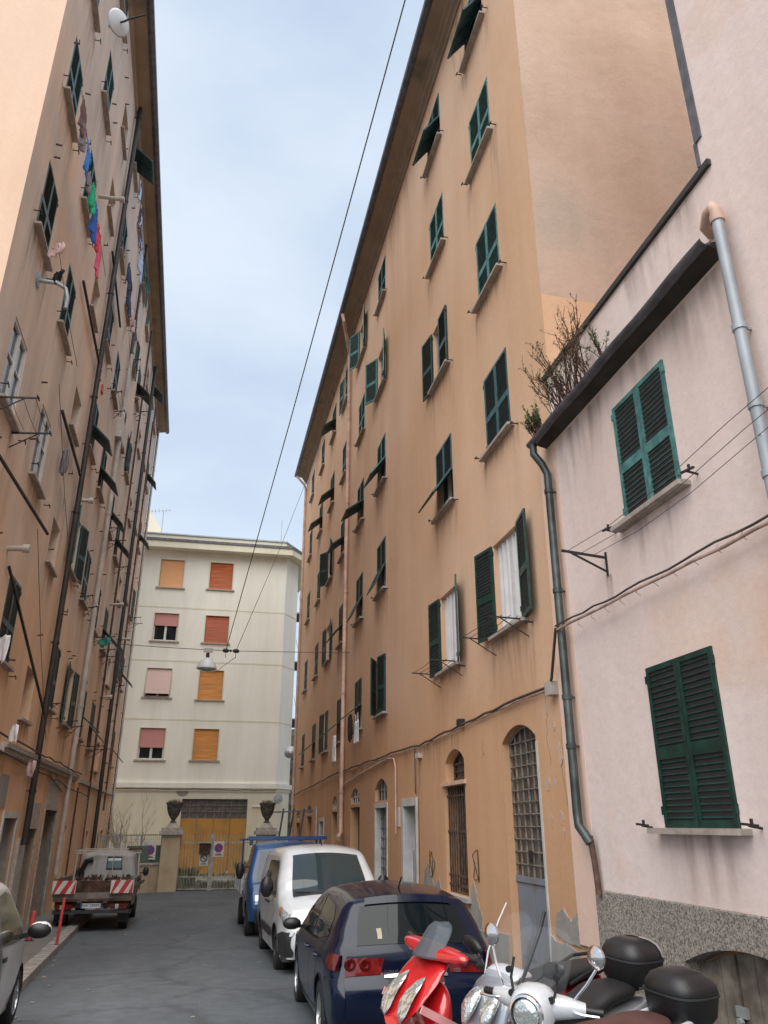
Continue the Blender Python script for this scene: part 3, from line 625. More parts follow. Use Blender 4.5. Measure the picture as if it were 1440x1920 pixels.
MB().box(9.78, 9.96, 0, .12, 1.62, 1.80).build('junction_box', M['whitepipe'], ora); MB().box(13.9, 14.05, 0, .12, 1.68, 1.80).build('junction_box', M['iron'], ora); MB().box(17.0, 17.25, 0, .10, 1.35, 1.45).build('junction_box', M['whitepipe'], ora)
cable(ora, [(17.5,.04,1.62),(17.5,.04,.62)], .012, 'cable'); cable(ora, [(17.15,.04,1.62),(17.2,.06,.8),(17.35,.05,.6)], .012, 'cablepink')
cable(ora, [(27.9,.05,1.2),(24,.05,1.42),(20.3,.05,1.58),(19.6,.05,1.52),(19.4,.05,1.3),(19.4,.05,-.2)], .022, 'orange' if False else 'copper', name='conduit')
MB().box(19.15, 19.38, 0, .015, -.05, .38).build('house_number_plate', M['plate'], ora)
def crack(par, pts, v, seed):
    rnd = random.Random(seed); out = []
    for a, b_ in zip(pts, pts[1:]):
        for k in range(6): t = k/6; out.append((lerp(a[0], b_[0], t)+rnd.uniform(-.025,.025), v, lerp(a[1], b_[1], t)+rnd.uniform(-.025,.025)))
    MB().tube(out, .0022, 3).build('plaster_crack', M['iron'], par)
crack(ora, [(10.25,1.7),(10.2,1.4),(10.3,1.1),(10.18,.7)], .001, 2); crack(ora, [(9.8,1.2),(9.85,.6),(9.75,0.1)], .001, 3); crack(ora, [(13.0,1.35),(12.95,1.1),(13.1,1.0)], .001, 4)
# washing lines in front of the pink house
mb = MB(); mb.bar((8.05,.03,2.98),(8.02,.62,3.02), .03, .025); mb.bar((8.05,.03,2.80),(8.02,.5,3.0), .02, .02); mb.bar((8.05,.03,3.05),(8.05,.03,2.75), .03, .03)
mb.build('line_bracket', M['iron'], pk)
for v_ in (.2, .38, .58): cable(pk, [(8.03,v_,3.0),(7.0,v_,2.93),(6.0,v_,2.95),(4.9,v_,3.05),(4.0,v_,3.1)], .0035, 'wire', 5, 'washing_line')

# rain streaks under the sills (thin weathering films on the plaster, with a ragged lower edge)
def stain_mat(name, col, mx=.55):
    m, nt, b = newmat(name); L = nt.links.new; b.inputs['Base Color'].default_value = (*col, 1); b.inputs['Roughness'].default_value = .95; spec(b, .1)
    uv = N(nt, 'ShaderNodeUVMap'); sp_ = N(nt, 'ShaderNodeSeparateXYZ'); L(uv.outputs[0], sp_.inputs[0])
    tc = N(nt, 'ShaderNodeTexCoord'); mp = N(nt, 'ShaderNodeMapping'); mp.inputs['Scale'].default_value = (7, 7, .8); L(tc.outputs['Object'], mp.inputs[0])
    nz = N(nt, 'ShaderNodeTexNoise'); nz.inputs['Scale'].default_value = 1; nz.inputs['Detail'].default_value = 5; L(mp.outputs[0], nz.inputs[0])
    c = N(nt, 'ShaderNodeMapRange'); c.inputs[1].default_value = .42; c.inputs[2].default_value = .68; L(nz.outputs[0], c.inputs[0])
    e = N(nt, 'ShaderNodeMath', operation='POWER'); e.inputs[1].default_value = 1.5; L(sp_.outputs[1], e.inputs[0])
    x1 = N(nt, 'ShaderNodeMath', operation='PINGPONG'); x1.inputs[1].default_value = .5; L(sp_.outputs[0], x1.inputs[0]); x2 = N(nt, 'ShaderNodeMapRange'); x2.inputs[2].default_value = .16; L(x1.outputs[0], x2.inputs[0])
    m1 = N(nt, 'ShaderNodeMath', operation='MULTIPLY'); L(c.outputs[0], m1.inputs[0]); L(e.outputs[0], m1.inputs[1]); m2 = N(nt, 'ShaderNodeMath', operation='MULTIPLY'); L(m1.outputs[0], m2.inputs[0]); L(x2.outputs[0], m2.inputs[1])
    m3 = N(nt, 'ShaderNodeMath', operation='MULTIPLY'); m3.inputs[1].default_value = mx; L(m2.outputs[0], m3.inputs[0]); L(m3.outputs[0], b.inputs['Alpha']); return m
def stains(par, lst, mat, v=.004):
    """lst: (x0, x1, ztop, length) strips hanging from a sill, ledge or coping"""
    me = bpy.data.meshes.new('rain_stains'); vs = []; fs = []; uvs = []
    for (x0, x1, zt, ln) in lst:
        o = len(vs); vs += [(x0,v,zt-ln),(x1,v,zt-ln),(x1,v,zt),(x0,v,zt)]; fs.append((o,o+1,o+2,o+3)); uvs += [(0,0),(1,0),(1,1),(0,1)]
    me.from_pydata(vs, [], fs); u = me.uv_layers.new(name='UVMap')
    for i, q in enumerate(uvs): u.data[i].uv = q
    me.materials.append(mat); o = inst('rain_stains', me, par); o['kind'] = 'stuff'; return o
M['stain'] = stain_mat('grey_rain_stain', (.14,.10,.08), .34); M['stain2'] = stain_mat('dark_rain_stain', (.10,.08,.065), .40)
rnd = random.Random(33); ls = []
for k, y, z, stt, gm in wins:
    for q in (y-WW/2-.12, y+WW/2+.12):
        w_ = rnd.uniform(.12,.3); ls.append((q-w_, q+w_, z-.05, rnd.uniform(.6, 2.2)))
    if rnd.random() < .7: ls.append((y-.6, y+.6, z-.055, rnd.uniform(.5,1.3)))
for i in range(16): y = rnd.uniform(9.4, 42); w_ = rnd.uniform(.2,.8); ls.append((y-w_, y+w_, 18.4+(y-9)*.04, rnd.uniform(1, 3.5)))
for i in range(10): y = rnd.uniform(9.6, 30); w_ = rnd.uniform(.2,.7); ls.append((y-w_, y+w_, 1.62, rnd.uniform(.5, 1.6)))
stains(ora, ls, M['stain'])
ls = [(6.3,7.5,-.09,.9),(6.35,7.45,3.14,.8),(5.2,6.2,5.08,1.1),(6.0,7.4,5.08,.8),(7.4,9.1,5.08,1.2),(5.3,7.2,6.16,.8),(7.6,9.0,6.16,.9),(7.95,8.12,2.76,.7),(8.9,9.12,-.1,.55)]
stains(pk, ls, M['stain'], .034)
# ================================================================= LEFT: tall taupe apartment house; local x = 25 - s, local y = outward
AL = R(1.5); LP0 = Vector((-4.4, 25, 0)); LD = Vector((-math.sin(AL), math.cos(AL), 0)); LN = Vector((math.cos(AL), math.sin(AL), 0))
lef = thing('apartment_building', 'very tall weathered taupe block on the left, hung with laundry', 'building', LP0, (0, 0, -(R(90)-AL)))
def LW(s, v, z): p = LP0 + LD*(s-25) + LN*v; return Vector((p.x, p.y, z))           # facade coordinates -> world
def onL(x, y, off=0): d = ray(x, y); t = (LP0.dot(LN)+off)/d.dot(LN); p = d*t; return (p-LP0).dot(LD)+25, p.z   # photo point -> (s, z)
def lx(s): return 25-s
colS = dict(P=13.25, Q=16.3, S=22.25, T=25.25, U=28.85, V=31.95, W=38.6, X=41.7)
FN = [3.0, 6.85, 10.6, 14.15, 17.7, 21.3]; FF = [2.65, 6.35, 10.15, 13.9, 17.55, 21.35]
SL = {
 'P1':('closed','green'),'Q1':('closed','green'),'S1':('closed','green'),'T1':('open','green'),'U1':('awn','green'),'V1':('awn','green'),'W1':('closed','green'),'X1':('awn','green'),
 'P2':('none','bluegreen'),'Q2':('none','bluegreen'),'S2':('half','bluegreen'),'T2':('closed','bluegreen'),'U2':('closed','bluegreen'),'V2':('awn','green'),'W2':('open','green'),'X2':('awn','green'),
 'P3':('closed','darkgreen'),'Q3':('closed','bluegreen'),'S3':('awn','bluegreen'),'T3':('awn','green'),'U3':('awn','green'),'V3':('awn','green'),'W3':('closed','green'),'X3':('open','green'),
 'P4':('closed','bluegreen'),'Q4':('closed','bluegreen'),'S4':('closed','bluegreen'),'T4':('closed','bluegreen'),'U4':('closed','bluegreen'),'V4':('right','green'),'W4':('closed','green'),'X4':('awn','green'),
 'P5':('closed','bluegreen'),'Q5':('closed','bluegreen'),'S5':('closed','bluegreen'),'T5':('closed','bluegreen'),'U5':('open','green'),'V5':('awn','green'),'W5':('closed','green'),'X5':('awn','green'),
 'P6':('closed','bluegreen'),'Q6':('closed','bluegreen'),'S6':('awn','bluegreen'),'T6':('closed','bluegreen'),'U6':('left','teal'),'V6':('closed','teal'),'W6':('awn','green'),'X6':('closed','green')}
LWW, LWH = 1.14, 1.68
holes = []; wl = []
for k, (stt, gm) in SL.items():
    s = colS[k[0]]; fl = int(k[1])-1; z = lerp(FN[fl], FF[fl], (s-13)/18 if s < 31 else 1)
    if k == 'P1': z -= .12
    wl.append((k, s, z, stt, gm)); holes.append((lx(s)-LWW/2, lx(s)+LWW/2, z, z+LWH))
small = []
for s, tops in ((19.35, (3.35, 7.0, 10.7, 14.38, 17.9, 21.0)), (35.45, (3.2, 6.7, 10.4, 14.3, 17.92, 21.45))):
    for t in tops: small.append((s, t)); holes.append((lx(s)-.55, lx(s)+.55, t-1.15, t))
doors = [(19.0,20.4,-3.2,.13,'blue'),(21.95,23.3,-3.2,-.10,'dark'),(24.25,26.4,-3.2,.38,'deep'),(28.2,29.2,-3.3,-.05,'dark'),(35.2,36.0,-1.6,-.25,'dark'),(38.2,39.2,-3.4,-.2,'dark'),(41.2,42.2,-3.4,-.25,'dark')]
holes += [(lx(b_), lx(a), c, d) for a, b_, c, d, e in doors]
S0, S1 = 11.6, 44.6
mb = MB(); facade(mb, lx(S1), lx(S0), -3.8, 23.0, holes, .34); body_box(mb, lx(S1), lx(S0), -12, 0, -3.8, 23.0, skip=('y1', 'x1'))
mb.build('wall', M['left'], lef, fix=False)
mb = MB(); mb.quad((lx(S0),0,-3.8),(lx(S0),0,23),(lx(S0),-12,23),(lx(S0),-12,-3.8)); mb.build('side_wall', M['left_side'], lef, fix=False)
MB().box(lx(S1)+.1, lx(S0)-.1, -2.4, -2.3, -3.7, 22.8).build('dark_backing', M['ink'], lef)  # black sheet again, interior darkness painted behind the left block's openings
for k, s, z, stt, gm in wl:
    far = s > 30
    f_, _k = window(lef, lx(s), z, LWW, LWH, stt, gm, 'wood_white' if k in ('P2','Q2') else 'wood_grey', hooks=not far, ang=(166, 162) if stt == 'half' else None)
    if stt == 'none':
        f_.location.y = .07
        for ch in f_.children:
            if ch.name.startswith('sill'): ch.location.y = -.07
for s, t in small:
    f = MB().box(-.54, .54, -.33, -.30, 0, 1.14).build('window', M['darkdoor'], lef); f.location = (lx(s), 0, t-1.15)
    inst('sill', MB().box(-.66, .66, -.2, .10, -.06, -.002).mesh('sill', M['sillstone']), f)
M['bluedoor'] = plain('pale_blue_door', (.40,.44,.48), .6, var=.2, vscale=2)
for a, b_, c, d, e in doors:
    mb = MB(); mb.box(lx(b_), lx(a), -.32, -.29, c, d); mb.box(lx(b_)+.1, lx((a+b_)/2)-.03, -.292, -.275, c, d-.25); mb.box(lx((a+b_)/2)+.03, lx(a)-.1, -.292, -.275, c, d-.25)
    mb.build('door', M['bluedoor' if e in ('blue','deep') else 'darkdoor'], lef)
def lsur(a, b_, z1, t, mat='marble', h=None):
    MB().box(lx(b_)-t, lx(b_), -.3, .03, -3.2, z1+t).box(lx(a), lx(a)+t, -.3, .03, -3.2, z1+t).box(lx(b_), lx(a), -.3, .03, z1, z1+(h or t)).build('door_surround', M[mat], lef)
lsur(19.0, 20.4, .13, .14); lsur(21.95, 23.3, -.10, .10, 'stone', .62); lsur(24.25, 26.4, .38, .10, 'stone', .85)
MB().box(lx(19.0)+.16, lx(18.0), 0, .02, .32, .98).build('cement_patch', M['grey_render'], lef)
MB().box(lx(21.6), lx(20.9), 0, .07, -3.0, -.30).build('stone_pilaster', M['stone'], lef)
rnd = random.Random(44); ls = []
for k, s, z, stt, gm in wl:
    for q in (-.68, .68): w_ = rnd.uniform(.12,.35); ls.append((lx(s)+q-w_, lx(s)+q+w_, z-.05, rnd.uniform(.8, 2.6)))
    if rnd.random() < .8: ls.append((lx(s)-.62, lx(s)+.62, z-.055, rnd.uniform(.6,1.6)))
for s, t_ in small: ls.append((lx(s)-.7, lx(s)+.7, t_-1.2, rnd.uniform(.8,2.2)))
for i in range(30): s = rnd.uniform(12.2, 43); w_ = rnd.uniform(.2,.9); ls.append((lx(s)-w_, lx(s)+w_, rnd.choice((22.5, 1.36, rnd.uniform(3, 20))), rnd.uniform(1, 4)))
stains(lef, ls, M['stain2'])
# eaves
mb = MB(); rings = [[(x, p[0], p[1]) for p in [(-.02,22.55),(.08,22.6),(.10,22.78),(.52,22.86),(.52,22.98),(-.3,23.4),(-.02,23.2)]] for x in (lx(44.9), lx(S0)+.3)]
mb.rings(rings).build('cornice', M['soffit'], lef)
MB().rings([[(x, p[0], p[1]) for p in [(.50,22.84),(.60,22.80),(.70,22.86),(.71,22.98),(.68,22.98),(.66,22.9),(.52,22.9),(.48,23.0)]] for x in (lx(45.0), lx(S0)+.4)]).build('gutter', M['slate'], lef)
mb = MB(); mb.quad((lx(45),.5,23.0),(lx(S0)+.4,.5,23.0),(lx(S0)+.4,-6,26),(lx(45),-6,26)); mb.quad((lx(45),-12.2,23.0),(lx(S0)+.4,-12.2,23.0),(lx(S0)+.4,-6,26),(lx(45),-6,26)); mb.build('roof', M['slate'], lef)
# string ledge above the ground floor with cables, far part steps
mb = MB(); mb.box(lx(29.5), lx(17.5), 0, .16, 1.46, 1.56); mb.box(lx(29.5), lx(17.5), 0, .09, 1.36, 1.46); mb.build('ledge', M['stone'], lef)
MB().box(lx(44.6), lx(30.5), 0, .10, 1.38, 1.50).build('ledge', M['stone'], lef)
cable(lef, wob((lx(17),.12,1.34),(lx(33),.10,.98),16,11,.04), .018, 'cable'); cable(lef, wob((lx(12),.2,1.62),(lx(29.5),.2,1.60),20,12,.03), .02, 'cable')
cable(lef, wob((lx(33),.10,.98),(lx(33.2),.10,-2.5),6,13,.01), .016, 'cablepink'); cable(lef, wob((lx(23.6),.05,1.3),(lx(26.6),.05,.9),4,15,.02), .012, 'cable')
# soil and rain pipes
def lpipe(s, z0, z1, r, mat, v=.13, step=3.6, name='downpipe', s2=None):
    s2 = s if s2 is None else s2; rr = []; z = z0+1.2
    while z < z1: rr.append((lx(lerp(s, s2, (z-z0)/(z1-z0))), v, z)); z += step
    return pipe(lef, [(lx(s), v, z0), (lx((s+s2)/2), v, (z0+z1)/2), (lx(s2), v, z1)], r, mat, name, rr)
lpipe(21.1, -.45, 23.0, .075, 'blackpipe', .14, 3.6, s2=20.6)
lpipe(27.3, -1.4, 2.4, .075, 'whitepipe', .12); lpipe(27.35, 2.4, 17.2, .085, 'whitepipe', .13, 3.4); lpipe(27.3, 17.2, 22.6, .05, 'blackpipe', .1)
lpipe(33.3, -2.9, 22.4, .045, 'rustpipe', .1); lpipe(36.9, -2.9, 22.6, .085, 'blackpipe', .15, 3.2); lpipe(40.1, .6, 21, .045, 'rustpipe', .1); lpipe(44.3, -2.9, 22.6, .06, 'whitepipe', .12); lpipe(43.9, -2.9, 22.6, .025, 'blackpipe', .1)
MB().box(lx(28.0), lx(27.0), 0, .22, 13.4, 14.2).build('junction_box', M['whitepipe'], lef)
lpipe(30.2, -2.9, 1.2, .03, 'rustpipe', .06)
# dark wooden drying poles, wall arms, iron racks
def arm(s0, z0, s1, z1, v0=.03, v1=.7, t=.05, mat='iron', name='drying_arm'):
    return MB().bar((lx(s0), v0, z0), (lx(s1), v1, z1), t, t).build(name, M[mat], lef)
for q in ((17.07,12.73,21.27,12.68),(17.30,9.12,20.73,8.97),(20.2,16.3,23.6,15.9)):
    arm(q[0], q[1], q[2], q[3], .08, .12, .06)
for s, z in ((13.25,10.0),(13.25,6.2),(13.25,13.6),(16.3,10.0),(16.3,6.3),(22.25,6.0),(22.25,13.4),(22.25,17.1),(25.25,6.0),(25.25,9.7),(25.25,13.3),(28.85,5.8),(28.85,9.6),(28.85,13.2),(28.85,16.9),(31.95,5.7),(31.95,9.5),(31.95,13.2),(31.95,17),(38.6,5.6),(38.6,9.5),(38.6,13.1),(41.7,9.4),(41.7,13.0),(41.7,16.8),(22.25,2.3),(25.25,2.2),(28.85,2.2),(31.95,2.1)):
    rnd = random.Random(int(s*100+z*10)); mb = MB(); l_ = rnd.uniform(.35, .75)
    if rnd.random() < .38: continue
    far = rnd.choice((-1, 1))
    for s_ in ((-1, 1) if rnd.random() > .4 else (far,)):
        x = lx(s)+s_*(.62+rnd.uniform(0,.12)); mb.bar((x, 0, z+.55), (x, l_, z+.62), .028, .028); mb.bar((x, 0, z+.25), (x, l_*.7, z+.6), .018, .018); mb.bar((x-.1, l_-.02, z+.62), (x+.1, l_-.02, z+.62), .02, .02)
    for k in range(3): mb.tube([(lx(s)-.66, l_*.3*(k+1), z+.62), (lx(s), l_*.3*(k+1), z+.59), (lx(s)+.66, l_*.3*(k+1), z+.62)], .005, 4)
    mb.build('drying_rack', M['iron'], lef)
rnd = random.Random(5); mb = MB()
for i in range(110):
    s = rnd.uniform(12.5, 43); z = rnd.uniform(1.8, 22); mb.bar((lx(s), 0, z), (lx(s), .12, z+rnd.uniform(-.02,.03)), .025, .03)
    if rnd.random() < .4: mb.bar((lx(s), .11, z), (lx(s)+.05, .11, z+.06), .015, .015)
mb.build('iron_pegs', M['rust'], lef)['kind'] = 'stuff'
# vent stubs, boxes
for px_, py_, l_ in ((185,368,.55),(14,1028,.28),(146,938,.30),(207,1133,.4),(223,1198,.4),(187,1307,.35)):
    s, z = onL(px_, py_); mb = MB(); mb.tube([(lx(s),0,z),(lx(s),l_,z+.02)], .055, 12); mb.tube([(lx(s),l_,z+.02),(lx(s),l_+.12,z+.02)], .085, 12); mb.build('flue_vent', M['whitepipe'], lef, smooth=True)
MB().box(lx(22.75), lx(22.5), 0, .05, 12.7, 12.95).build('red_tag', M['redink'], lef)
for i in range(9): pass
# long clothes wires between arms
for (s0, z0, s1, z1) in ((12.0,13.5,17.5,13.3),(20.2,19.6,27,19.0),(21.2,16.0,25.4,14.9),(12.5,10.1,16,9.6),(14.6,8.3,19.4,5.7),(15.0,5.3,19.6,1.8)):
    cable(lef, [(lx(s0),.5,z0),(lx((s0+s1)/2),.5,(z0+z1)/2-.12),(lx(s1),.5,z1)], .006, 'wire', 4, 'washing_line')
for s0, z0, s1, z1 in ((12.9,5.95,16.0,5.55),(15.3,4.6,18.9,2.3)):
    arm(s0, z0, s1, z1, .05, .5, .045)
# swan-neck street lamp bracket
mb = MB(); mb.lathe([(.16,0),(.16,.03),(.05,.05)], (lx(13.5),0,9.95), 'y', 12)
mb.tube([(lx(13.5),0,9.95),(lx(13.55),.35,9.98),(lx(13.6),.52,9.92),(lx(13.6),.58,9.7),(lx(13.6),.58,9.45)], .04, 10)
brk = mb.build('lamp_bracket', M['zinc'], lef, smooth=True)
# satellite dishes
def dish(name, label, loc, rot, r=.45, group=None, arm_=None):
    t = thing(name, label, 'satellite dish', loc, rot, group)
    prof = [(r*k/8, .22*r*(k/8)**2) for k in range(1, 9)]; mb = MB(); mb.lathe(prof, (0,0,0), 'z', 28); mb.build('reflector', M['plate'], t, smooth='all')
    mb = MB(); mb.bar((0,-r*.95,.2*r), (0,-r*.15,1.05*r), .025, .02); mb.build('feed_arm', M['steel'], t)
    MB().lathe([(.035,-.05),(.05,.05)], (0,-r*.1,1.08*r), 'z', 10).build('receiver', M['plate'], t)
    mb = MB(); mb.tube([(0,0,-.01),(0,0,-.14)] + (arm_ or [(0,-.35,-.16)]), .022, 8); mb.build('mount', M['iron'], t, smooth=True)
    return t
s, z = 16.6, 17.05
pz = LW(13.6, .85, 17.05)
q = onL(226, 42, .8); dl = LW(q[0], .8, q[1])
dish('satellite_dish', 'white satellite dish on a bent arm high on the left block, under its eaves', dl, (R(70), R(-10), R(235)), .29, arm_=[(0,.05,-.25),(-.1,.3,-.5)])
# ---------------------------------------------------------------- laundry (each garment hangs from a line: a thing of its own)
def cloth_mat(name, col, stripe=None):
    m = plain(name, col, .95, var=.12, vscale=6)
    if stripe:
        nt = m.node_tree; b = nt.nodes['Principled BSDF']; wv = N(nt, 'ShaderNodeTexWave'); wv.inputs['Scale'].default_value = 5; wv.inputs['Distortion'].default_value = 6
        c = N(nt, 'ShaderNodeValToRGB'); c.color_ramp.elements[0].position = .45; c.color_ramp.elements[0].color = (*col, 1); c.color_ramp.elements[1].position = .55; c.color_ramp.elements[1].color = (*stripe, 1)
        t = N(nt, 'ShaderNodeTexCoord'); nt.links.new(t.outputs['Object'], wv.inputs[0]); nt.links.new(wv.outputs[0], c.inputs[0]); nt.links.new(c.outputs[0], b.inputs['Base Color'])
    return m
def garment(name, label, cat, kind, p, wd, ht, mat, ax=None, group='laundry hung out to dry', seed=0):
    """a hanging garment cut to its outline with folds and thickness; p = top middle"""
    wd *= 1.0 if ax else 1.05
    rnd = random.Random(seed); ax = Vector(ax or (LD*.72 - LN*.70)).normalized(); nn = Vector((-ax.y, ax.x, 0)); p = Vector(p)
    def edge(t):                                     # half-width fraction at height t (0 top .. 1 bottom)
        if kind == 'shirt': return .5 if t < .34 else .33
        if kind == 'sleeves': return .5 if t < .62 else .30
        if kind == 'sheet': return .46+.03*math.sin(t*5+seed)
        if kind == 'dress': return .2+.3*t
        if kind == 'bunch': return .25+.25*math.sin(math.pi*min(1, t*.9+.08))
        return .42
    nu, nv = 14, 14; fa = rnd.uniform(.018, .04); ph = rnd.uniform(0, 6); grid = []
    for j in range(nv+1):
        t = j/nv; row = []
        for i in range(nu+1):
            u = (i/nu-.5)*2; e = edge(t)*wd
            off = fa*math.sin(u*5+ph+t*1.5)*(.35+t) + .5*fa*math.sin(u*11+ph*2-t*3)
            zz = -ht*t - (.04*math.sin(u*4+ph) if j == nv else 0) - (.05*abs(math.sin(u*3.1+ph)) if j == 0 else 0)
            row.append((u, t, p + ax*(u*e) + nn*off + Vector((0, 0, zz))))
        grid.append(row)
    mb = MB()
    front = [[c[2] for c in r_] for r_ in grid]
    vs = []; th = nn*.012
    for r_ in front: vs += r_
    n0 = len(vs); vs += [v_ + th for v_ in vs]; fs = []
    W_ = nu+1
    def keep(i, j):
        u, t = grid[j][i][0]+1/nu, grid[j][i][1]+.5/nv
        if kind == 'trousers' and t > .3 and abs(u) < .1+.1*t: return False
        if kind == 'vest' and t < .28 and (abs(u) > .62 or abs(u) < .22): return False
        if kind == 'shirt' and t < .08 and abs(u) < .16: return False
        return True
    K = {(i, j) for i in range(nu) for j in range(nv) if keep(i, j)}
    for (i, j) in K:
        a, b_, c, d = j*W_+i, j*W_+i+1, (j+1)*W_+i+1, (j+1)*W_+i
        fs += [(a, b_, c, d), (a+n0, d+n0, c+n0, b_+n0)]
        for (di, dj, e0, e1) in ((0,-1,a,b_),(1,0,b_,c),(0,1,c,d),(-1,0,d,a)):
            if (i+di, j+dj) not in K: fs.append((e0, e0+n0, e1+n0, e1))
    o = MB().add(vs, fs).build(name, mat, None, smooth='all'); return tag(o, label, cat, group)
CL = dict(brown=cloth_mat('brown_cloth', (.16,.10,.095)), grey=cloth_mat('grey_cloth', (.22,.20,.22)), blue=cloth_mat('bright_blue_cloth', (.05,.22,.62)), pale=cloth_mat('pale_blue_cloth', (.42,.55,.72)),
 green=cloth_mat('green_cloth', (.02,.42,.22)), navy=cloth_mat('navy_cloth', (.03,.05,.13)), red=cloth_mat('red_cloth', (.62,.06,.09)), pink=cloth_mat('pink_cloth', (.68,.13,.22)), black=cloth_mat('black_cloth', (.015,.015,.018)),
 white=cloth_mat('white_cloth', (.72,.72,.74)), check=cloth_mat('patterned_navy_cloth', (.04,.06,.16), (.42,.46,.55)), rose=cloth_mat('dusty_pink_cloth', (.55,.38,.36)), royal=cloth_mat('royal_blue_cloth', (.03,.12,.42)), jade=cloth_mat('jade_cloth', (.03,.28,.24)))
def hang(px, py, px2, py2, off, kind, wd, mat, name, label, cat, seed):
    s0, z0 = onL(px, py, off); s1, z1 = onL(px2, py2, off)
    if seed < 16:
        ht = dict(sheet=.95, trousers=.85, dress=.9, shirt=.62, sleeves=.66, vest=.5, bunch=.6)[kind]; garment(name, label, cat, kind, LW((s0+s1)/2, off, (z0+z1)/2+ht*.45), max(.4, (s1-s0)*1.15), ht, CL[mat], ax=LD, seed=seed); return
    garment(name, label, cat, kind, LW(s0, off, z0), wd, max(.25, z0-z1), CL[mat], seed=seed)
hang(157,185,157,252,.55,'sleeves',.95,'brown','brown_jumper','brown jumper at the near end of the upper laundry line on the left block','jumper',1)
hang(156,243,157,266,.55,'bunch',.35,'grey','grey_sock','small grey cloth just beyond the brown jumper on the left block','cloth',2)
hang(166,268,165,330,.55,'shirt',.8,'blue','blue_shirt','bright blue and pale shirt on the upper laundry line of the left block','shirt',3)
hang(168,322,168,355,.55,'vest',.5,'grey','grey_vest','grey vest between the blue shirt and the green cloth on the left block','vest',4)
hang(174,346,176,392,.55,'bunch',.7,'green','green_towel','vivid green cloth on the upper laundry line of the left block','towel',5)
hang(178,385,178,440,.55,'trousers',.6,'royal','blue_trousers','royal blue trousers between the green cloth and the red top','trousers',6)
hang(184,425,184,468,.55,'shirt',.75,'red','red_top','red top on the laundry line of the left block, beyond the blue trousers','shirt',7)
hang(186,455,184,512,.55,'trousers',.5,'pink','pink_trousers','rose pink trousers at the far end of the lower coloured laundry','trousers',8)
hang(264,330,262,388,.5,'bunch',.85,'pale','pale_blue_sheet','pale blue sheet hanging below the top green flap shutter of the left block','sheet',9)
hang(264,385,264,435,.5,'sleeves',.85,'check','patterned_shirt','navy and white patterned shirt below the pale blue sheet','shirt',10)
hang(265,425,265,482,.5,'shirt',.8,'check','patterned_dress','second navy patterned garment, below the patterned shirt beside the gutter','dress',11)
hang(265,465,265,520,.5,'sheet',.7,'pale','pale_blue_towel','pale blue towel hanging lowest of the laundry beside the left gutter','towel',12)
hang(243,488,243,545,.5,'bunch',.32,'navy','dark_stockings','thin dark stockings on the line below the patterned laundry','stockings',13)
hang(242,528,243,600,.5,'bunch',.75,'navy','navy_jumper','dark navy bundled jumper on the left block, lowest of the dark laundry','jumper',14)
hang(250,580,250,625,.5,'bunch',.6,'rose','pale_blouse','pale pinkish blouse just beyond the navy jumper','blouse',15)
hang(108,458,111,515,.45,'bunch',.45,'rose','dusty_pink_cloth','dusty pink cloth under the third-floor window near the wall lamp bracket','cloth',16)
hang(112,508,110,528,.45,'bunch',.35,'black','black_cloth','small black cloth below the dusty pink cloth','cloth',17)
hang(8,1190,8,1250,.5,'sheet',.4,'white','white_towel','white towel at the left picture edge by the lowest shutter','towel',18)
hang(30,1357,27,1395,.4,'dress',.35,'white','white_cloth','white cloth hanging over the ledge on the left block','cloth',19)
hang(62,1424,58,1458,.3,'bunch',.3,'rose','pink_rag','pink and white rag tied to the black downpipe at the ledge','rag',20)
hang(197,1196,196,1212,.8,'bunch',.6,'jade','jade_cloth','small jade green cloth on a line in the middle of the left block','cloth',21)
hang(125,840,122,905,.15,'bunch',.3,'grey','grey_rag','long grey rag against the near wall of the left block','rag',22)
# laundry of the orange house
def hangR(px, py, px2, py2, out_, kind, wd, mat, name, label, cat, seed):
    a = onX(px, py, XR-out_); b_ = onX(px2, py2, XR-out_); garment(name, label, cat, kind, a, wd, a.z-b_.z, CL[mat], ax=(0,1,0), seed=seed)
hangR(669,1336,669,1394,.5,'vest',.9,'white','white_vest','white vest hanging under the flap shutter of the orange block','vest',31)
hangR(657,1338,656,1390,.55,'bunch',.75,'black','black_blouse','black top beside the white vest on the orange block','shirt',32)
hangR(628,1378,623,1432,.5,'dress',.9,'white','white_shirt','white shirt behind the downpipe of the orange block','shirt',33)
# ================================================================= END: cream apartment house closing the street
YE = 50.0
crm = thing('apartment_building', 'cream apartment block closing the end of the street, with orange roller shutters', 'building', (0, YE, 0))
def eX(px, py, Y=YE): p = onY(px, py, Y); return p.x, p.z
RC, _ = eX(531, 1200); zc = eX(400, 1038)[1]
mb = MB()
wspec = [(306,1050,346,1103,'o1',0),(397,1056,439,1107,'o2',0),(293,1150,336,1203,'p',.45),(388,1155,431,1207,'o3',0),(279,1253,323,1308,'q',.9),(376,1257,421,1313,'o4',0),(265,1365,312,1425,'p',.62),(366,1367,412,1426,'o4',0)]
holes = []; rects = []
for (a, b_, c, d, k, fr) in wspec:
    x0, z1 = eX((a+c)/2-1, b_); z0 = eX(c, d)[1]; xc = x0; rects.append((xc-.74, xc+.74, z0, z1, k, fr)); holes.append((xc-.74, xc+.74, z0, z1))
gx0 = eX(336, 1560)[0]; gx1 = eX(461, 1560)[0]; gzt = eX(400, 1498)[1]; gzb = -2.75
holes.append((gx0, gx1, gzb, gzt))
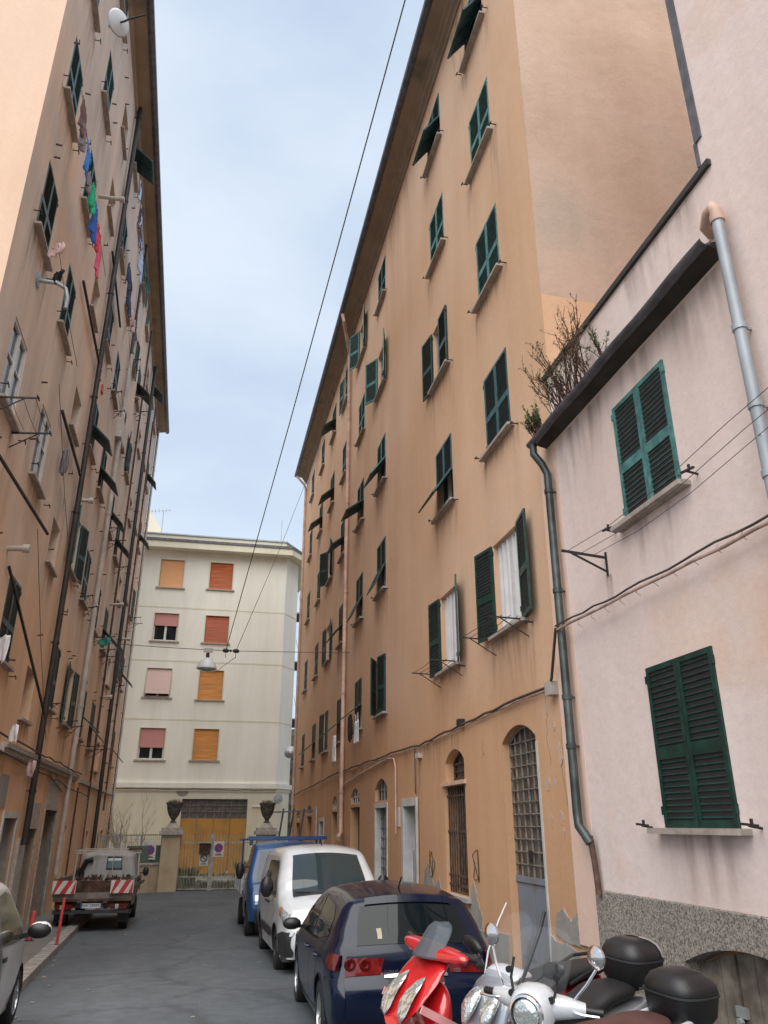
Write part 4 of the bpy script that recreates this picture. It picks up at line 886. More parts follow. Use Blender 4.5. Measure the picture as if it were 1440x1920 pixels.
# front skin faces -Y: local y is depth inwards (+Y)
tmp = MB(); facade(tmp, -14, RC, -3.3, zc, holes, .28); tmp.v = [(x, -y, z) for x, y, z in tmp.v]; mb.add(tmp.v, tmp.f)
chx, chy = RC+.95, 1.5
mb.quad((RC,0,-3.3),(chx,chy,-3.3),(chx,chy,zc),(RC,0,zc)); mb.quad((chx,chy,-3.3),(chx,16,-3.3),(chx,16,zc),(chx,chy,zc)); mb.quad((-14,0,-3.3),(-14,16,-3.3),(-14,16,zc),(-14,0,zc)); mb.quad((chx,16,-3.3),(-14,16,-3.3),(-14,16,zc),(chx,16,zc))
mb.build('wall', M['cream'], crm, fix=False)
def band(z0, z1, pr, name, mat, mb=None):
    p = [(-14,-pr),(RC+.4*pr,-pr),(chx+pr,chy-.4*pr),(chx+pr,8),(chx-.3,8),(chx-.3,chy+.2),(RC-.2,.2),(-14,.2)]
    return MB().prism(p, z0, z1, 'z').build(name, M[mat], crm)
band(zc, zc+.42, .75, 'cornice', 'parapet'); band(zc+.422, zc+.60, .80, 'roof_edge', 'slate')
zt = eX(400, 1007)[1]
p = [(-14,.15),(RC-.1,.15),(chx-.15,chy+.1),(chx-.15,12),(-14,12)]
MB().prism(p, zc+.6, zt, 'z').build('parapet', M['parapet'], crm); p = [(-14,.08),(RC-.07,.08),(chx-.08,chy+.05),(chx-.08,12.1),(-14,12.1)]; MB().prism(p, zt+.002, zt+.09, 'z').build('coping', M['zinc'], crm)
for (px, py) in ((400,1143),(400,1242),(400,1351)):
    z = eX(px, py)[1]; band(z-.04, z+.04, .012, 'string_course', 'parapet')
z = eX(400,1474)[1]; band(z-.12, z+.16, .16, 'string_course', 'cream'); band(z-.30, z-.125, .08, 'string_course', 'parapet')
cs = dict(o1=(.78,.42,.20), o2=(.50,.13,.035), o3=(.46,.10,.035), o4=(.62,.25,.03), p=(.56,.25,.23), q=(.58,.42,.38))
for k, c in cs.items():
    m, nt, b = newmat('roller_blind_'+k); L = nt.links.new; b.inputs['Roughness'].default_value = .5
    tc = N(nt, 'ShaderNodeTexCoord'); mp_ = N(nt, 'ShaderNodeMapping'); mp_.inputs['Scale'].default_value = (.7, 1, 17); L(tc.outputs['Object'], mp_.inputs[0]); nz = N(nt, 'ShaderNodeTexNoise'); nz.inputs['Scale'].default_value = 1.2; nz.inputs['Detail'].default_value = 4; L(mp_.outputs[0], nz.inputs[0])
    mr = N(nt, 'ShaderNodeMapRange'); mr.inputs[1].default_value = .3; mr.inputs[2].default_value = .7; mr.inputs[3].default_value = .62 if k[0] == 'o' and k != 'o1' else .92; mr.inputs[4].default_value = 1.25 if k[0] == 'o' and k != 'o1' else 1.05; L(nz.outputs[0], mr.inputs[0])
    mu = N(nt, 'ShaderNodeMixRGB', blend_type='MULTIPLY'); mu.inputs[0].default_value = 1; mu.inputs[1].default_value = (*c, 1); L(mr.outputs[0], mu.inputs[2]); L(mu.outputs[0], b.inputs['Base Color']); M['blind_'+k] = m
for (x0, x1, z0, z1, k, fr) in rects:
    mb = MB(); mb.box(x0, x0+.08, .14, .2, z0, z1).box(x1-.08, x1, .14, .2, z0, z1).box(x0+.08, x1-.08, .14, .2, z0, z0+.1).box(x0+.08, x1-.08, .14, .2, z1-.08, z1).box((x0+x1)/2-.07, (x0+x1)/2+.07, .13, .2, z0+.1, z1-.08)
    f = mb.build('window', M['wood_white'], crm); MB().box(x0+.02, x1-.02, .21, .23, z0+.02, z1-.02).build('pane', M['glass'], f)
    MB().box(x0-.18, x1+.18, -.10, .25, z0-.08, z0-.002).build('sill', M['sillstone'], f)
    MB().box(x0-.07, x0, -.02, .1, z0, z1+.03).box(x1, x1+.07, -.02, .1, z0, z1+.03).box(x0-.01, x1+.01, -.015, .1, z1, z1+.03).build('window_frame', M['parapet'], f)
    zb = z0+.02 if fr == 0 else lerp(z1, z0, fr)
    sl_ = MB(); n = int((z1-zb)/.055)
    outy = .35 if k == 'q' else 0
    for i in range(n):
        za = lerp(z1, zb, i/n); zz = lerp(z1, zb, (i+1)/n); ya = .08 - outy*(i/n); yb = .08 - outy*((i+1)/n)
        sl_.add([(x0+.01,ya,za),(x1-.01,ya,za),(x1-.01,ya-.012,(za+zz)/2),(x0+.01,ya-.012,(za+zz)/2),(x1-.01,yb,zz),(x0+.01,yb,zz)], [(0,1,2,3),(3,2,4,5)])
    sl_.build('roller_shutter', M['blind_'+k], f)
# big yellow garage door with a glazed transom
M['ochre'] = plain('ochre_garage_door', (.56,.285,.06), .6, var=.14, vscale=1.5, dirt=(.36,.19,.06))
mb = MB(); ztr = eX(400, 1534)[1]; n = 4
for i in range(n):
    a = lerp(gx0, gx1, i/n)+.02; b_ = lerp(gx0, gx1, (i+1)/n)-.02
    mb.box(a, b_, .16, .22, gzb, ztr); mb.box(a+.12, b_-.12, .145, .16, lerp(gzb, ztr, .52), ztr-.15)
f = mb.build('garage_door', M['ochre'], crm)
mb = MB()
for i in range(9): x = lerp(gx0, gx1, i/8); mb.box(x-.018, x+.018, .16, .2, ztr, gzt)
for j in range(4): z = lerp(ztr, gzt, j/3); mb.box(gx0, gx1, .15, .19, z-.018, z+.018)
mb.build('transom', M['rustygrey'], f); MB().box(gx0, gx1, .21, .24, ztr, gzt).build('transom_glass', M['dirtyglass'], f)
pipe(crm, [(gx0-.35,-.09,gzt-.9),(gx0-.38,-.09,-2.8)], .06, 'bluedoor'); cable(crm, wob((-8,-.2,eX(400,1478)[1]-.05),(RC,-.2,eX(400,1478)[1]-.1),20,44,.03), .02, 'cable')
x, z = eX(489, 1512); MB().box(x-.55, x+.55, -.08, 0, z-.04, z+.05).build('lamp_bar', M['white'], crm)
x, z = eX(521, 1498); MB().lathe([(.02,0),(.28,.02),(.28,.06),(.05,.1)], (x,-.3,z), 'y', 16).build('wall_fan', M['zinc'], crm)
x, z = eX(342, 1486); MB().prism([(x+.35*math.cos(a_)*(1+.1*math.sin(3*a_)), z+.22*math.sin(a_)) for a_ in [i*.524 for i in range(12)]], -.012, 0, 'y').build('cement_patch', M['grey_render'], crm)
for (px, py) in ((548,1150),(546,1242),(541,1350)):
    p = onY(px, py, YE+1.6); MB().box(chx+.01, chx+.35, 1.9, 2.4, p.z-.4, p.z+.1).bar((chx, 1.7, p.z+.1), (chx+.45, 1.7, p.z+.1), .03, .03).bar((chx+.4, 1.7, p.z+.1), (chx+.05, 1.7, p.z+1.6), .02, .02).build('bracket', M['iron'], crm)
# antennas on the roof
for px, py0, py1, kx in ((302,1003,957,.5),(527,1012,975,0)):
    a = onY(px, py0, YE+3); b_ = onY(px, py1, YE+3); t = MB(); t.tube([(0,0,-1.5),(0,0,b_.z-a.z)], .03, 6)
    h = b_.z-a.z
    if kx:
        t.bar((-.9,0,h-.12),(.5,0,h+.05), .03, .03)
        for i in range(6): t.bar((-.8+.24*i,-.25,h-.1+.03*i),(-.8+.24*i,.25,h-.1+.03*i), .02, .02); t.bar((-.8+.24*i,0,h-.35+.03*i),(-.8+.24*i,0,h+.1+.03*i), .02, .02)
    o = t.build('roof_aerial', M['steel']); o.location = a; tag(o, 'television aerial on the cream roof near the left block' if kx else 'thin mast on the right end of the cream roof', 'aerial')
# stair-head behind the left of the roof
a = onY(296, 998, YE+6); b_ = onY(276, 962, YE+6)
t = thing('stair_house', 'small pale sloping roof house behind the cream block roof at the left', 'building', (a.x, YE+6, a.z-2)); MB().prism([(-5,0),(1.1,0),(1.1,1.4),(0.3,2.1),(-1.3,4.6),(-5,4.6)], 0, 3, 'y').build('wall', M['parapet'], t)
# dark rock and scrub slope in the gap to the right
M['scrub'] = plain('dark_scrub', (.05,.05,.035), .95, var=.6, vscale=1.6, bump=1, bscale=4)
rnd = random.Random(12); mb = MB(); g_ = []
for i in range(14):
    g_.append([(2.0+i*1.6, 62+j*2.2+rnd.uniform(-.6,.6), -3.5+min(11.5, j*1.7+3.0)+rnd.uniform(-.5,.5)) for j in range(9)])
for i in range(13):
    for j in range(8): mb.quad(g_[i][j], g_[i+1][j], g_[i+1][j+1], g_[i][j+1])
tag(mb.build('hillside', M['scrub'], smooth='all'), kind='structure')
d2 = onY(543, 1411, 47.5); dish('satellite_dish', 'white satellite dish in the gap between the cream block and the orange block', (d2.x+.05, 47.5, d2.z), (R(75), 0, R(-25)), .36, arm_=[(0,-.2,-.3),(.35,-.4,-.5)])
# ================================================================= gate, piers with urns, low wall and fence
YG = 41.0; zg = gz(YG)
M['pier'] = plaster('flaking_pier_plaster', [(.30,.20,.14),(.52,.42,.28),(.56,.47,.33),(.42,.32,.22)], big=1.1, streak=.5, bump=.5, ramp=((0,0),(.40,1),(.55,2),(.7,3)))
M['gatepaint'] = plain('pale_blistered_gate_paint', (.40,.40,.36), .7, var=.25, vscale=6)
def pier(x, y, label):
    t = thing('gate_pier', label, 'gate pier', (x, y, gz(y)-.3), (0,0,0), 'gate piers'); hh = -.20 - gz(y) + .3 - .35
    MB().box(-.42, .42, -.42, .42, 0, hh).build('shaft', M['pier'], t)
    mb = MB(); mb.box(-.46,.46,-.46,.46,hh+.002,hh+.10); mb.box(-.56,.56,-.56,.56,hh+.10,hh+.26); mb.box(-.48,.48,-.48,.48,hh+.26,hh+.40); mb.lathe([(.34,0),(.26,.1),(.16,.22)], (0,0,hh+.40), 'z', 16); mb.build('capital', M['stone'], t)
    return t, hh+.62
M['urnclay'] = plain('weathered_terracotta_urn', (.105,.10,.092), .9, var=.4, vscale=7, bump=.4)
gl = onY(319, 1600, YG).x; gr = onY(497, 1600, YG).x
for x, lb, lu in ((gl, 'flaking ochre gate pier at the left end of the street gate', 'dark stone urn on the left gate pier'), (gr, 'gate pier rising behind the blue lorry cab', 'dark stone urn on the right gate pier behind the blue lorry')):
    t, h = pier(x, YG, lb); u = thing('urn', lu, 'urn', (x, YG, gz(YG)-.3+h), group='urns on the gate piers')
    MB().lathe([(.14,0),(.16,.04),(.09,.10),(.11,.16),(.24,.34),(.33,.58),(.36,.80),(.40,.86),(.40,.92),(.33,.90)], (0,0,0), 'z', 18).build('bowl', M['urnclay'], u, smooth=True)
    mb = MB(); rnd = random.Random(int(x*10))
    for i in range(120): a_ = rnd.uniform(0, 6.28); r_ = rnd.uniform(0, .3); mb.bar((r_*math.cos(a_), r_*math.sin(a_), .86), (r_*1.15*math.cos(a_)+rnd.uniform(-.04,.04), r_*1.15*math.sin(a_), .86+rnd.uniform(.04,.2)), .012, .012)
    mb.build('dry_plant', plain('dry_stalks', (.16,.12,.08), .9), u)
gt = thing('street_gate', 'pale barred double gate closing the end of the street', 'gate', (0, YG, zg))
mid = onY(397, 1600, YG).x
for a, b_ in ((gl+.45, mid-.10), (mid+.10, gr-.45)):
    mb = MB(); hh = 2.15; n = int((b_-a)/.135)
    for i in range(n+1):
        x = lerp(a, b_, i/n); top = hh-.02+.16*math.sin(math.pi*(i/n))*0 + .22
        mb.bar((x,0,.08),(x,0,top), .022, .022); mb.lathe([(.022,0),(.002,.09)], (x,0,top), 'z', 5)
        if i < n: mb.bar((x+.5*(b_-a)/n,0,.08),(x+.5*(b_-a)/n,0,.62), .018, .018)
    for z in (.1,.62,2.1): mb.box(a, b_, -.025, .025, z-.025, z+.025)
    mb.build('gate_leaf', M['gatepaint'], gt)
MB().box(mid-.09, mid+.09, -.06, .06, 0, 2.5).build('gate_post', M['gatepaint'], gt)
def noparking(x, y, z, s, label, kind):
    t = thing('no_parking_sign', label, 'sign', (x, y, z), group='no parking signs'); MB().box(-.62*s, .62*s, 0, .02, -.85*s, .85*s).build('board', M['plate'], t)
    n = 28
    def disc(r, yv): return [(r*math.cos(2*math.pi*k/n), r*math.sin(2*math.pi*k/n)+.12*s) for k in range(n)]
    MB().prism(disc(.5*s, 0), -.006, -.001, 'y').build('red_ring', M['redink' if kind else 'ink'], t); MB().prism(disc(.38*s, 0), -.012, -.007, 'y').build('blue_field', M['blueink' if kind else 'plate'], t)
    MB().obox((0,-.016,.12*s), (1,0,-1), (0,1,0), (1,0,1), .46*s, .003, .06*s).build('bar', M['redink' if kind else 'ink'], t)
    MB().box(-.4*s, .4*s, -.006, -.001, -.68*s, -.60*s).box(-.3*s, .3*s, -.006, -.001, -.55*s, -.50*s).build('lettering', M['ink'], t)
def pgate(px, py): p = onY(px, py, YG-.12); return p.x, YG-.12, p.z
noparking(*pgate(410,1592), .40, 'no parking sign with a red ring on the right of the gate post', 1)
noparking(*pgate(382,1611), .33, 'white sign with a small dark prohibition disc on the gate, under the rusty box', 0)
x, y, z = pgate(384, 1592); t = thing('letter_box', 'rusty brown letter box fixed on the gate left of the post', 'letter box', (x, y, z)); MB().box(-.26,.26,-.14,.06,-.22,.18).build('box', M['rust'], t); MB().prism([(-.3,.18),(.3,.18),(.24,.26),(-.24,.26)], -.18, .08, 'y').build('lid', M['iron'], t); MB().box(-.18,.18,-.155,-.142,.05,.08).build('slot', M['ink'], t)
# low ochre wall and wire fence running from the left pier to the left block
fa = Vector((gl-.42, YG, 0)); fb = Vector((wallX(36)+.05, 38.6, 0)); fl_ = (fb-fa).length; ang = math.atan2(fb.y-fa.y, fb.x-fa.x)
t = thing('boundary_wall', 'low flaking ochre wall left of the gate carrying a wire fence', 'wall', (fa.x, fa.y, gz(fa.y)), (0, 0, ang)); MB().box(0, fl_, -.12, .12, -.4, 1.15).build('wall', M['pier'], t); MB().box(-.02, fl_, -.16, .16, 1.152, 1.22).build('coping', M['stone'], t)
fz = onY(250, 1566, YG-1).z - gz(fa.y)
t = thing('wire_fence', 'blue-green wire fence with posts on the low ochre wall', 'fence', (fa.x, fa.y, gz(fa.y)), (0, 0, ang))
mb = MB()
for i in range(int(fl_/.12)): mb.bar((.06+i*.12,0,1.22),(.06+i*.12,0,fz), .012, .012)
for z in [1.3+.12*i for i in range(int((fz-1.3)/.12))]: mb.bar((0,.008,z),(fl_,.008,z), .010, .010)
mb.build('mesh_panel', M['bluedoor'], t)
for i in range(4): MB().box(i*fl_/3.05-.03, i*fl_/3.05+.03, -.03, .03, 1.22, fz+.12).build('fence_post', M['steel'], t)
MB().box(0, fl_, -.025, .025, fz-.02, fz+.03).build('rail', M['steel'], t)
MB().box(.1, fl_*.55, .03, .05, 1.25, fz-.45).build('green_sheet', plain('grey_green_sheet', (.12,.17,.15), .7), t)
q = fa.lerp(fb, .16); t_ = onY(281, 1596, q.y-.15); noparking(t_.x, q.y-.15, t_.z, .42, 'white no parking sign on the fence left of the gate pier', 1)
# yard beyond the gate
tag(MB().quad(gpt(-16, 41.05, .02), gpt(14, 41.05, .02), (14, 50.0, -2.75), (-16, 50.0, -2.75)).build('yard', plaster('yard_concrete', [(.20,.19,.17),(.26,.25,.22),(.30,.29,.26),(.18,.19,.13)], big=.5, streak=0)), kind='structure')
M['weed'] = plain('dry_green_weeds', (.17,.18,.085), .9, var=.5, vscale=2)
rnd = random.Random(3); mb = MB()
def tuft(x, y, z, h, n=10):
    for i in range(n):
        a_ = rnd.uniform(0, 6.28); l_ = h*rnd.uniform(.5, 1); dx, dy = l_*.5*math.cos(a_), l_*.5*math.sin(a_); wv = .012
        mb.add([(x-wv, y, z), (x+wv, y, z), (x+dx*.5+wv*.6, y+dy*.5, z+l_*.7), (x+dx, y+dy, z+l_)], [(0,1,2),(0,2,3)])
for i in range(420): x = rnd.uniform(gl+.3, gr); y = rnd.uniform(41.2, 42.6); tuft(x, y, gz(41), rnd.uniform(.15,.5))
for i in range(320): x = rnd.uniform(gx0-2.5, gx1+1.5); tuft(x, rnd.uniform(48.2,49.8), -2.75, rnd.uniform(.1,.3))
for i in range(260): x = rnd.uniform(gl-.2, gl+1.1); tuft(x, rnd.uniform(41.3,44), gz(41), rnd.uniform(.3,1.1))
for i in range(200): x = rnd.uniform(gx1-.4, gx1+1.8); tuft(x, rnd.uniform(46,49.5), -2.75, rnd.uniform(.3,1.0))
tag(mb.build('weeds', M['weed'], fix=False), kind='stuff')
# bare shrubs behind the fence
def shrub(name, label, base, h, n, spread, seed, cat='shrub'):
    rnd = random.Random(seed); t = thing(name, label, cat, base)
    mb = MB()
    def grow(p, d, l_, r_, lev):
        q = p + d*l_; mb.tube([p, (p+q)/2 + Vector((rnd.uniform(-.04,.04), rnd.uniform(-.04,.04), 0)), q], [r_, r_*.8, r_*.6], 4, False)
        if lev:
            for k in range(3): grow(p.lerp(q, rnd.uniform(.5, 1)), (d + Vector((rnd.uniform(-.6,.6), rnd.uniform(-.6,.6), rnd.uniform(-.1,.5)))).normalized(), l_*rnd.uniform(.4,.7), r_*.55, lev-1)
    for i in range(n):
        a_ = rnd.uniform(0, 6.28); d = Vector((spread*math.cos(a_), spread*math.sin(a_), 1)).normalized(); grow(Vector((0,0,0)), d, h*rnd.uniform(.4,.6), .022, 3)
    mb.build('branches', plain('bare_twigs', (.30,.25,.19), .9), t); return t
p = onY(243, 1600, 44); shrub('bare_shrub', 'leafless straggling shrub behind the fence left of the gate', (p.x, 44, -2.7), 4.3, 9, .42, 5)
p = onY(212, 1600, 43); shrub('bare_shrub', 'smaller leafless shrub next to the left block behind the fence', (p.x, 43, -2.7), 3.4, 6, .4, 8)
# ================================================================= overhead wires and hanging lamp
YWR = 26.6
sL, zL = onL(166, 1203); A_ = LW(sL, 0, zL); pr = onX(655, 1223, XR); B_ = Vector((XR, pr.y, pr.z))
def online(px):   # where the cross wire passes a column of the photo
    lo, hi = 0., 1.
    for _ in range(40):
        m_ = (lo+hi)/2; p_ = A_.lerp(B_, m_); d_ = p_; x_ = 720+FPX*(p_.dot(_fx))/(p_.dot(_fw))
        if x_ < px: lo = m_
        else: hi = m_
    return A_.lerp(B_, lo) - Vector((0,0,.12*math.sin(math.pi*lo)))
c1_, c2_, cl_ = online(424), online(443), online(391)
t = thing('span_wire', 'thin wire spanning the street that carries the hanging lamp', 'wire', (0,0,0))
MB().tube([A_, online(300), cl_, c1_, c2_, online(560), B_], .012, 5).build('wire', M['wire'], t)
mb = MB()
for q in (c1_, c2_): mb.lathe([(.03,-.11),(.07,-.07),(.07,.07),(.03,.11)], q, 'x', 8); mb.tube([q, q-Vector((0,0,.25))], .01, 5)
mb.lathe([(.02,-.05),(.05,0),(.02,.05)], online(433), 'x', 8); mb.build('insulator', M['iron'], t)
MB().tube([cl_+Vector((.15,0,-.3)), (cl_+c1_)/2-Vector((0,0,.75)), c2_-Vector((0,0,.22))], .01, 5).build('lamp_lead', M['wire'], t)
t = thing('hanging_street_lamp', 'round white hooded lamp hanging from the wire across the street', 'street lamp', cl_)
MB().lathe([(.03,-.10),(.06,-.12),(.06,-.30)], (0,0,0), 'z', 10).build('stem', M['iron'], t); MB().box(-.16,.16,-.03,.03,-.09,.05).build('hanger', M['whitepipe'], t)
MB().lathe([(.06,-.28),(.14,-.32),(.27,-.45),(.34,-.60),(.35,-.66),(.33,-.66),(.25,-.47),(.05,-.33)], (0,0,0), 'z', 24, cap=False).build('lamp_shade', M['plate'], t, smooth=True); MB().lathe([(.32,-.64),(.30,-.70),(.1,-.76)], (0,0,0), 'z', 24).build('diffuser', M['lampglass'], t, smooth=True)
e1 = ray(776, -60)*14.0; o = MB().tube([c1_, (c1_+e1)/2-Vector((0,0,.15)), e1, e1+(e1-c1_)*.5], .014, 5).build('overhead_wire', M['wire']); tag(o, 'long overhead wire rising past the camera from the span wire', 'wire')
e2 = onX(579, 893, XR); e2 = Vector((XR-.05, e2.y, e2.z)); o = MB().tube([c2_, (c2_+e2)/2-Vector((0,0,.25)), e2], .012, 5).build('overhead_wire', M['wire']); tag(o, 'shorter overhead wire running to the far corner of the orange block', 'wire')
# ---------------------------------------------------------------- gutter plants on the pink house
M['leafgreen'] = plain('gutter_weed_leaf', (.10,.17,.045), .8, var=.4, vscale=9); M['leafdry'] = plain('dry_brown_leaf', (.20,.17,.08), .9, var=.4, vscale=9); M['twig'] = plain('reddish_stem', (.13,.065,.05), .9, var=.3)
def gutter_plant(label, y, x0, n, h, seed, leaf, lean=.5):
    rnd = random.Random(seed); t = thing('gutter_weed', label, 'plant', (XR-.27, y, 5.17)); st = MB(); lf = MB()
    for i in range(n):
        a_ = rnd.uniform(0, 6.28); l_ = h*rnd.uniform(.45, 1); p = Vector((rnd.uniform(-.05,.05), rnd.uniform(-x0,x0), 0)); d = Vector((-.35+rnd.uniform(-.6,.35), rnd.uniform(-.9,.9)*lean, 1)).normalized(); pts = [p]; m_ = 9
        for k in range(m_):
            d = (d + Vector((rnd.uniform(-.12,.12), rnd.uniform(-.12,.12), .10 - (.02*k)))).normalized(); p = p + d*(l_/m_); pts.append(p)
            if k > 1 and rnd.random() < .8:
                for q in range(rnd.randint(1, 2)):
                    bd = (d + Vector((rnd.uniform(-1,1), rnd.uniform(-1,1), rnd.uniform(-.1,.6)))).normalized(); bl = l_*rnd.uniform(.10,.26); e = p + bd*bl; st.tube([p, e], [.004,.002], 3, False)
                    for w_ in range(rnd.randint(3, 7)):
                        c = p.lerp(e, rnd.uniform(.2, 1.05)); dd = Vector((rnd.uniform(-1,1), rnd.uniform(-1,1), rnd.uniform(-.5,1))).normalized(); s_ = rnd.uniform(.018,.042); u_ = dd.orthogonal().normalized()*s_*.35
                        lf.quad(c, c+dd*s_*.5+u_, c+dd*s_, c+dd*s_*.5-u_)
            if k > 4:
                for w_ in range(6):
                    c = p + Vector((rnd.uniform(-.02,.02),)*3); dd = Vector((rnd.uniform(-1,1), rnd.uniform(-1,1), rnd.uniform(-.2,1))).normalized(); s_ = rnd.uniform(.015,.035); u_ = dd.orthogonal().normalized()*s_*.35
                    lf.quad(c, c+dd*s_*.5+u_, c+dd*s_, c+dd*s_*.5-u_)
        st.tube(pts, [.008-.0006*k for k in range(len(pts))], 4, False)
    st.build('stems', M['twig'], t, fix=False); lf.build('leaves', M[leaf], t, fix=False); return t
gutter_plant('tall brown straggling weed arching out of the gutter of the pink house', 7.95, .5, 40, 1.02, 3, 'leafdry', 1.0)
gutter_plant('green leafy weed low at the near side of the tall brown weed in the gutter', 8.35, .30, 18, .7, 9, 'leafgreen', .8)
gutter_plant('small bright green weed at the far corner of the pink house gutter', 9.1, .16, 26, .42, 5, 'leafgreen', .6)
gutter_plant('single thin green sprig halfway along the pink house gutter', 7.2, .08, 7, .45, 6, 'leafgreen', .4)
# ================================================================= vehicles (local +y forward, z up from the tyre contact)
def catmull(P, step=.05):
    out = []
    for i in range(len(P)-1):
        p0 = Vector(P[max(i-1,0)]); p1 = Vector(P[i]); p2 = Vector(P[i+1]); p3 = Vector(P[min(i+2,len(P)-1)])
        n = max(1, int((p2-p1).length/step))
        m1 = (p2-p0)*.5; m2 = (p3-p1)*.5; L_ = (p2-p1).length
        for m_ in (m1, m2):
            if m_.length > L_: m_.length = L_
        for k in range(n):
            t = k/n; t2, t3 = t*t, t*t*t
            out.append((2*t3-3*t2+1)*p1 + (t3-2*t2+t)*m1 + (-2*t3+3*t2)*p2 + (t3-t2)*m2)
    out.append(Vector(P[-1])); return out
def interp(tab, v):
    if v <= tab[0][0]: return tab[0][1]
    for (a, b), (c, d) in zip(tab, tab[1:]):
        if v <= c: t = (v-a)/(c-a); t = t*t*(3-2*t)*.5 + t*.5; return b+(d-b)*t
    return tab[-1][1]
class Shell:
    """car skin: two bulging sides inside a side outline, and one strip wrapped over the outline from tail to nose"""
    def __init__(s, outline, wz, wy, r=.10, zb=.22, bulge=.05):
        s.o = catmull([(p[0], p[1]) for p in outline], .045); s.wz = wz; s.wy = wy; s.r = r; s.zb = zb; s.b = bulge
    def dist(s, y, z):
        best = 9
        for a, b in zip(s.o, s.o[1:]):
            abx, aby = b.x-a.x, b.y-a.y; l2 = abx*abx+aby*aby or 1e-9; t = max(0, min(1, ((y-a.x)*abx+(z-a.y)*aby)/l2))
            dx, dy = y-a.x-t*abx, z-a.y-t*aby; d = dx*dx+dy*dy
            if d < best: best = d
        return math.sqrt(best)
    def X(s, y, z):
        d = min(s.r, s.dist(y, z)); ins = s.r - math.sqrt(max(0, s.r**2-(s.r-d)**2))
        return interp(s.wz, z)*interp(s.wy, y) - ins
    def zr(s, y):
        zs = []
        for a, b in zip(s.o, s.o[1:]):
            if min(a.x, b.x)-1e-6 <= y <= max(a.x, b.x)+1e-6:
                t = (y-a.x)/(b.x-a.x) if abs(b.x-a.x) > 1e-9 else 0; zs += [a.y+(b.y-a.y)*t]
        return (min(zs) if min(zs) < .7 and len(zs) > 1 else s.zb), max(zs)
    def side(s, mb, sg, wheels=(), nv=30, step=.055):
        y0, y1 = min(p.x for p in s.o), max(p.x for p in s.o); n = int((y1-y0)/step); ys = []
        for i in range(n+1):
            t = i/n; ys.append(y0+(y1-y0)*(t - .9*math.sin(2*math.pi*t)/(2*math.pi)*.55))
        ym = (y0+y1)/2; base = len(mb.v); kill = set()
        for i, y in enumerate(ys):
            za, zt = s.zr(min(max(y, y0+1e-4), y1-1e-4))
            if abs(y-y0) > .25 and abs(y-y1) > .25: za = s.zb
            for j in range(nv+1):
                t = j/nv; t = 1-(1-t)**1.5; z = za+(zt-za)*t; yy, zz = y, z; inside = False
                for (wy_, wz_, wr) in wheels:
                    r_ = math.hypot(y-wy_, z-wz_)
                    if r_ < wr:
                        if r_ < wr-.07: inside = True
                        else:
                            k = wr/max(r_, 1e-6); yy = wy_+(y-wy_)*k; zz = wz_+(z-wz_)*k
                if inside: kill.add((i, j))
                mb.v.append((sg*s.X(yy, zz), yy, zz))
        w_ = nv+1
        for i in range(n):
            for j in range(nv):
                q = [(i,j),(i+1,j),(i+1,j+1),(i,j+1)]
                if any(k in kill for k in q): continue
                mb.f.append(tuple(base+a*w_+b for a, b in (q if sg > 0 else q[::-1])))
    def nrm(s, i):
        a = s.o[max(i-1,0)]; b = s.o[min(i+1,len(s.o)-1)]; d = (b-a).normalized(); return Vector((-d.y, d.x))
    def sp(s, a, i, off=0):
        p = s.o[i]; n = s.nrm(i); x = a*s.X(p.x, p.y); q = p + n*(s.b*(1-a*a)+off); return Vector((x, q.x, q.y))
    def strip(s, mb, na=16):
        rings = [[s.sp(-1+2*k/na, i) for k in range(na+1)] for i in range(len(s.o))]; mb.rings(rings, False, False)
    def near(s, y, z): return min(range(len(s.o)), key=lambda i: (s.o[i].x-y)**2+(s.o[i].y-z)**2)
    def spatch(s, mb, p, q, a0, a1, off=.005, na=12, a0q=None, a1q=None):
        i0, i1 = s.near(*p), s.near(*q); i0, i1 = min(i0,i1), max(i0,i1); a0q = a0 if a0q is None else a0q; a1q = a1 if a1q is None else a1q; rings = []
        for i in range(i0, i1+1):
            t = (i-i0)/max(1, i1-i0); l_, r_ = lerp(a0, a0q, t), lerp(a1, a1q, t); rings.append([s.sp(lerp(l_, r_, k/na), i, off) for k in range(na+1)])
        return mb.rings(rings, False, False)
    def ppatch(s, mb, sg, bot, top, off=.005, nu=16, nv=6):
        """side patch between two (y, z) polylines"""
        def at(pl, t):
            L_ = [0]; 
            for a, b in zip(pl, pl[1:]): L_.append(L_[-1]+math.hypot(b[0]-a[0], b[1]-a[1]))
            d = t*L_[-1]
            for k in range(len(pl)-1):
                if d <= L_[k+1]+1e-9: u = (d-L_[k])/max(1e-9, L_[k+1]-L_[k]); return lerp(pl[k][0], pl[k+1][0], u), lerp(pl[k][1], pl[k+1][1], u)
            return pl[-1]
        rings = []
        for i in range(nu+1):
            b_, t_ = at(bot, i/nu), at(top, i/nu); r_ = []
            for j in range(nv+1):
                y, z = lerp(b_[0], t_[0], j/nv), lerp(b_[1], t_[1], j/nv); r_.append((sg*(s.X(y, z)+off), y, z))
            rings.append(r_)
        return mb.rings(rings, False, False)
    def line(s, mb, sg, pts, w_=.006, off=.003):
        P = catmull(pts, .06); v = []
        for i, p in enumerate(P):
            d = (P[min(i+1,len(P)-1)]-P[max(i-1,0)]).normalized(); n = Vector((-d.y, d.x))*w_
            v.append([(sg*(s.X(q.x, q.y)+off), q.x, q.y) for q in (p-n, p+n)])
        return mb.rings(v, False, False)
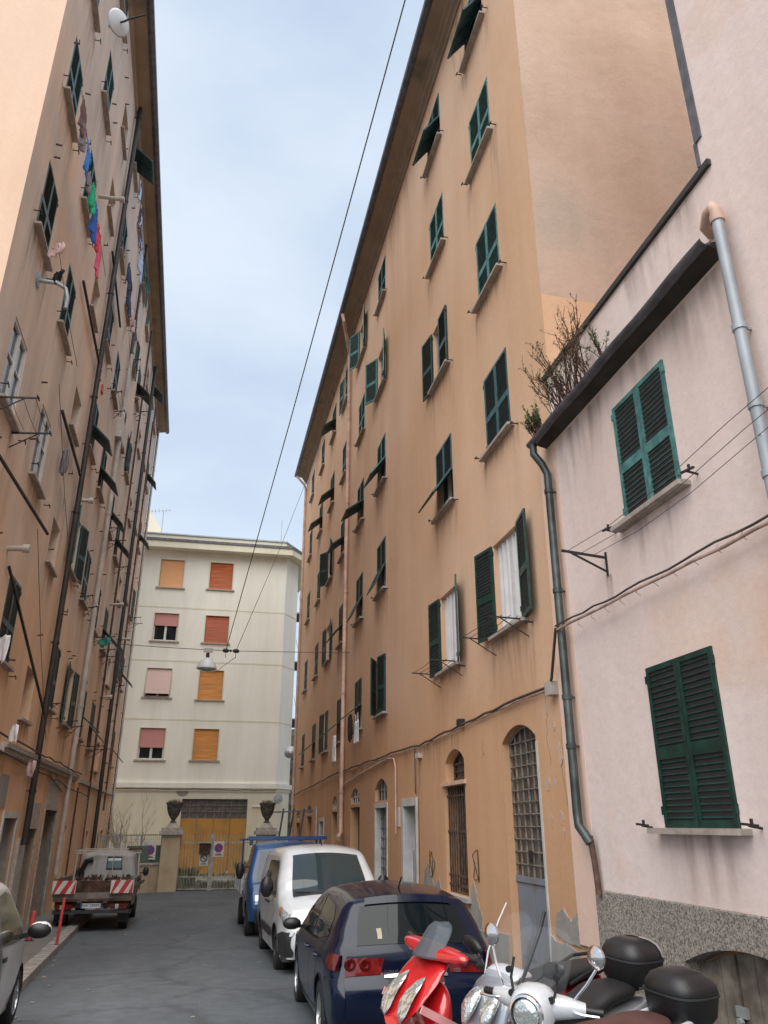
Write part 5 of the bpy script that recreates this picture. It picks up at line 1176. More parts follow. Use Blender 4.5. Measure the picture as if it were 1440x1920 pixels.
def wheel_mesh(r, wd, rim='alloy', spokes=5):
    t = MB(); t.lathe([(r*.62,-wd/2),(r*.93,-wd/2),(r,-wd*.36),(r,wd*.36),(r*.93,wd/2),(r*.62,wd/2)], (0,0,0), 'x', 32, False)
    tm = t.mesh('tyre', M['rubber'], True)
    m = MB(); m.lathe([(r*.63,-wd/2),(r*.66,wd*.47),(r*.60,wd*.49),(r*.58,wd*.30),(r*.58,-wd/2)], (0,0,0), 'x', 32, False); m.lathe([(r*.16,wd*.1),(r*.16,wd*.40),(r*.05,wd*.44)], (0,0,0), 'x', 14)
    for k in range(spokes):
        a = 2*math.pi*k/spokes
        for da in ((-.13,.13) if spokes < 8 else (0,)):
            m.bar((wd*.36, r*.13*math.cos(a), r*.13*math.sin(a)), (wd*.40, r*.60*math.cos(a+da), r*.60*math.sin(a+da)), r*.10, r*.07, (1,0,0))
    m.lathe([(r*.60,-wd*.1),(.02,-wd*.1)], (0,0,0), 'x', 24)
    return tm, m.mesh('rim', M[rim], 35)
def add_wheels(t, pos, r, wd, rim='alloy', spokes=5):
    tm, rm = wheel_mesh(r, wd, rim, spokes)
    for (x, y) in pos:
        h = MB().lathe([(r*.12,-.02),(r*.12,.02)], (0,0,0), 'x', 8).build('wheel', M['iron'], t); h.location = (x, y, r)
        if x < 0: h.rotation_euler = (0, 0, math.pi)
        inst('tyre', tm, h); inst('rim', rm, h)
def arch_lip(s, mb, sg, wy_, wz_, wr, a0=-.25, a1=math.pi+.25, w_=.018, n=24):
    P = []
    for k in range(n+1):
        a = lerp(a0, a1, k/n); y, z = wy_+wr*math.cos(a), wz_+wr*math.sin(a)
        if z < s.zb: continue
        P.append((sg*(s.X(y, z)-.004), y, z))
    mb.tube(P, w_, 6)
def well(mb, x0, x1, wy_, wz_, wr):
    n = 16; P = [(wy_+wr*math.cos(math.pi*k/n), wz_+wr*math.sin(math.pi*k/n)) for k in range(n+1)]
    for a, b in zip(P, P[1:]): mb.quad((x0,a[0],a[1]),(x1,a[0],a[1]),(x1,b[0],b[1]),(x0,b[0],b[1]))
    mb.quad(*[((x0+x1)/2*.0+min(x0,x1,key=abs), p[0], p[1]) for p in P])
def paint(name, col, rough=.22, coat=1.0, metal=0.0, dirt=.12):
    m = plain(name, col, rough, metal, coat, .5, dirt, 1.4); m.node_tree.nodes['Principled BSDF'].inputs['Coat Roughness'].default_value = .04; return m
M['navypaint'] = paint('dark_blue_car_paint', (.0017,.006,.022), .22, .35, .0); spec(M['navypaint'].node_tree.nodes['Principled BSDF'], .25); M['whitepaint'] = paint('white_van_paint', (.62,.64,.66), .3, .8); M['bluepaint'] = paint('blue_cab_paint', (.007,.055,.18), .4, .5, dirt=.25)
M['truckwhite'] = plain('grimy_white_cab_paint', (.42,.42,.42), .5, var=.15, dirt=(.24,.22,.20), vscale=3); M['smartwhite'] = paint('white_body_panel', (.66,.66,.67), .3, .8); M['smartgrey'] = paint('silver_grey_cell_paint', (.20,.21,.23), .3, .6, .4)
M['darkredlamp2'] = plain('deep_red_lamp', (.16,.008,.008), .12, var=.35, vscale=14, coat=1); M['carglass'] = glass_dark('car_glass', (.006,.009,.011), .03, .3); M['vanglass'] = glass_dark('windscreen_glass', (.030,.045,.050), .03, .45); M['trim'] = plain('dark_grey_bumper_plastic', (.030,.032,.035), .55, var=.2, vscale=4)
def vplace(name, label, cat, X, Y, yaw=0, dz=0, group='vehicles parked along the street'):
    s_ = (gz(Y+1.5)-gz(Y-1.5))/3; t = thing(name, label, cat, (X, Y, gz(Y)+dz), (0,0,0), group)
    t.rotation_mode = 'XYZ'; e = Matrix.Rotation(math.atan(s_), 4, 'X') @ Matrix.Rotation(yaw, 4, 'Z'); t.rotation_euler = e.to_euler(); return t
def strip_text(par, txt, loc, rot, size, mat, name='lettering'):
    c = bpy.data.curves.new(name, 'FONT'); c.body = txt; c.size = size; c.align_x = 'CENTER'; c.align_y = 'CENTER'; c.extrude = .0015
    o = bpy.data.objects.new(name, c); COL.objects.link(o); dg = bpy.context.evaluated_depsgraph_get(); me = bpy.data.meshes.new_from_object(o.evaluated_get(dg)); bpy.data.objects.remove(o)
    me.materials.clear(); me.materials.append(M[mat]); return inst(name, me, par, loc, rot)
# ---------------------------------------------------------------- dark blue hatchback, tail towards the camera
t = vplace('parked_car', 'dark blue five-door hatchback parked tail-on between the white van and the scooters', 'car', 2.27, 10.95, R(-1.0)); t.scale = (1.04, 1.04, 1.02)
sh = Shell([(-1.93,.26),(-2.02,.36),(-2.055,.50),(-2.05,.66),(-1.985,.74),(-1.975,.90),(-1.945,1.00),(-1.86,1.13),(-1.70,1.345),(-1.66,1.40),(-1.45,1.43),(-.9,1.475),(-.2,1.485),(.25,1.445),(.5,1.37),(.85,1.18),(1.15,1.0),(1.32,.935),(1.75,.86),(2.0,.76),(2.12,.62),(2.155,.45),(2.10,.24)],
  [(.2,.83),(.42,.875),(.62,.89),(.80,.885),(.95,.850),(1.1,.79),(1.40,.665),(1.5,.64)], [(-2.06,.93),(-1.6,.985),(-.8,1),(.9,1),(1.6,.975),(2.16,.90)], .12, .21, .055)
mb = MB(); wh = [(-1.29,.33,.375),(1.29,.33,.375)]
for sg in (1,-1): sh.side(mb, sg, wh)
sh.strip(mb); body = mb.build('body', M['navypaint'], t, smooth=38)
mb = MB()
for sg in (1,-1):
    for w_ in wh: well(mb, sg*.45, sg*.86, *w_)
mb.box(-.82,.82,-1.95,2.0,.19,.24); mb.build('underbody', M['trim'], t)
mb = MB(); sh.spatch(mb, (-1.955,.985), (-1.715,1.335), -.88, .88, .006, 14, -.95, .95); gl = mb.build('rear_window', M['carglass'], t, smooth='all')
mb = MB(); p0 = sh.sp(0, sh.near(-1.91,1.06), .02); mb.bar(p0+Vector((-.05,0,0)), sh.sp(.42, sh.near(-1.90,1.075), .03), .02, .015); mb.build('rear_wiper', M['blackplastic'], t)
a_ = sh.sp(-.60, sh.near(-1.87,1.12), .012)
mb = MB(); sh.spatch(mb, (-1.91,1.06), (-1.87,1.12), -.57, -.50, .010, 4, -.60, -.52); mb.build('window_sticker', plain('pale_yellow_sticker', (.34,.32,.22), .5), gl); mb = MB(); sh.spatch(mb, (-1.925,1.035), (-1.917,1.048), -.66, -.46, .010, 4); mb.build('sticker_strip', M['plate'], gl)
for sg in (1,-1):
    mb = MB(); sh.ppatch(mb, sg, [(-.28,.975),(.35,.95),(.93,.94)], [(-.28,1.375),(.22,1.365),(.42,1.31),(.90,.99)], .004); mb.build('side_window', M['carglass'], t, smooth='all')
    mb = MB(); sh.ppatch(mb, sg, [(-1.42,1.05),(-1.0,1.0),(-.36,.98)], [(-1.40,1.22),(-1.15,1.33),(-.36,1.378)], .004); mb.build('side_window', M['carglass'], t, smooth='all')
    mb = MB(); sh.line(mb, sg, [(.93,.90),(.92,.60),(.86,.30)]); sh.line(mb, sg, [(-.32,1.40),(-.33,.95),(-.33,.5),(-.33,.28)]); sh.line(mb, sg, [(-1.44,1.05),(-1.25,.95),(-1.02,.72),(-.88,.50),(-.86,.34)]); sh.line(mb, sg, [(.9,.28),(0,.27),(-.86,.30)]); mb.build('door_gap', M['ink'], t)
    for y in (-.18,-1.02):
        mb = MB(); x = sg*(sh.X(y,.84)+.02); mb.tube([(x-.02*sg,y-.10,.84),(x+.012*sg,y-.08,.845),(x+.012*sg,y+.08,.845),(x-.02*sg,y+.10,.84)], .014, 6); mb.build('door_handle', M['navypaint'], t, smooth=True)
    mb = MB(); mb.ico((sg*1.0,.72,1.0), (.12,.07,.075), 12, 8); mb.bar((sg*.80,.76,.96),(sg*.95,.74,.97), .05, .04); mb.build('door_mirror', M['blackplastic'], t, smooth=True)
    mb = MB(); sh.ppatch(mb, sg, [(-2.03,.79),(-1.9,.80),(-1.70,.84)], [(-2.0,.93),(-1.9,.94),(-1.72,.91)], .010, 12, 5); l_ = mb.build('tail_lamp', M['darkredlamp'], t, smooth='all')
    a0, a1 = (.46, 1.0) if sg > 0 else (-1.0, -.46)
    mb = MB(); sh.spatch(mb, (-1.985,.76), (-1.97,.925), a0 if sg < 0 else .50, a1 if sg > 0 else -.50, .009, 8, a0 if sg < 0 else .46, a1 if sg > 0 else -.46); mb.build('tail_lamp', M['darkredlamp2'], t, smooth='all')
    for cx in (.72, .93):
        p = sh.sp(sg*cx, sh.near(-1.975,.845), .012); MB().lathe([(.062,-.004),(.05,.012),(.03,.012),(.025,-.002)], (0,0,0), 'y', 18).xf(Matrix.Translation(p) @ Matrix.Rotation(math.pi, 4, 'Z')).build('lamp_ring', M['darkredlamp'], l_, smooth=True)
    mb = MB(); sh.spatch(mb, (-2.045,.33), (-2.055,.37), sg*.55, sg*.85, .008, 6); mb.build('reflector', M['redplastic'], t)
    mb = MB(); sh.line(mb, sg, [(-2.0,.72),(-1.7,.71),(-1.63,.6),(-1.64,.42)]); mb.build('bumper_gap', M['ink'], t)
for sg in (1,-1):
    for w_ in wh: mb = MB(); arch_lip(sh, mb, sg, *w_, w_=.012); mb.build('arch_lip', M['navypaint'], t, smooth=True)
mb = MB(); sh.spatch(mb, (-2.06,.56), (-2.01,.705), -.40, .40, .004); mb.build('plate_recess', M['ink'], t); mb = MB(); sh.spatch(mb, (-2.02,.715), (-1.985,.735), -.45, .45, .012); mb.build('trim_bar', M['chrome'], t)
MB().box(-.26,.26,-2.135,-2.125,.575,.685).build('number_plate', M['plate'], t)
p = sh.sp(-.36, sh.near(-1.975,.79), .012); strip_text(t, 'GOLF', (p.x, p.y-.004, .775), (R(90),0,0), .058, 'chrome', 'badge'); strip_text(t, 'TDI', (.42, p.y-.004, .775), (R(90),0,0), .045, 'chrome', 'badge')
MB().lathe([(.055,0),(.05,.012),(.01,.016)], (0,-2.045,.875), 'y', 20).xf(Matrix.Identity(4)).build('round_emblem', M['chrome'], t, smooth=True)
mb = MB(); sh.spatch(mb, (-1.71,1.335), (-1.665,1.398), -.86, .86, .022, 12); mb.build('roof_spoiler', M['navypaint'], t, smooth='all'); mb = MB(); sh.spatch(mb, (-1.955,.95), (-1.952,.965), -.5, .5, .006); mb.build('tailgate_gap', M['ink'], t)
MB().tube([(0,-1.25,1.50),(0,-1.42,1.62)], .008, 6).build('aerial', M['blackplastic'], t)
add_wheels(t, [(.76,-1.29),(-.76,-1.29),(.76,1.29),(-.76,1.29)], .318, .215, 'alloy', 5)
# ---------------------------------------------------------------- white van, nose towards the camera
t = vplace('parked_van', 'white panel van facing the camera between the blue lorry and the dark blue car', 'van', 2.22, 16.75, R(181.2))
sh = Shell([(-2.36,.30),(-2.42,.5),(-2.43,1.2),(-2.40,1.75),(-2.30,1.88),(-1.6,1.935),(.2,1.945),(.75,1.90),(1.02,1.80),(1.45,1.47),(1.70,1.24),(1.80,1.17),(2.10,1.06),(2.27,.94),(2.36,.78),(2.41,.60),(2.40,.42),(2.30,.26)],
  [(.2,.89),(.6,.94),(1.05,.945),(1.25,.92),(1.80,.80),(1.95,.77)], [(-2.45,.97),(-1.5,1),(1.2,1),(1.8,.975),(2.42,.86)], .15, .26, .06)
mb = MB(); wh = [(-1.50,.34,.40),(1.42,.34,.40)]
for sg in (1,-1): sh.side(mb, sg, wh, 34)
sh.strip(mb); mb.build('body', M['whitepaint'], t, smooth=38)
mb = MB()
for sg in (1,-1):
    for w_ in wh: well(mb, sg*.5, sg*.92, *w_)
mb.box(-.86,.86,-2.3,2.2,.22,.30); mb.build('underbody', M['trim'], t)
mb = MB(); sh.spatch(mb, (1.75,1.205), (1.02,1.80), -.94, .94, .006, 16, -.90, .90); wsn = mb.build('windscreen', M['vanglass'], t, smooth='all')
for x0_, x1_ in ((-.62,.02),(.05,.66)):
    mb = MB(); mb.bar((x0_,1.80,1.215),(x1_,1.83,1.235), .02, .018); mb.build('wiper', M['blackplastic'], t)
mb = MB(); sh.spatch(mb, (1.86,1.14), (1.75,1.195), -.90, .90, .012); mb.build('scuttle', M['trim'], t, smooth='all')
mb = MB(); sh.spatch(mb, (2.06,1.075), (2.0,1.10), -.35, .05, .004); mb.build('bonnet_slot', M['ink'], t)
for sg in (1,-1):
    mb = MB(); sh.ppatch(mb, sg, [(.28,1.16),(.8,1.14),(1.40,1.13)], [(.28,1.72),(.80,1.72),(1.36,1.25)], .005); mb.build('side_window', M['vanglass'], t, smooth='all')
    mb = MB(); sh.ppatch(mb, sg, [(-.85,1.17),(-.3,1.17),(.20,1.17)], [(-.85,1.70),(-.3,1.72),(.20,1.72)], .005); mb.build('side_window', M['vanglass'], t, smooth='all')
    mb = MB(); sh.line(mb, sg, [(.24,1.80),(.24,1.0),(.24,.34)]); sh.line(mb, sg, [(1.46,1.18),(1.40,.95),(1.0,.75),(.95,.36)]); sh.line(mb, sg, [(-.92,1.8),(-.92,.34)]); sh.line(mb, sg, [(-2.3,1.08),(-.95,1.08)]); mb.build('door_gap', M['ink'], t)
    mb = MB(); sh.ppatch(mb, sg, [(-1.05,.47),(.92,.47)], [(-1.05,.62),(.92,.62)], .02, 12, 2); mb.build('rub_strip', M['trim'], t)
    for y in (.36,-.05):
        x = sg*(sh.X(y,1.02)+.02); mb = MB(); mb.tube([(x-.02*sg,y-.10,1.02),(x+.01*sg,y-.08,1.02),(x+.01*sg,y+.08,1.02),(x-.02*sg,y+.10,1.02)], .018, 6); mb.build('door_handle', M['blackplastic'], t, smooth=True)
    mb = MB(); mb.ico((sg*1.08,1.22,1.30), (.12,.09,.18), 12, 8); mb.bar((sg*.88,1.25,1.2),(sg*1.02,1.23,1.22), .06, .06); mb.build('door_mirror', M['blackplastic'], t, smooth=True)
    mb = MB(); sh.ppatch(mb, sg, [(1.93,.90),(2.10,.80),(2.31,.72)], [(1.96,1.03),(2.10,.99),(2.27,.92)], .012, 12, 6); hl = mb.build('headlamp', M['lampglass'], t, smooth='all')
    mb = MB(); sh.ppatch(mb, sg, [(1.93,.90),(2.0,.86)], [(1.96,1.03),(2.04,1.01)], .018, 5, 4); mb.build('indicator', M['amber'], hl, smooth='all')
    mb = MB(); sh.spatch(mb, (2.375,.74), (2.26,.945), sg*.70, sg*1.0, .010, 7, sg*.78, sg*1.0); mb.build('headlamp', M['lampglass'], t, smooth='all')
    mb = MB(); sh.ppatch(mb, sg, [(1.86,.30),(2.1,.28),(2.36,.30)], [(1.84,.60),(2.1,.66),(2.40,.66)], .014, 10, 5); mb.build('bumper', M['trim'], t, smooth='all')
    for w_ in wh: mb = MB(); arch_lip(sh, mb, sg, *w_, w_=.014); mb.build('arch_lip', M['trim'], t, smooth=True)
mb = MB(); sh.spatch(mb, (2.42,.62), (2.32,.28), -.98, .98, .014, 14); mb.build('bumper', M['trim'], t, smooth='all'); mb = MB(); sh.spatch(mb, (2.40,.66), (2.34,.82), -.45, .45, .008); mb.build('grille', M['ink'], t)
MB().box(-.26,.26,2.49,2.50,.43,.54).build('number_plate', M['plate'], t); MB().tube([(0,.62,1.96),(0,.5,2.10)], .012, 6).build('aerial', M['blackplastic'], t)
add_wheels(t, [(.80,-1.5),(-.80,-1.5),(.80,1.42),(-.80,1.42)], .325, .21, 'trim', 8)
# ---------------------------------------------------------------- blue dropside lorry, nose towards the camera
t = vplace('parked_lorry', 'blue dropside lorry with a roof rack, parked behind the white van', 'lorry', 2.02, 22.6, R(180.6))
sh = Shell([(.55,.45),(.50,.8),(.50,1.6),(.54,1.95),(.70,2.02),(1.2,2.04),(1.55,1.99),(1.72,1.86),(2.0,1.42),(2.12,1.20),(2.22,1.12),(2.36,.95),(2.42,.72),(2.42,.50),(2.36,.34)],
  [(.3,.93),(.7,.97),(1.2,.97),(1.9,.83),(2.05,.80)], [(.5,1),(1.9,1),(2.42,.93)], .10, .36, .05)
mb = MB(); wh = [(1.75,.36,.42)]
for sg in (1,-1): sh.side(mb, sg, wh, 26)
sh.strip(mb); mb.build('cab', M['bluepaint'], t, smooth=38)
mb = MB(); sh.spatch(mb, (2.16,1.18), (1.76,1.82), -.90, .90, .006); mb.build('windscreen', M['vanglass'], t, smooth='all'); mb = MB(); sh.spatch(mb, (2.42,.82), (2.38,.98), -.5, .5, .008); mb.build('grille', M['ink'], t)
mb = MB(); sh.spatch(mb, (2.43,.62), (2.36,.36), -1, 1, .03); mb.build('bumper', M['trim'], t, smooth='all'); mb = MB(); mb.bar((-.5,2.20,1.20),(.1,2.24,1.23), .02, .02); mb.build('wiper', M['blackplastic'], t)
for sg in (1,-1):
    mb = MB(); sh.ppatch(mb, sg, [(.72,1.18),(1.5,1.16),(1.95,1.16)], [(.72,1.82),(1.5,1.82),(1.92,1.28)], .005); mb.build('side_window', M['vanglass'], t, smooth='all')
    mb = MB(); mb.ico((sg*1.14,1.72,1.42), (.10,.06,.20), 12, 8); mb.bar((sg*.92,1.74,1.5),(sg*1.08,1.73,1.5), .03, .03); mb.build('door_mirror', M['blackplastic'], t, smooth=True)
    mb = MB(); sh.spatch(mb, (2.42,.72), (2.38,.90), sg*.66, sg*.98, .010, 6); mb.build('headlamp', M['lampglass'], t, smooth='all')
    mb = MB(); sh.line(mb, sg, [(.68,1.9),(.68,.5)]); sh.line(mb, sg, [(2.02,1.15),(1.9,.9)]); mb.build('door_gap', M['ink'], t)
    mb = MB(); mb.box(sg*.96,sg*1.0,-2.75,.42,.92,1.32)
    for z in (1.0,1.12,1.24): mb.box(sg*1.0,sg*1.012,-2.75,.42,z-.02,z+.02)
    for y in (-2.7,-1.7,-.7,.36): mb.box(sg*.99,sg*1.03,y-.04,y+.04,.85,1.34)
    mb.build('dropside', M['steel'], t)
mb = MB(); mb.box(-.96,.96,-2.78,.44,.84,.92); mb.box(-.96,.96,-2.79,-2.75,.92,1.32); mb.box(-.4,-.3,-2.6,.6,.5,.84); mb.box(.3,.4,-2.6,.6,.5,.84); mb.build('load_bed', M['rustpipe'], t)
mb = MB()
for x in (-.86,.86): mb.bar((x,-2.6,2.13),(x,1.75,2.13), .045, .045)
for y in (1.72,.9,.1,-1.2,-2.6): mb.bar((-.98,y,2.13),(.98,y,2.13), .04, .04)
for x in (-.86,.86):
    for y in (1.3,.6,-2.6): mb.bar((x,y,1.3 if y < 0 else 1.98),(x,y,2.13), .04, .04)
mb.bar((-.98,1.72,2.17),(.98,1.72,2.17), .04, .04); mb.build('roof_rack', M['bluepaint'], t)
mb = MB()
for x in (-.75,-.45,-.15): mb.bar((x+.15,-1.8,1.35),(x,-1.2,2.95), .04, .04)
mb.bar((-1.0,-1.25,2.9),(.15,-1.2,2.85), .04, .04); mb.build('loading_frame', M['slate'], t)
add_wheels(t, [(.84,1.75),(-.84,1.75),(.84,-1.25),(-.84,-1.25)], .345, .22, 'trim', 8)
# ---------------------------------------------------------------- small tipper lorry on the left, tail towards the camera
YT = 22.9; t = vplace('parked_lorry', 'rusty dropside lorry with red and white striped tail boards, parked on the left', 'lorry', -2.70, YT+1.9, R(.8)); g0 = gz(YT+1.9)
def tz(py, Y=YT): return onY(170, py, Y).z - gz(Y)
M['rustbed'] = plain('rusty_brown_load_bed', (.10,.055,.038), .9, var=.45, vscale=5, bump=.3); M['dropgrey'] = plain('dirty_grey_dropside', (.21,.19,.165), .7, var=.25, vscale=4)
y0 = -1.9
mb = MB(); mb.box(-.93,.93,y0+.02,1.05,.78,.86); mb.box(-.35,-.27,y0+.3,2.4,.5,.78); mb.box(.27,.35,y0+.3,2.4,.5,.78); mb.box(-.9,.9,y0+.05,y0+.13,.55,.78); mb.build('load_bed', M['rustbed'], t)
for sg in (1,-1):
    mb = MB(); mb.box(sg*.925,sg*.96,y0+.03,1.05,.86,1.22); mb.box(sg*.958,sg*.975,y0+.03,1.05,1.16,1.22); mb.box(sg*.958,sg*.972,y0+.03,1.05,.90,.95)
    for y in (y0+.1,-.9,0,.98): mb.box(sg*.955,sg*.985,y-.035,y+.035,.80,1.25)
    mb.build('dropside', M['dropgrey'], t)
mb = MB(); mb.obox((0,y0-.03,.96),(1,0,0),(0,1,.25),(0,-.25,1),.93,.018,.22); mb.box(-.93,.93,y0-.12,y0+.02,.70,.76); mb.build('tailboard', M['rustbed'], t)
mb = MB(); mb.obox((0,y0-.02,.80),(1,0,0),(0,1,.1),(0,-.1,1),.95,.012,.10); mb.build('tail_skirt', M['dropgrey'], t)
for sx, cx in ((1,-.70),(1,.70)):
    b_ = MB().box(cx-.28,cx+.28,y0-.17,y0-.155,.98-.15+.05,.98+.15+.05).build('striped_board', plain('retroreflective_white', (.60,.56,.50), .5), t); mb = MB()
    for k in range(-2, 3):
        c = cx + k*.26 + .02; poly = [(c-.11,.88),(c+.02,.88),(c+.20,1.18),(c+.07,1.18)]; poly = [(min(max(x, cx-.265), cx+.265), z) for x, z in poly]
        if max(p[0] for p in poly)-min(p[0] for p in poly) > .05: mb.prism(poly, y0-.174, y0-.171, 'y')
    mb.build('red_stripes', plain('red_stripe', (.42,.03,.04), .5), b_)
rnd = random.Random(4); mb = MB()
for i in range(60): x = rnd.uniform(-.85,.85); y = rnd.uniform(y0+.5,.9); mb.bar((x,y,.86),(x+rnd.uniform(-.4,.4),y+rnd.uniform(-.3,.3),.90+rnd.uniform(0,.3)), .06, .04)
mb.build('scrap_load', M['rustbed'], t); mb = MB()
for i in range(70): x = rnd.uniform(-.8,.7); y = .85+rnd.uniform(-.1,.15); mb.bar((x,y,1.1),(x+rnd.uniform(-.08,.08),y+rnd.uniform(-.05,.05),1.14+rnd.uniform(0,.10)), .03, .02)
mb.build('leaf_litter', M['rustbed'], t)['kind'] = 'stuff'
b_ = MB().box(-.26,.26,y0-.075,y0-.06,.545,.655).build('number_plate', M['plate'], t); strip_text(b_, 'BW 290PD', (0, y0-.078, .60), (R(90),0,0), .105, 'ink', 'lettering'); MB().box(-.26,-.225,y0-.079,y0-.076,.545,.655).box(.225,.26,y0-.079,y0-.076,.545,.655).build('plate_band', M['blueink'], b_)
MB().box(-.92,.92,y0-.05,y0+.02,.42,.50).build('bumper_bar', M['trim'], t)
for cx in (-.66,.66):
    l_ = MB().box(cx-.2,cx+.2,y0-.10,y0-.04,.52,.64).build('tail_lamp', M['darkredlamp'], t); MB().box(cx-.08,cx+.0,y0-.106,y0-.102,.53,.63).build('reversing_lens', M['lampglass'], l_)
for cx in (-.3,.32): MB().box(cx-.05,cx+.05,y0-.06,y0,.66,.74).build('bump_stop', M['stone'], t)
# cab and headboard rack
sh = Shell([(1.12,.45),(1.10,.9),(1.12,1.5),(1.18,1.72),(1.35,1.80),(2.0,1.82),(2.5,1.72),(2.95,1.1),(3.1,.8),(3.08,.4)], [(.4,.80),(1.0,.84),(1.8,.70)], [(1.1,1),(2.6,1),(3.1,.9)], .10, .42, .03)
mb = MB()
for sg in (1,-1): sh.side(mb, sg, [(2.3,.32,.38)], 22)
sh.strip(mb); mb.build('cab', M['truckwhite'], t, smooth=38)
mb = MB(); sh.spatch(mb, (1.13,1.40), (1.15,1.64), -.02, .58, .006); mb.build('rear_window', plain('green_tinted_glass', (.05,.09,.08), .1, sp=.8), t, smooth='all')
mb = MB(); sh.spatch(mb, (1.12,1.36), (1.16,1.68), -.06, .62, .003); mb.build('window_seal', M['ink'], t, smooth='all')
mb = MB(); mb.box(-.82,-.62,1.0,1.1,.9,1.3); mb.tube([(-.66,1.02,.95),(-.72,1.02,1.3),(-.60,1.02,1.58),(-.42,1.02,1.62)], .07, 8); mb.build('snorkel', M['blackplastic'], t, smooth=True)
mb = MB()
for sg in (1,-1): mb.bar((sg*.90,1.06,.8),(sg*.86,1.0,1.86), .04, .04); mb.bar((sg*.86,1.0,1.86),(sg*.86,2.6,1.90), .03, .03)
for z in (1.86,1.80): mb.bar((-.92,.98,z),(.92,.98,z), .04, .035)
for x in (-.3,.15,.5): mb.bar((x,1.0,.86),(x,1.0,1.82), .016, .016)
mb.bar((-.86,2.6,1.90),(.86,2.6,1.90), .03, .03); mb.build('rack', M['whitepipe'], t); MB().bar((.55,.95,1.90),(.95,.95,1.90), .05, .04).build('rack_lamp_bar', M['rust'], t)
for sg in (1,-1): mb = MB(); mb.ico((sg*1.02,2.55,1.25), (.09,.05,.14), 10, 7); mb.bar((sg*.82,2.56,1.2),(sg*.98,2.55,1.22), .03, .03); mb.build('door_mirror', M['blackplastic'], t, smooth=True)
for sg in (1,-1): mb = MB(); mb.box(sg*.62,sg*.92,-1.55,-.75,.36,.44); mb.obox((sg*.77,-1.58,.35),(1,0,0),(0,1,.1),(0,-.1,1),.14,.01,.16); mb.build('mudguard', M['blackplastic'], t)
add_wheels(t, [(.76,-1.15),(-.76,-1.15),(.74,2.3),(-.74,2.3)], .30, .22, 'trim', 8)
# ---------------------------------------------------------------- small white city car, tail towards the camera, on the left pavement
t = vplace('parked_car', 'small white two-seat city car with round stacked tail lamps at the left picture edge', 'car', -2.70, 10.1, R(1.5), .11)
sh = Shell([(-1.22,.28),(-1.27,.45),(-1.28,.72),(-1.22,.88),(-1.12,1.10),(-.98,1.38),(-.86,1.49),(-.5,1.55),(0,1.545),(.35,1.46),(.75,1.12),(.95,.94),(1.15,.82),(1.25,.6),(1.24,.28)],
  [(.2,.70),(.5,.755),(.8,.755),(.95,.735),(1.45,.60),(1.56,.56)], [(-1.3,.92),(-.8,1),(.8,.99),(1.3,.90)], .13, .22, .05)
wh = [(-.92,.29,.345),(.89,.29,.345)]; mb = MB()
for sg in (1,-1): sh.side(mb, sg, wh, 30)
sh.strip(mb); mb.build('body', M['smartwhite'], t, smooth=38)
mb = MB(); sh.spatch(mb, (-1.205,.925), (-1.0,1.34), -.88, .88, .006); mb.build('rear_window', M['carglass'], t, smooth='all'); mb = MB(); sh.spatch(mb, (-.9,1.47), (.2,1.52), -.80, .80, .006, 14); mb.build('roof_panel', M['carglass'], t, smooth='all')
for sg in (1,-1):
    mb = MB(); sh.ppatch(mb, sg, [(-.52,.93),(.1,.90),(.70,.90)], [(-.52,1.38),(-.1,1.43),(.22,1.38),(.68,.98)], .006); mb.build('side_window', plain('tinted_side_glass', (.09,.085,.06), .06, sp=.8), t, smooth='all')
    mb = MB(); sh.ppatch(mb, sg, [(-.60,.24),(-.55,.60),(-.60,.9)], [(-.42,.24),(-.40,.60),(-.50,.9)], .007, 14, 3); sh.ppatch(mb, sg, [(-.98,1.15),(-.66,.88),(-.50,.88)], [(-.93,1.36),(-.60,1.44),(-.53,1.44)], .006); sh.ppatch(mb, sg, [(-1.24,.86),(-.9,.80),(-.55,.80)], [(-1.15,1.02),(-.9,1.1),(-.55,.92)], .006); mb.build('safety_cell', M['smartgrey'], t, smooth='all')
    mb = MB(); sh.line(mb, sg, [(-.5,.9),(-.46,.6),(-.5,.26)]); sh.line(mb, sg, [(.74,.9),(.72,.4),(.5,.26)]); mb.build('door_gap', M['ink'], t)
    mb = MB(); mb.ico((sg*.93,.52,.99), (.13,.06,.085), 14, 8); mb.bar((sg*.72,.54,.93),(sg*.86,.53,.96), .05, .05); f = mb.build('door_mirror', M['blackplastic'], t, smooth=True); MB().ico((sg*.935,.535,1.0), (.128,.062,.088), 14, 8).build('mirror_cap', M['smartwhite'], f, smooth=True)
    for z in (.82,.66,.44):
        p = sh.sp(sg*.93, sh.near(-1.27,z), .0); MB().lathe([(.075,-.02),(.075,.012),(.055,.025),(.02,.03)], (0,0,0), 'y', 20).xf(Matrix.Translation(p) @ Matrix.Rotation(math.pi-sg*.35, 4, 'Z')).build('tail_lamp', M['redplastic'] if z > .5 else M['carglass'], t, smooth=True)
    MB().box(sg*.755,sg*.775,-.44,-.30,.78,.82).build('door_handle', M['blackplastic'], t)
mb = MB()
for sg in (1,-1):
    for w_ in wh: well(mb, sg*.35, sg*.73, *w_)
mb.box(-.68,.68,-1.2,1.2,.19,.23); mb.build('underbody', M['trim'], t); mb = MB(); sh.spatch(mb, (-1.26,.32), (-1.28,.46), -.95, .95, .01); mb.build('bumper', M['trim'], t, smooth='all')
add_wheels(t, [(.65,-.92),(-.65,-.92),(.65,.89),(-.65,.89)], .285, .16, 'alloy', 6)
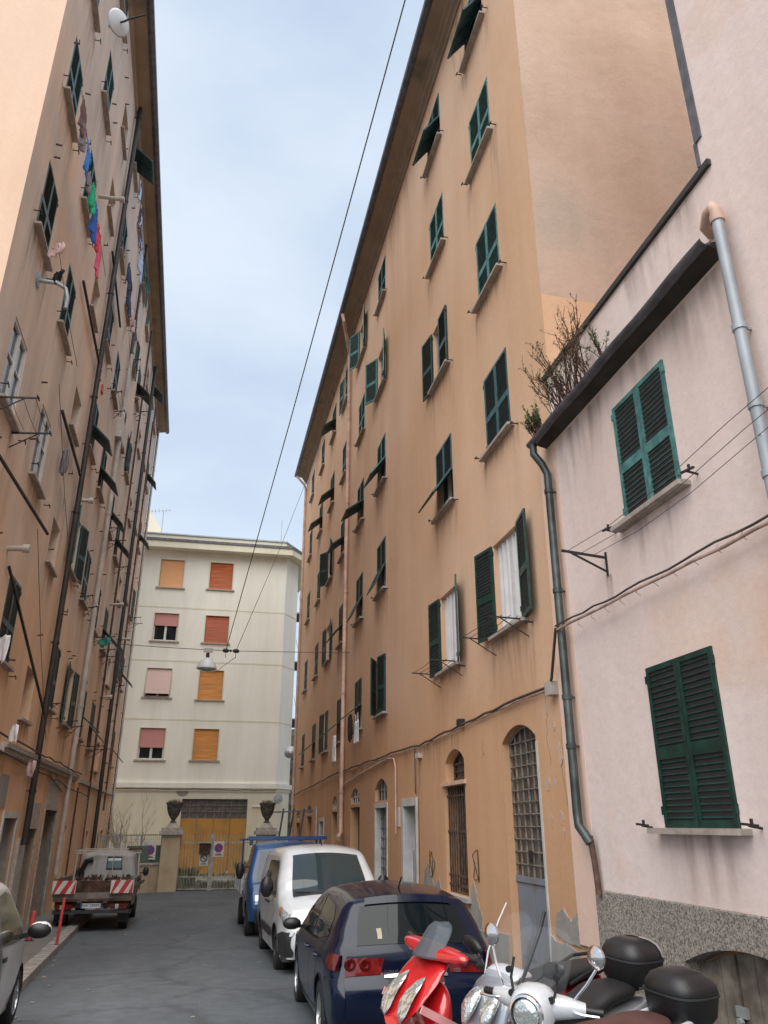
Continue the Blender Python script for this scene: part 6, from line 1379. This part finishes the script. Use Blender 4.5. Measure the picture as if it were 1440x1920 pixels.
# ---------------------------------------------------------------- red bollards
for (px, py, pyt, hh, lab) in ((106,1772,1683,.95,'slim red post on the kerb in front of the left lorry'), (54,1764,1708,1.0,'thick red post on the pavement beside the white city car mirror')):
    p = onG(px, py, .13); t = thing('bollard', lab, 'bollard', p, (R(-2), R(1.5), 0), 'red posts on the left pavement'); r_ = .03 if px > 80 else .055; hh = onY(px, pyt, p.y).z-p.z
    MB().lathe([(r_,0),(r_,hh-.03),(r_*.6,hh)], (0,0,0), 'z', 14).build('post', plain('faded_red_paint', (.42,.05,.05), .6, var=.25), t, smooth=True); MB().lathe([(r_*1.8,0),(r_*1.8,.015)], (0,0,0), 'z', 14).build('foot_ring', M['iron'], t)
# ================================================================= scooters (local +y forward)
def ell(y, z, rx, rz, n=20, p=2.4, x=0, tilt=0):
    out = []
    for k in range(n):
        a = 2*math.pi*k/n; c, s_ = math.cos(a), math.sin(a); X_ = rx*math.copysign(abs(c)**(2/p), c); Z_ = rz*math.copysign(abs(s_)**(2/p), s_)
        out.append(Vector((x+X_, y - Z_*math.sin(tilt), z + Z_*math.cos(tilt))))
    return out
def loft(secs, sub=4, **k):
    """smooth loft through (y, z, rx, rz[, tilt]) stations"""
    P = []; secs = [tuple(q)+(0,)*(5-len(q)) for q in secs]
    for i in range(len(secs)-1):
        a = secs[max(i-1,0)]; b = secs[i]; c = secs[i+1]; d = secs[min(i+2,len(secs)-1)]
        for j in range(sub):
            t = j/sub; P.append([.5*((2*b[q])+(-a[q]+c[q])*t+(2*a[q]-5*b[q]+4*c[q]-d[q])*t*t+(-a[q]+3*b[q]-3*c[q]+d[q])*t**3) for q in range(len(b))])
    P.append(list(secs[-1])); mb = MB(); mb.rings([ell(p[0], p[1], max(.003, p[2]), max(.003, p[3]), tilt=(p[4] if len(p) > 4 else 0), **k) for p in P]); return mb
def shield(z0, z1, w0, w1, y0, y1, bow, th=.012, n=14, m=10, top=0):
    """thin curved sheet (leg shield or windscreen)"""
    g = []
    for j in range(m+1):
        t = j/m; w_ = lerp(w0, w1, t); w_ *= (1 if t < .7 or not top else math.sqrt(max(.03, 1-((t-.7)/.3)**2*top))); row = []
        for i in range(n+1):
            u = -1+2*i/n; row.append(Vector((u*w_, lerp(y0, y1, t) - bow*u*u, lerp(z0, z1, t))))
        g.append(row)
    mb = MB(); mb.rings(g, False, False); o = len(mb.v); mb.v += [(x, y-th, z) for x, y, z in mb.v]; mb.f += [tuple(i+o for i in f[::-1]) for f in mb.f]
    W_ = n+1
    for i in range(n): mb.f += [(i, i+o, i+1+o, i+1), (m*W_+i, m*W_+i+1, m*W_+i+1+o, m*W_+i+o)]
    for j in range(m): mb.f += [(j*W_, (j+1)*W_, (j+1)*W_+o, j*W_+o), (j*W_+n, j*W_+n+o, (j+1)*W_+n+o, (j+1)*W_+n)]
    return mb
M['scred'] = paint('red_scooter_paint', (.52,.012,.016), .2); M['scwhite'] = paint('pearl_white_scooter_paint', (.58,.60,.63), .25); M['scsilver'] = paint('silver_scooter_paint', (.42,.45,.50), .25, 1, .5)
M['seatbrown'] = plain('brown_vinyl_seat', (.085,.035,.030), .5, var=.15, vscale=6, bump=.2, bscale=200); M['seatblack'] = plain('black_vinyl_seat', (.014,.014,.015), .5, var=.15, bump=.2, bscale=200)
M['screen'] = clear('clear_windscreen', (.60,.66,.70), .025, .1); M['smoke'] = clear('smoked_windscreen', (.10,.12,.14), .55); M['caselid'] = plain('taupe_case_lid', (.32,.28,.28), .35, coat=.4, var=.05)
HEAD = (_fx*(-.88) + _f0*(-.50)).normalized(); HYAW = math.atan2(HEAD.y, HEAD.x) - math.pi/2
def scooter(label, hpx, hpy, depth, hl, yawd=0, sc=1.0):
    """stand a scooter so that its headlamp (local hl) comes where the photo shows it"""
    p = dep(hpx, hpy, depth); yw = HYAW + R(yawd); off = Matrix.Rotation(yw, 3, 'Z') @ Matrix.Rotation(R(-4), 3, 'Y') @ (Vector(hl)*sc)
    g_ = gz(p.y-off.y); g_ = max(g_, min(g_+.09, p.z-off.z)); t = thing('scooter', label, 'scooter', (p.x-off.x, p.y-off.y, g_), (R(0), R(-4), yw), 'scooters parked in a row by the pink house'); t.scale = (sc, sc, sc); return t
def sc_common(t, body, wheel_r=.25):
    tm, rm = wheel_mesh(wheel_r, .11, 'alloy', 5)
    for y in (.66, -.58):
        h = MB().lathe([(.03,-.07),(.03,.07)], (0,0,0), 'x', 10).build('wheel', M['steel'], t); h.location = (0, y, wheel_r); inst('tyre', tm, h); inst('rim', rm, h)
    mb = MB()
    for s_ in (-1, 1): mb.tube([(s_*.07,.66,wheel_r),(s_*.075,.60,.45),(s_*.05,.47,.75)], .022, 8)
    mb.tube([(0,.48,.72),(0,.40,1.0)], .03, 8); mb.tube([(0,.40,.4),(0,.2,.22),(0,-.4,.25)], .04, 8); mb.build('fork', M['steel'], t, smooth=True)
    mb = loft([(-.05,.30,.10,.06),(-.3,.30,.14,.10),(-.62,.28,.10,.09),(-.72,.28,.04,.04)]); mb.build('engine', M['iron'], t, smooth=True)
    MB().tube([(.13,-.15,.22),(.17,-.45,.30),(.18,-.85,.36)], [.03,.055,.05], 12).build('exhaust', M['steel'], t, smooth=True)
def mirror(t, s_, root, head, r, mat='chrome', flat=False):
    mb = MB(); mb.tube([root, Vector(root).lerp(Vector(head), .5)+Vector((s_*.02,0,.01)), head], .008, 8); m = mb.build('mirror', M[mat], t, smooth=True)
    h = Vector(head)
    if flat: mb = MB(); mb.ico((0,0,0), (.105,.028,.05), 14, 8); mb.xf(Matrix.Translation(h+Vector((s_*.06,0,.02))) @ Matrix.Rotation(s_*-.25, 4, 'Y')); mb.build('mirror_head', M['blackplastic'], m, smooth=True)
    else:
        MB().lathe([(.003,.035),(r*.6,.03),(r,.012),(r*1.02,0),(r*.97,-.006)], (0,0,0), 'y', 24).xf(Matrix.Translation(h+Vector((0,0,r*.8)))).build('mirror_head', M['chrome'], m, smooth=True)
        MB().lathe([(.003,-.004),(r*.93,-.005),(r*.93,-.002)], (0,0,0), 'y', 24).xf(Matrix.Translation(h+Vector((0,0,r*.8)))).build('mirror_glass', M['carglass'], m, smooth=True)
def topcase(t, y, z, w_, l_, h_, lid='blackplastic', plate=False):
    mb = MB(); rs = []
    for f, k in ((0,.80),(.12,.92),(.52,1.0),(.56,1.0)): rs.append([Vector((p.x, p.y, 0)) + Vector((0, y, z+h_*f)) for p in [Vector((w_/2*k*math.copysign(abs(math.cos(a))**.55, math.cos(a)), l_/2*k*math.copysign(abs(math.sin(a))**.6, math.sin(a)), 0)) for a in [2*math.pi*i/32 for i in range(32)]]])
    mb.rings(rs); c = mb.build('top_case', M['blackplastic'], t, smooth=True)
    mb = MB(); rs = []
    for f, k in ((.555,1.02),(.60,1.03),(.74,.98),(.88,.84),(.97,.58),(1.0,.25)): rs.append([Vector((w_/2*k*math.copysign(abs(math.cos(a))**.62, math.cos(a)), y+l_/2*k*math.copysign(abs(math.sin(a))**.7, math.sin(a)), z+h_*f)) for a in [2*math.pi*i/32 for i in range(32)]])
    mb.rings(rs); mb.build('case_lid', M['blackplastic'], c, smooth='all')
    if lid != 'blackplastic':
        mb = MB(); rs = []
        for f, k in ((.62,1.035),(.74,.985),(.88,.845),(.97,.585),(1.004,.26)): rs.append([Vector((w_/2*k*1.012*math.copysign(abs(math.cos(a))**.62, math.cos(a)), y+l_/2*k*1.012*math.copysign(abs(math.sin(a))**.7, math.sin(a)), z+h_*f+.004)) for a in [-2.75+2.35*i/20 for i in range(21)]])
        mb.rings(rs, False, False); mb.build('case_lid_panel', M[lid], c, smooth='all')
    mb = MB(); rs = []
    for f in (.535,.575): rs.append([Vector((w_/2*1.035*math.copysign(abs(math.cos(a))**.55, math.cos(a)), y+l_/2*1.035*math.copysign(abs(math.sin(a))**.6, math.sin(a)), z+h_*f)) for a in [2*math.pi*i/32 for i in range(32)]])
    mb.rings(rs); mb.build('case_rim', M['trim'], c, smooth=True); MB().box(-.05,.05,y-l_/2-.02,y-l_/2+.02,z+h_*.46,z+h_*.6).build('case_lock', M['steel'], c)
    mb = MB()
    for s_ in (-1, 1): mb.bar((s_*.10,y+.30,z-.05),(s_*.12,y-.1,z-.015), .025, .02)
    mb.build('rack', M['chrome'], t)
# --- white retro scooter, nearest
HL3 = (-.07,.53,.955)
t = scooter('white retro scooter with a round headlamp, brown seat, clear screen and plain black top case', 990, 1885, 4.25, HL3); sc_common(t, 'scwhite')
shield(.30,.88,.20,.27,.56,.43,.16,.02).build('leg_shield', M['scwhite'], t, smooth='all'); loft([(.80,.50,.03,.04),(.78,.52,.10,.08),(.66,.56,.12,.10),(.50,.54,.10,.08),(.46,.52,.05,.05)]).build('front_mudguard', M['scwhite'], t, smooth=True)
loft([(.56,.70,.03,.10),(.52,.74,.07,.15),(.47,.72,.09,.18),(.42,.70,.05,.16)]).build('horn_cover', M['scwhite'], t, smooth=True)
loft([(.10,.46,.10,.06),(.02,.56,.20,.18),(-.25,.58,.245,.21),(-.55,.60,.22,.18),(-.82,.66,.12,.10),(-.90,.68,.03,.04)]).build('rear_body', M['scwhite'], t, smooth=True)
MB().box(-.17,.17,-.02,.42,.30,.34).build('footboard', M['blackplastic'], t)
# handlebar fairing turned towards the camera by the steering lock
st = Matrix.Translation((0,.42,0)) @ Matrix.Rotation(R(26), 4, 'Z') @ Matrix.Translation((0,-.42,0))
h = loft([(.54,.955,.085,.085),(.535,.955,.105,.105),(.49,.96,.125,.12),(.42,.98,.13,.11),(.34,.99,.09,.08),(.28,.99,.03,.03)]); h.xf(st); hf = h.build('handlebar_cover', M['scwhite'], t, smooth=True)
mb = MB()
for s_ in (-1, 1): mb.tube([(s_*.06,.42,.985),(s_*.18,.40,.99),(s_*.27,.36,.985)], [.075,.055,.035], 14)
mb.xf(st).build('handlebar_cover', M['scwhite'], t, smooth=True)
for s_ in (-1, 1):
    MB().tube([(s_*.26,.365,.985),(s_*.36,.33,.98)], .020, 12).xf(st).build('grip', M['blackplastic'], t, smooth=True)
    MB().tube([(s_*.22,.43,.985),(s_*.28,.44,.98),(s_*.36,.40,.975)], .007, 6).xf(st).build('brake_lever', M['chrome'], t, smooth=True)
MB().lathe([(.098,-.02),(.102,0),(.097,.015),(.086,.02),(.084,0)], (0,.545,.955), 'y', 32, False).xf(st).build('headlamp_ring', M['chrome'], t, smooth=True)
g_, nt, b = newmat('faceted_headlamp'); b.inputs['Roughness'].default_value = .08; b.inputs['Metallic'].default_value = .75; b.inputs['Coat Weight'].default_value = 1; b.inputs['Base Color'].default_value = (.62,.66,.64,1)
tc = N(nt, 'ShaderNodeTexCoord'); v_ = N(nt, 'ShaderNodeTexNoise'); v_.inputs['Scale'].default_value = 22; nt.links.new(tc.outputs['Object'], v_.inputs[0]); bp = N(nt, 'ShaderNodeBump'); bp.inputs['Strength'].default_value = .9; bp.inputs['Distance'].default_value = .02; nt.links.new(v_.outputs[0], bp.inputs['Height']); nt.links.new(bp.outputs[0], b.inputs['Normal']); M['headlamp'] = g_
MB().lathe([(.086,0),(.07,.016),(.04,.026),(.008,.030)], (0,.545,.955), 'y', 32).xf(st).build('headlamp', M['headlamp'], t, smooth='all')
s_ = shield(1.00,1.36,.16,.20,.50,.32,.08,.004,18,12,.9); s_.xf(st).build('windscreen', M['screen'], t, smooth='all')
for s_ in (-1, 1):
    mb = MB(); mb.tube([(s_*.12,.45,1.02),(s_*.14,.44,1.10),(s_*.13,.42,1.20)], .008, 6); mb.lathe([(.018,-.01),(.018,.012)], (s_*.12,.475,1.03), 'y', 10); mb.lathe([(.018,-.01),(.018,.012)], (s_*.145,.455,1.14), 'y', 10)
    mb.xf(st).build('screen_bracket', M['blackplastic'], t, smooth=True)
sx = lambda p: tuple(st @ Vector(p))
mirror(t, 1, sx((.20,.40,1.01)), sx((.30,.36,1.24)), .062); mirror(t, -1, sx((-.20,.40,1.01)), sx((-.34,.34,1.20)), .062)
loft([(.14,.74,.10,.035),(.05,.775,.14,.05),(-.2,.785,.15,.05),(-.38,.80,.15,.05),(-.52,.80,.12,.045),(-.58,.80,.05,.03)], p=3.2).build('seat', M['seatbrown'], t, smooth=True)
mb = MB(); mb.tube([(-.15,-.30,.76),(-.16,-.52,.80),(-.15,-.72,.83),(0,-.78,.84),(.15,-.72,.83),(.16,-.52,.80),(.15,-.30,.76)], .016, 10); mb.build('grab_rail', M['scwhite'], t, smooth=True)
topcase(t, -.76, .79, .39, .38, .28)
# --- silver sports scooter, middle
t = scooter('silver scooter with a tall dark-edged screen and a black top case with a taupe lid', 905, 1855, 4.95, (0,.55,.90), 3); sc_common(t, 'scsilver')
loft([(.62,.62,.04,.05,.3),(.60,.72,.12,.14,.3),(.52,.86,.19,.16,.3),(.42,.96,.17,.10,.2),(.30,.98,.10,.06)], p=3).build('front_fairing', M['scsilver'], t, smooth=True); shield(.30,.80,.20,.26,.52,.40,.14,.02).build('leg_shield', M['scsilver'], t, smooth='all')
for s_ in (-1, 1):
    loft([(.64,.80,.02,.03),(.61,.86,.055,.045),(.54,.93,.05,.035),(.48,.97,.015,.01)], x=s_*.09).build('headlamp', M['headlamp'], t, smooth=True)
loft([(.10,.40,.12,.06),(.0,.56,.18,.18),(-.3,.60,.20,.17),(-.6,.68,.17,.12),(-.88,.76,.10,.06),(-.95,.78,.03,.02)], p=2.8).build('rear_body', M['scsilver'], t, smooth=True)
loft([(.80,.46,.02,.03),(.70,.54,.08,.06),(.55,.54,.08,.05),(.5,.5,.03,.03)]).build('front_mudguard', M['scsilver'], t, smooth=True)
mb = MB(); mb.tube([(-.36,.30,1.02),(-.2,.36,1.05),(0,.38,1.03),(.2,.36,1.05),(.36,.30,1.02)], .02, 10); mb.build('handlebar', M['blackplastic'], t, smooth=True); loft([(.42,1.04,.14,.035),(.34,1.06,.16,.045),(.24,1.05,.12,.03)]).build('handlebar_cover', M['scwhite'], t, smooth=True)
shield(.98,1.42,.14,.17,.52,.29,.08,.005,18,12,.95).build('windscreen', M['screen'], t, smooth='all'); MB().tube([(-.17,.40,1.0),(-.20,.34,1.15),(-.205,.24,1.33),(-.19,.18,1.44)], .012, 8).build('screen_edge', M['blackplastic'], t, smooth=True); MB().tube([(.17,.40,1.0),(.20,.34,1.15),(.205,.24,1.33),(.19,.18,1.44)], .006, 8).build('screen_edge', M['whitepaint'], t, smooth=True)
mirror(t, 1, (.24,.34,1.05), (.34,.32,1.13), .05, 'blackplastic', True); mirror(t, -1, (-.24,.34,1.05), (-.34,.32,1.13), .05, 'blackplastic', True)
loft([(.10,.76,.10,.035),(.0,.79,.15,.05),(-.3,.80,.16,.055),(-.5,.86,.16,.06),(-.78,.88,.11,.045),(-.84,.88,.04,.03)], p=3).build('seat', M['seatblack'], t, smooth=True)
MB().box(-.17,.17,-.02,.42,.26,.30).build('footboard', M['blackplastic'], t)
topcase(t, -.86, .90, .38, .38, .29, 'caselid')
# --- red sports scooter, farthest
t = scooter('red sports scooter with swept headlamps and a smoked screen, nearest the dark blue car', 757, 1864, 5.2, (0,.66,.86), 0, 1.1); sc_common(t, 'scred')
loft([(.74,.70,.02,.03,.5),(.72,.76,.11,.06,.5),(.64,.86,.19,.11,.6),(.52,.97,.20,.11,.6),(.42,1.03,.14,.06,.5),(.36,1.05,.05,.02)], p=2.6).build('front_fairing', M['scred'], t, smooth=True)
loft([(.62,.34,.03,.04),(.60,.44,.12,.12),(.55,.62,.22,.18),(.46,.74,.22,.20),(.38,.70,.12,.16)], p=3).build('leg_shield', M['scred'], t, smooth=True)
for s_ in (-1, 1):
    mb = loft([(.735,.745,.01,.012,.5),(.725,.80,.055,.040,.5),(.69,.865,.060,.040,.6),(.62,.925,.04,.026,.6),(.57,.96,.008,.006,.6)], x=s_*.095); mb.build('headlamp', M['headlamp'], t, smooth=True)
    MB().obox((s_*.20,.60,.70),(0,.35,.2),(s_*1,0,0),(0,-.2,.35),.11,.012,.018).build('indicator', M['darkredlamp'], t)
    MB().obox((s_*.225,.52,.76),(0,.42,.2),(1,0,0),(0,-.2,.42),.17,.006,.022).build('pink_flash', plain('pale_pink_stripe', (.70,.30,.30), .3, coat=.6), t)
mb = MB(); mb.tube([(-.40,.38,1.10),(-.22,.44,1.10),(0,.46,1.07),(.22,.44,1.10),(.40,.38,1.10)], .024, 10); mb.build('handlebar', M['blackplastic'], t, smooth=True); loft([(.52,1.06,.05,.015),(.48,1.085,.30,.030),(.42,1.095,.35,.034),(.37,1.09,.24,.02)], p=3).build('handlebar_cover', M['scred'], t, smooth=True)
shield(1.06,1.25,.15,.12,.58,.44,.08,.005,18,12,.9).build('windscreen', M['smoke'], t, smooth='all')
loft([(.80,.46,.02,.03),(.70,.54,.08,.06),(.55,.54,.08,.05),(.5,.5,.03,.03)]).build('front_mudguard', M['scred'], t, smooth=True)
loft([(.10,.40,.12,.06),(.0,.54,.18,.16),(-.3,.60,.19,.15),(-.6,.70,.16,.10),(-.88,.80,.09,.05),(-.96,.83,.02,.02)], p=2.8).build('rear_body', M['scred'], t, smooth=True)
loft([(.12,.74,.10,.03),(.0,.76,.15,.05),(-.3,.79,.16,.05),(-.5,.86,.15,.05),(-.9,.90,.10,.04),(-.98,.91,.03,.02)], p=3).build('seat', M['seatblack'], t, smooth=True); mb = MB(); mb.tube([(-.14,-.55,.84),(-.15,-.85,.94),(-.12,-1.0,.95)], .012, 8); mb.tube([(.14,-.55,.84),(.15,-.85,.94),(.12,-1.0,.95)], .012, 8); mb.build('grab_rail', M['blackplastic'], t, smooth=True)
MB().box(-.17,.17,-.02,.42,.26,.30).build('footboard', M['blackplastic'], t)
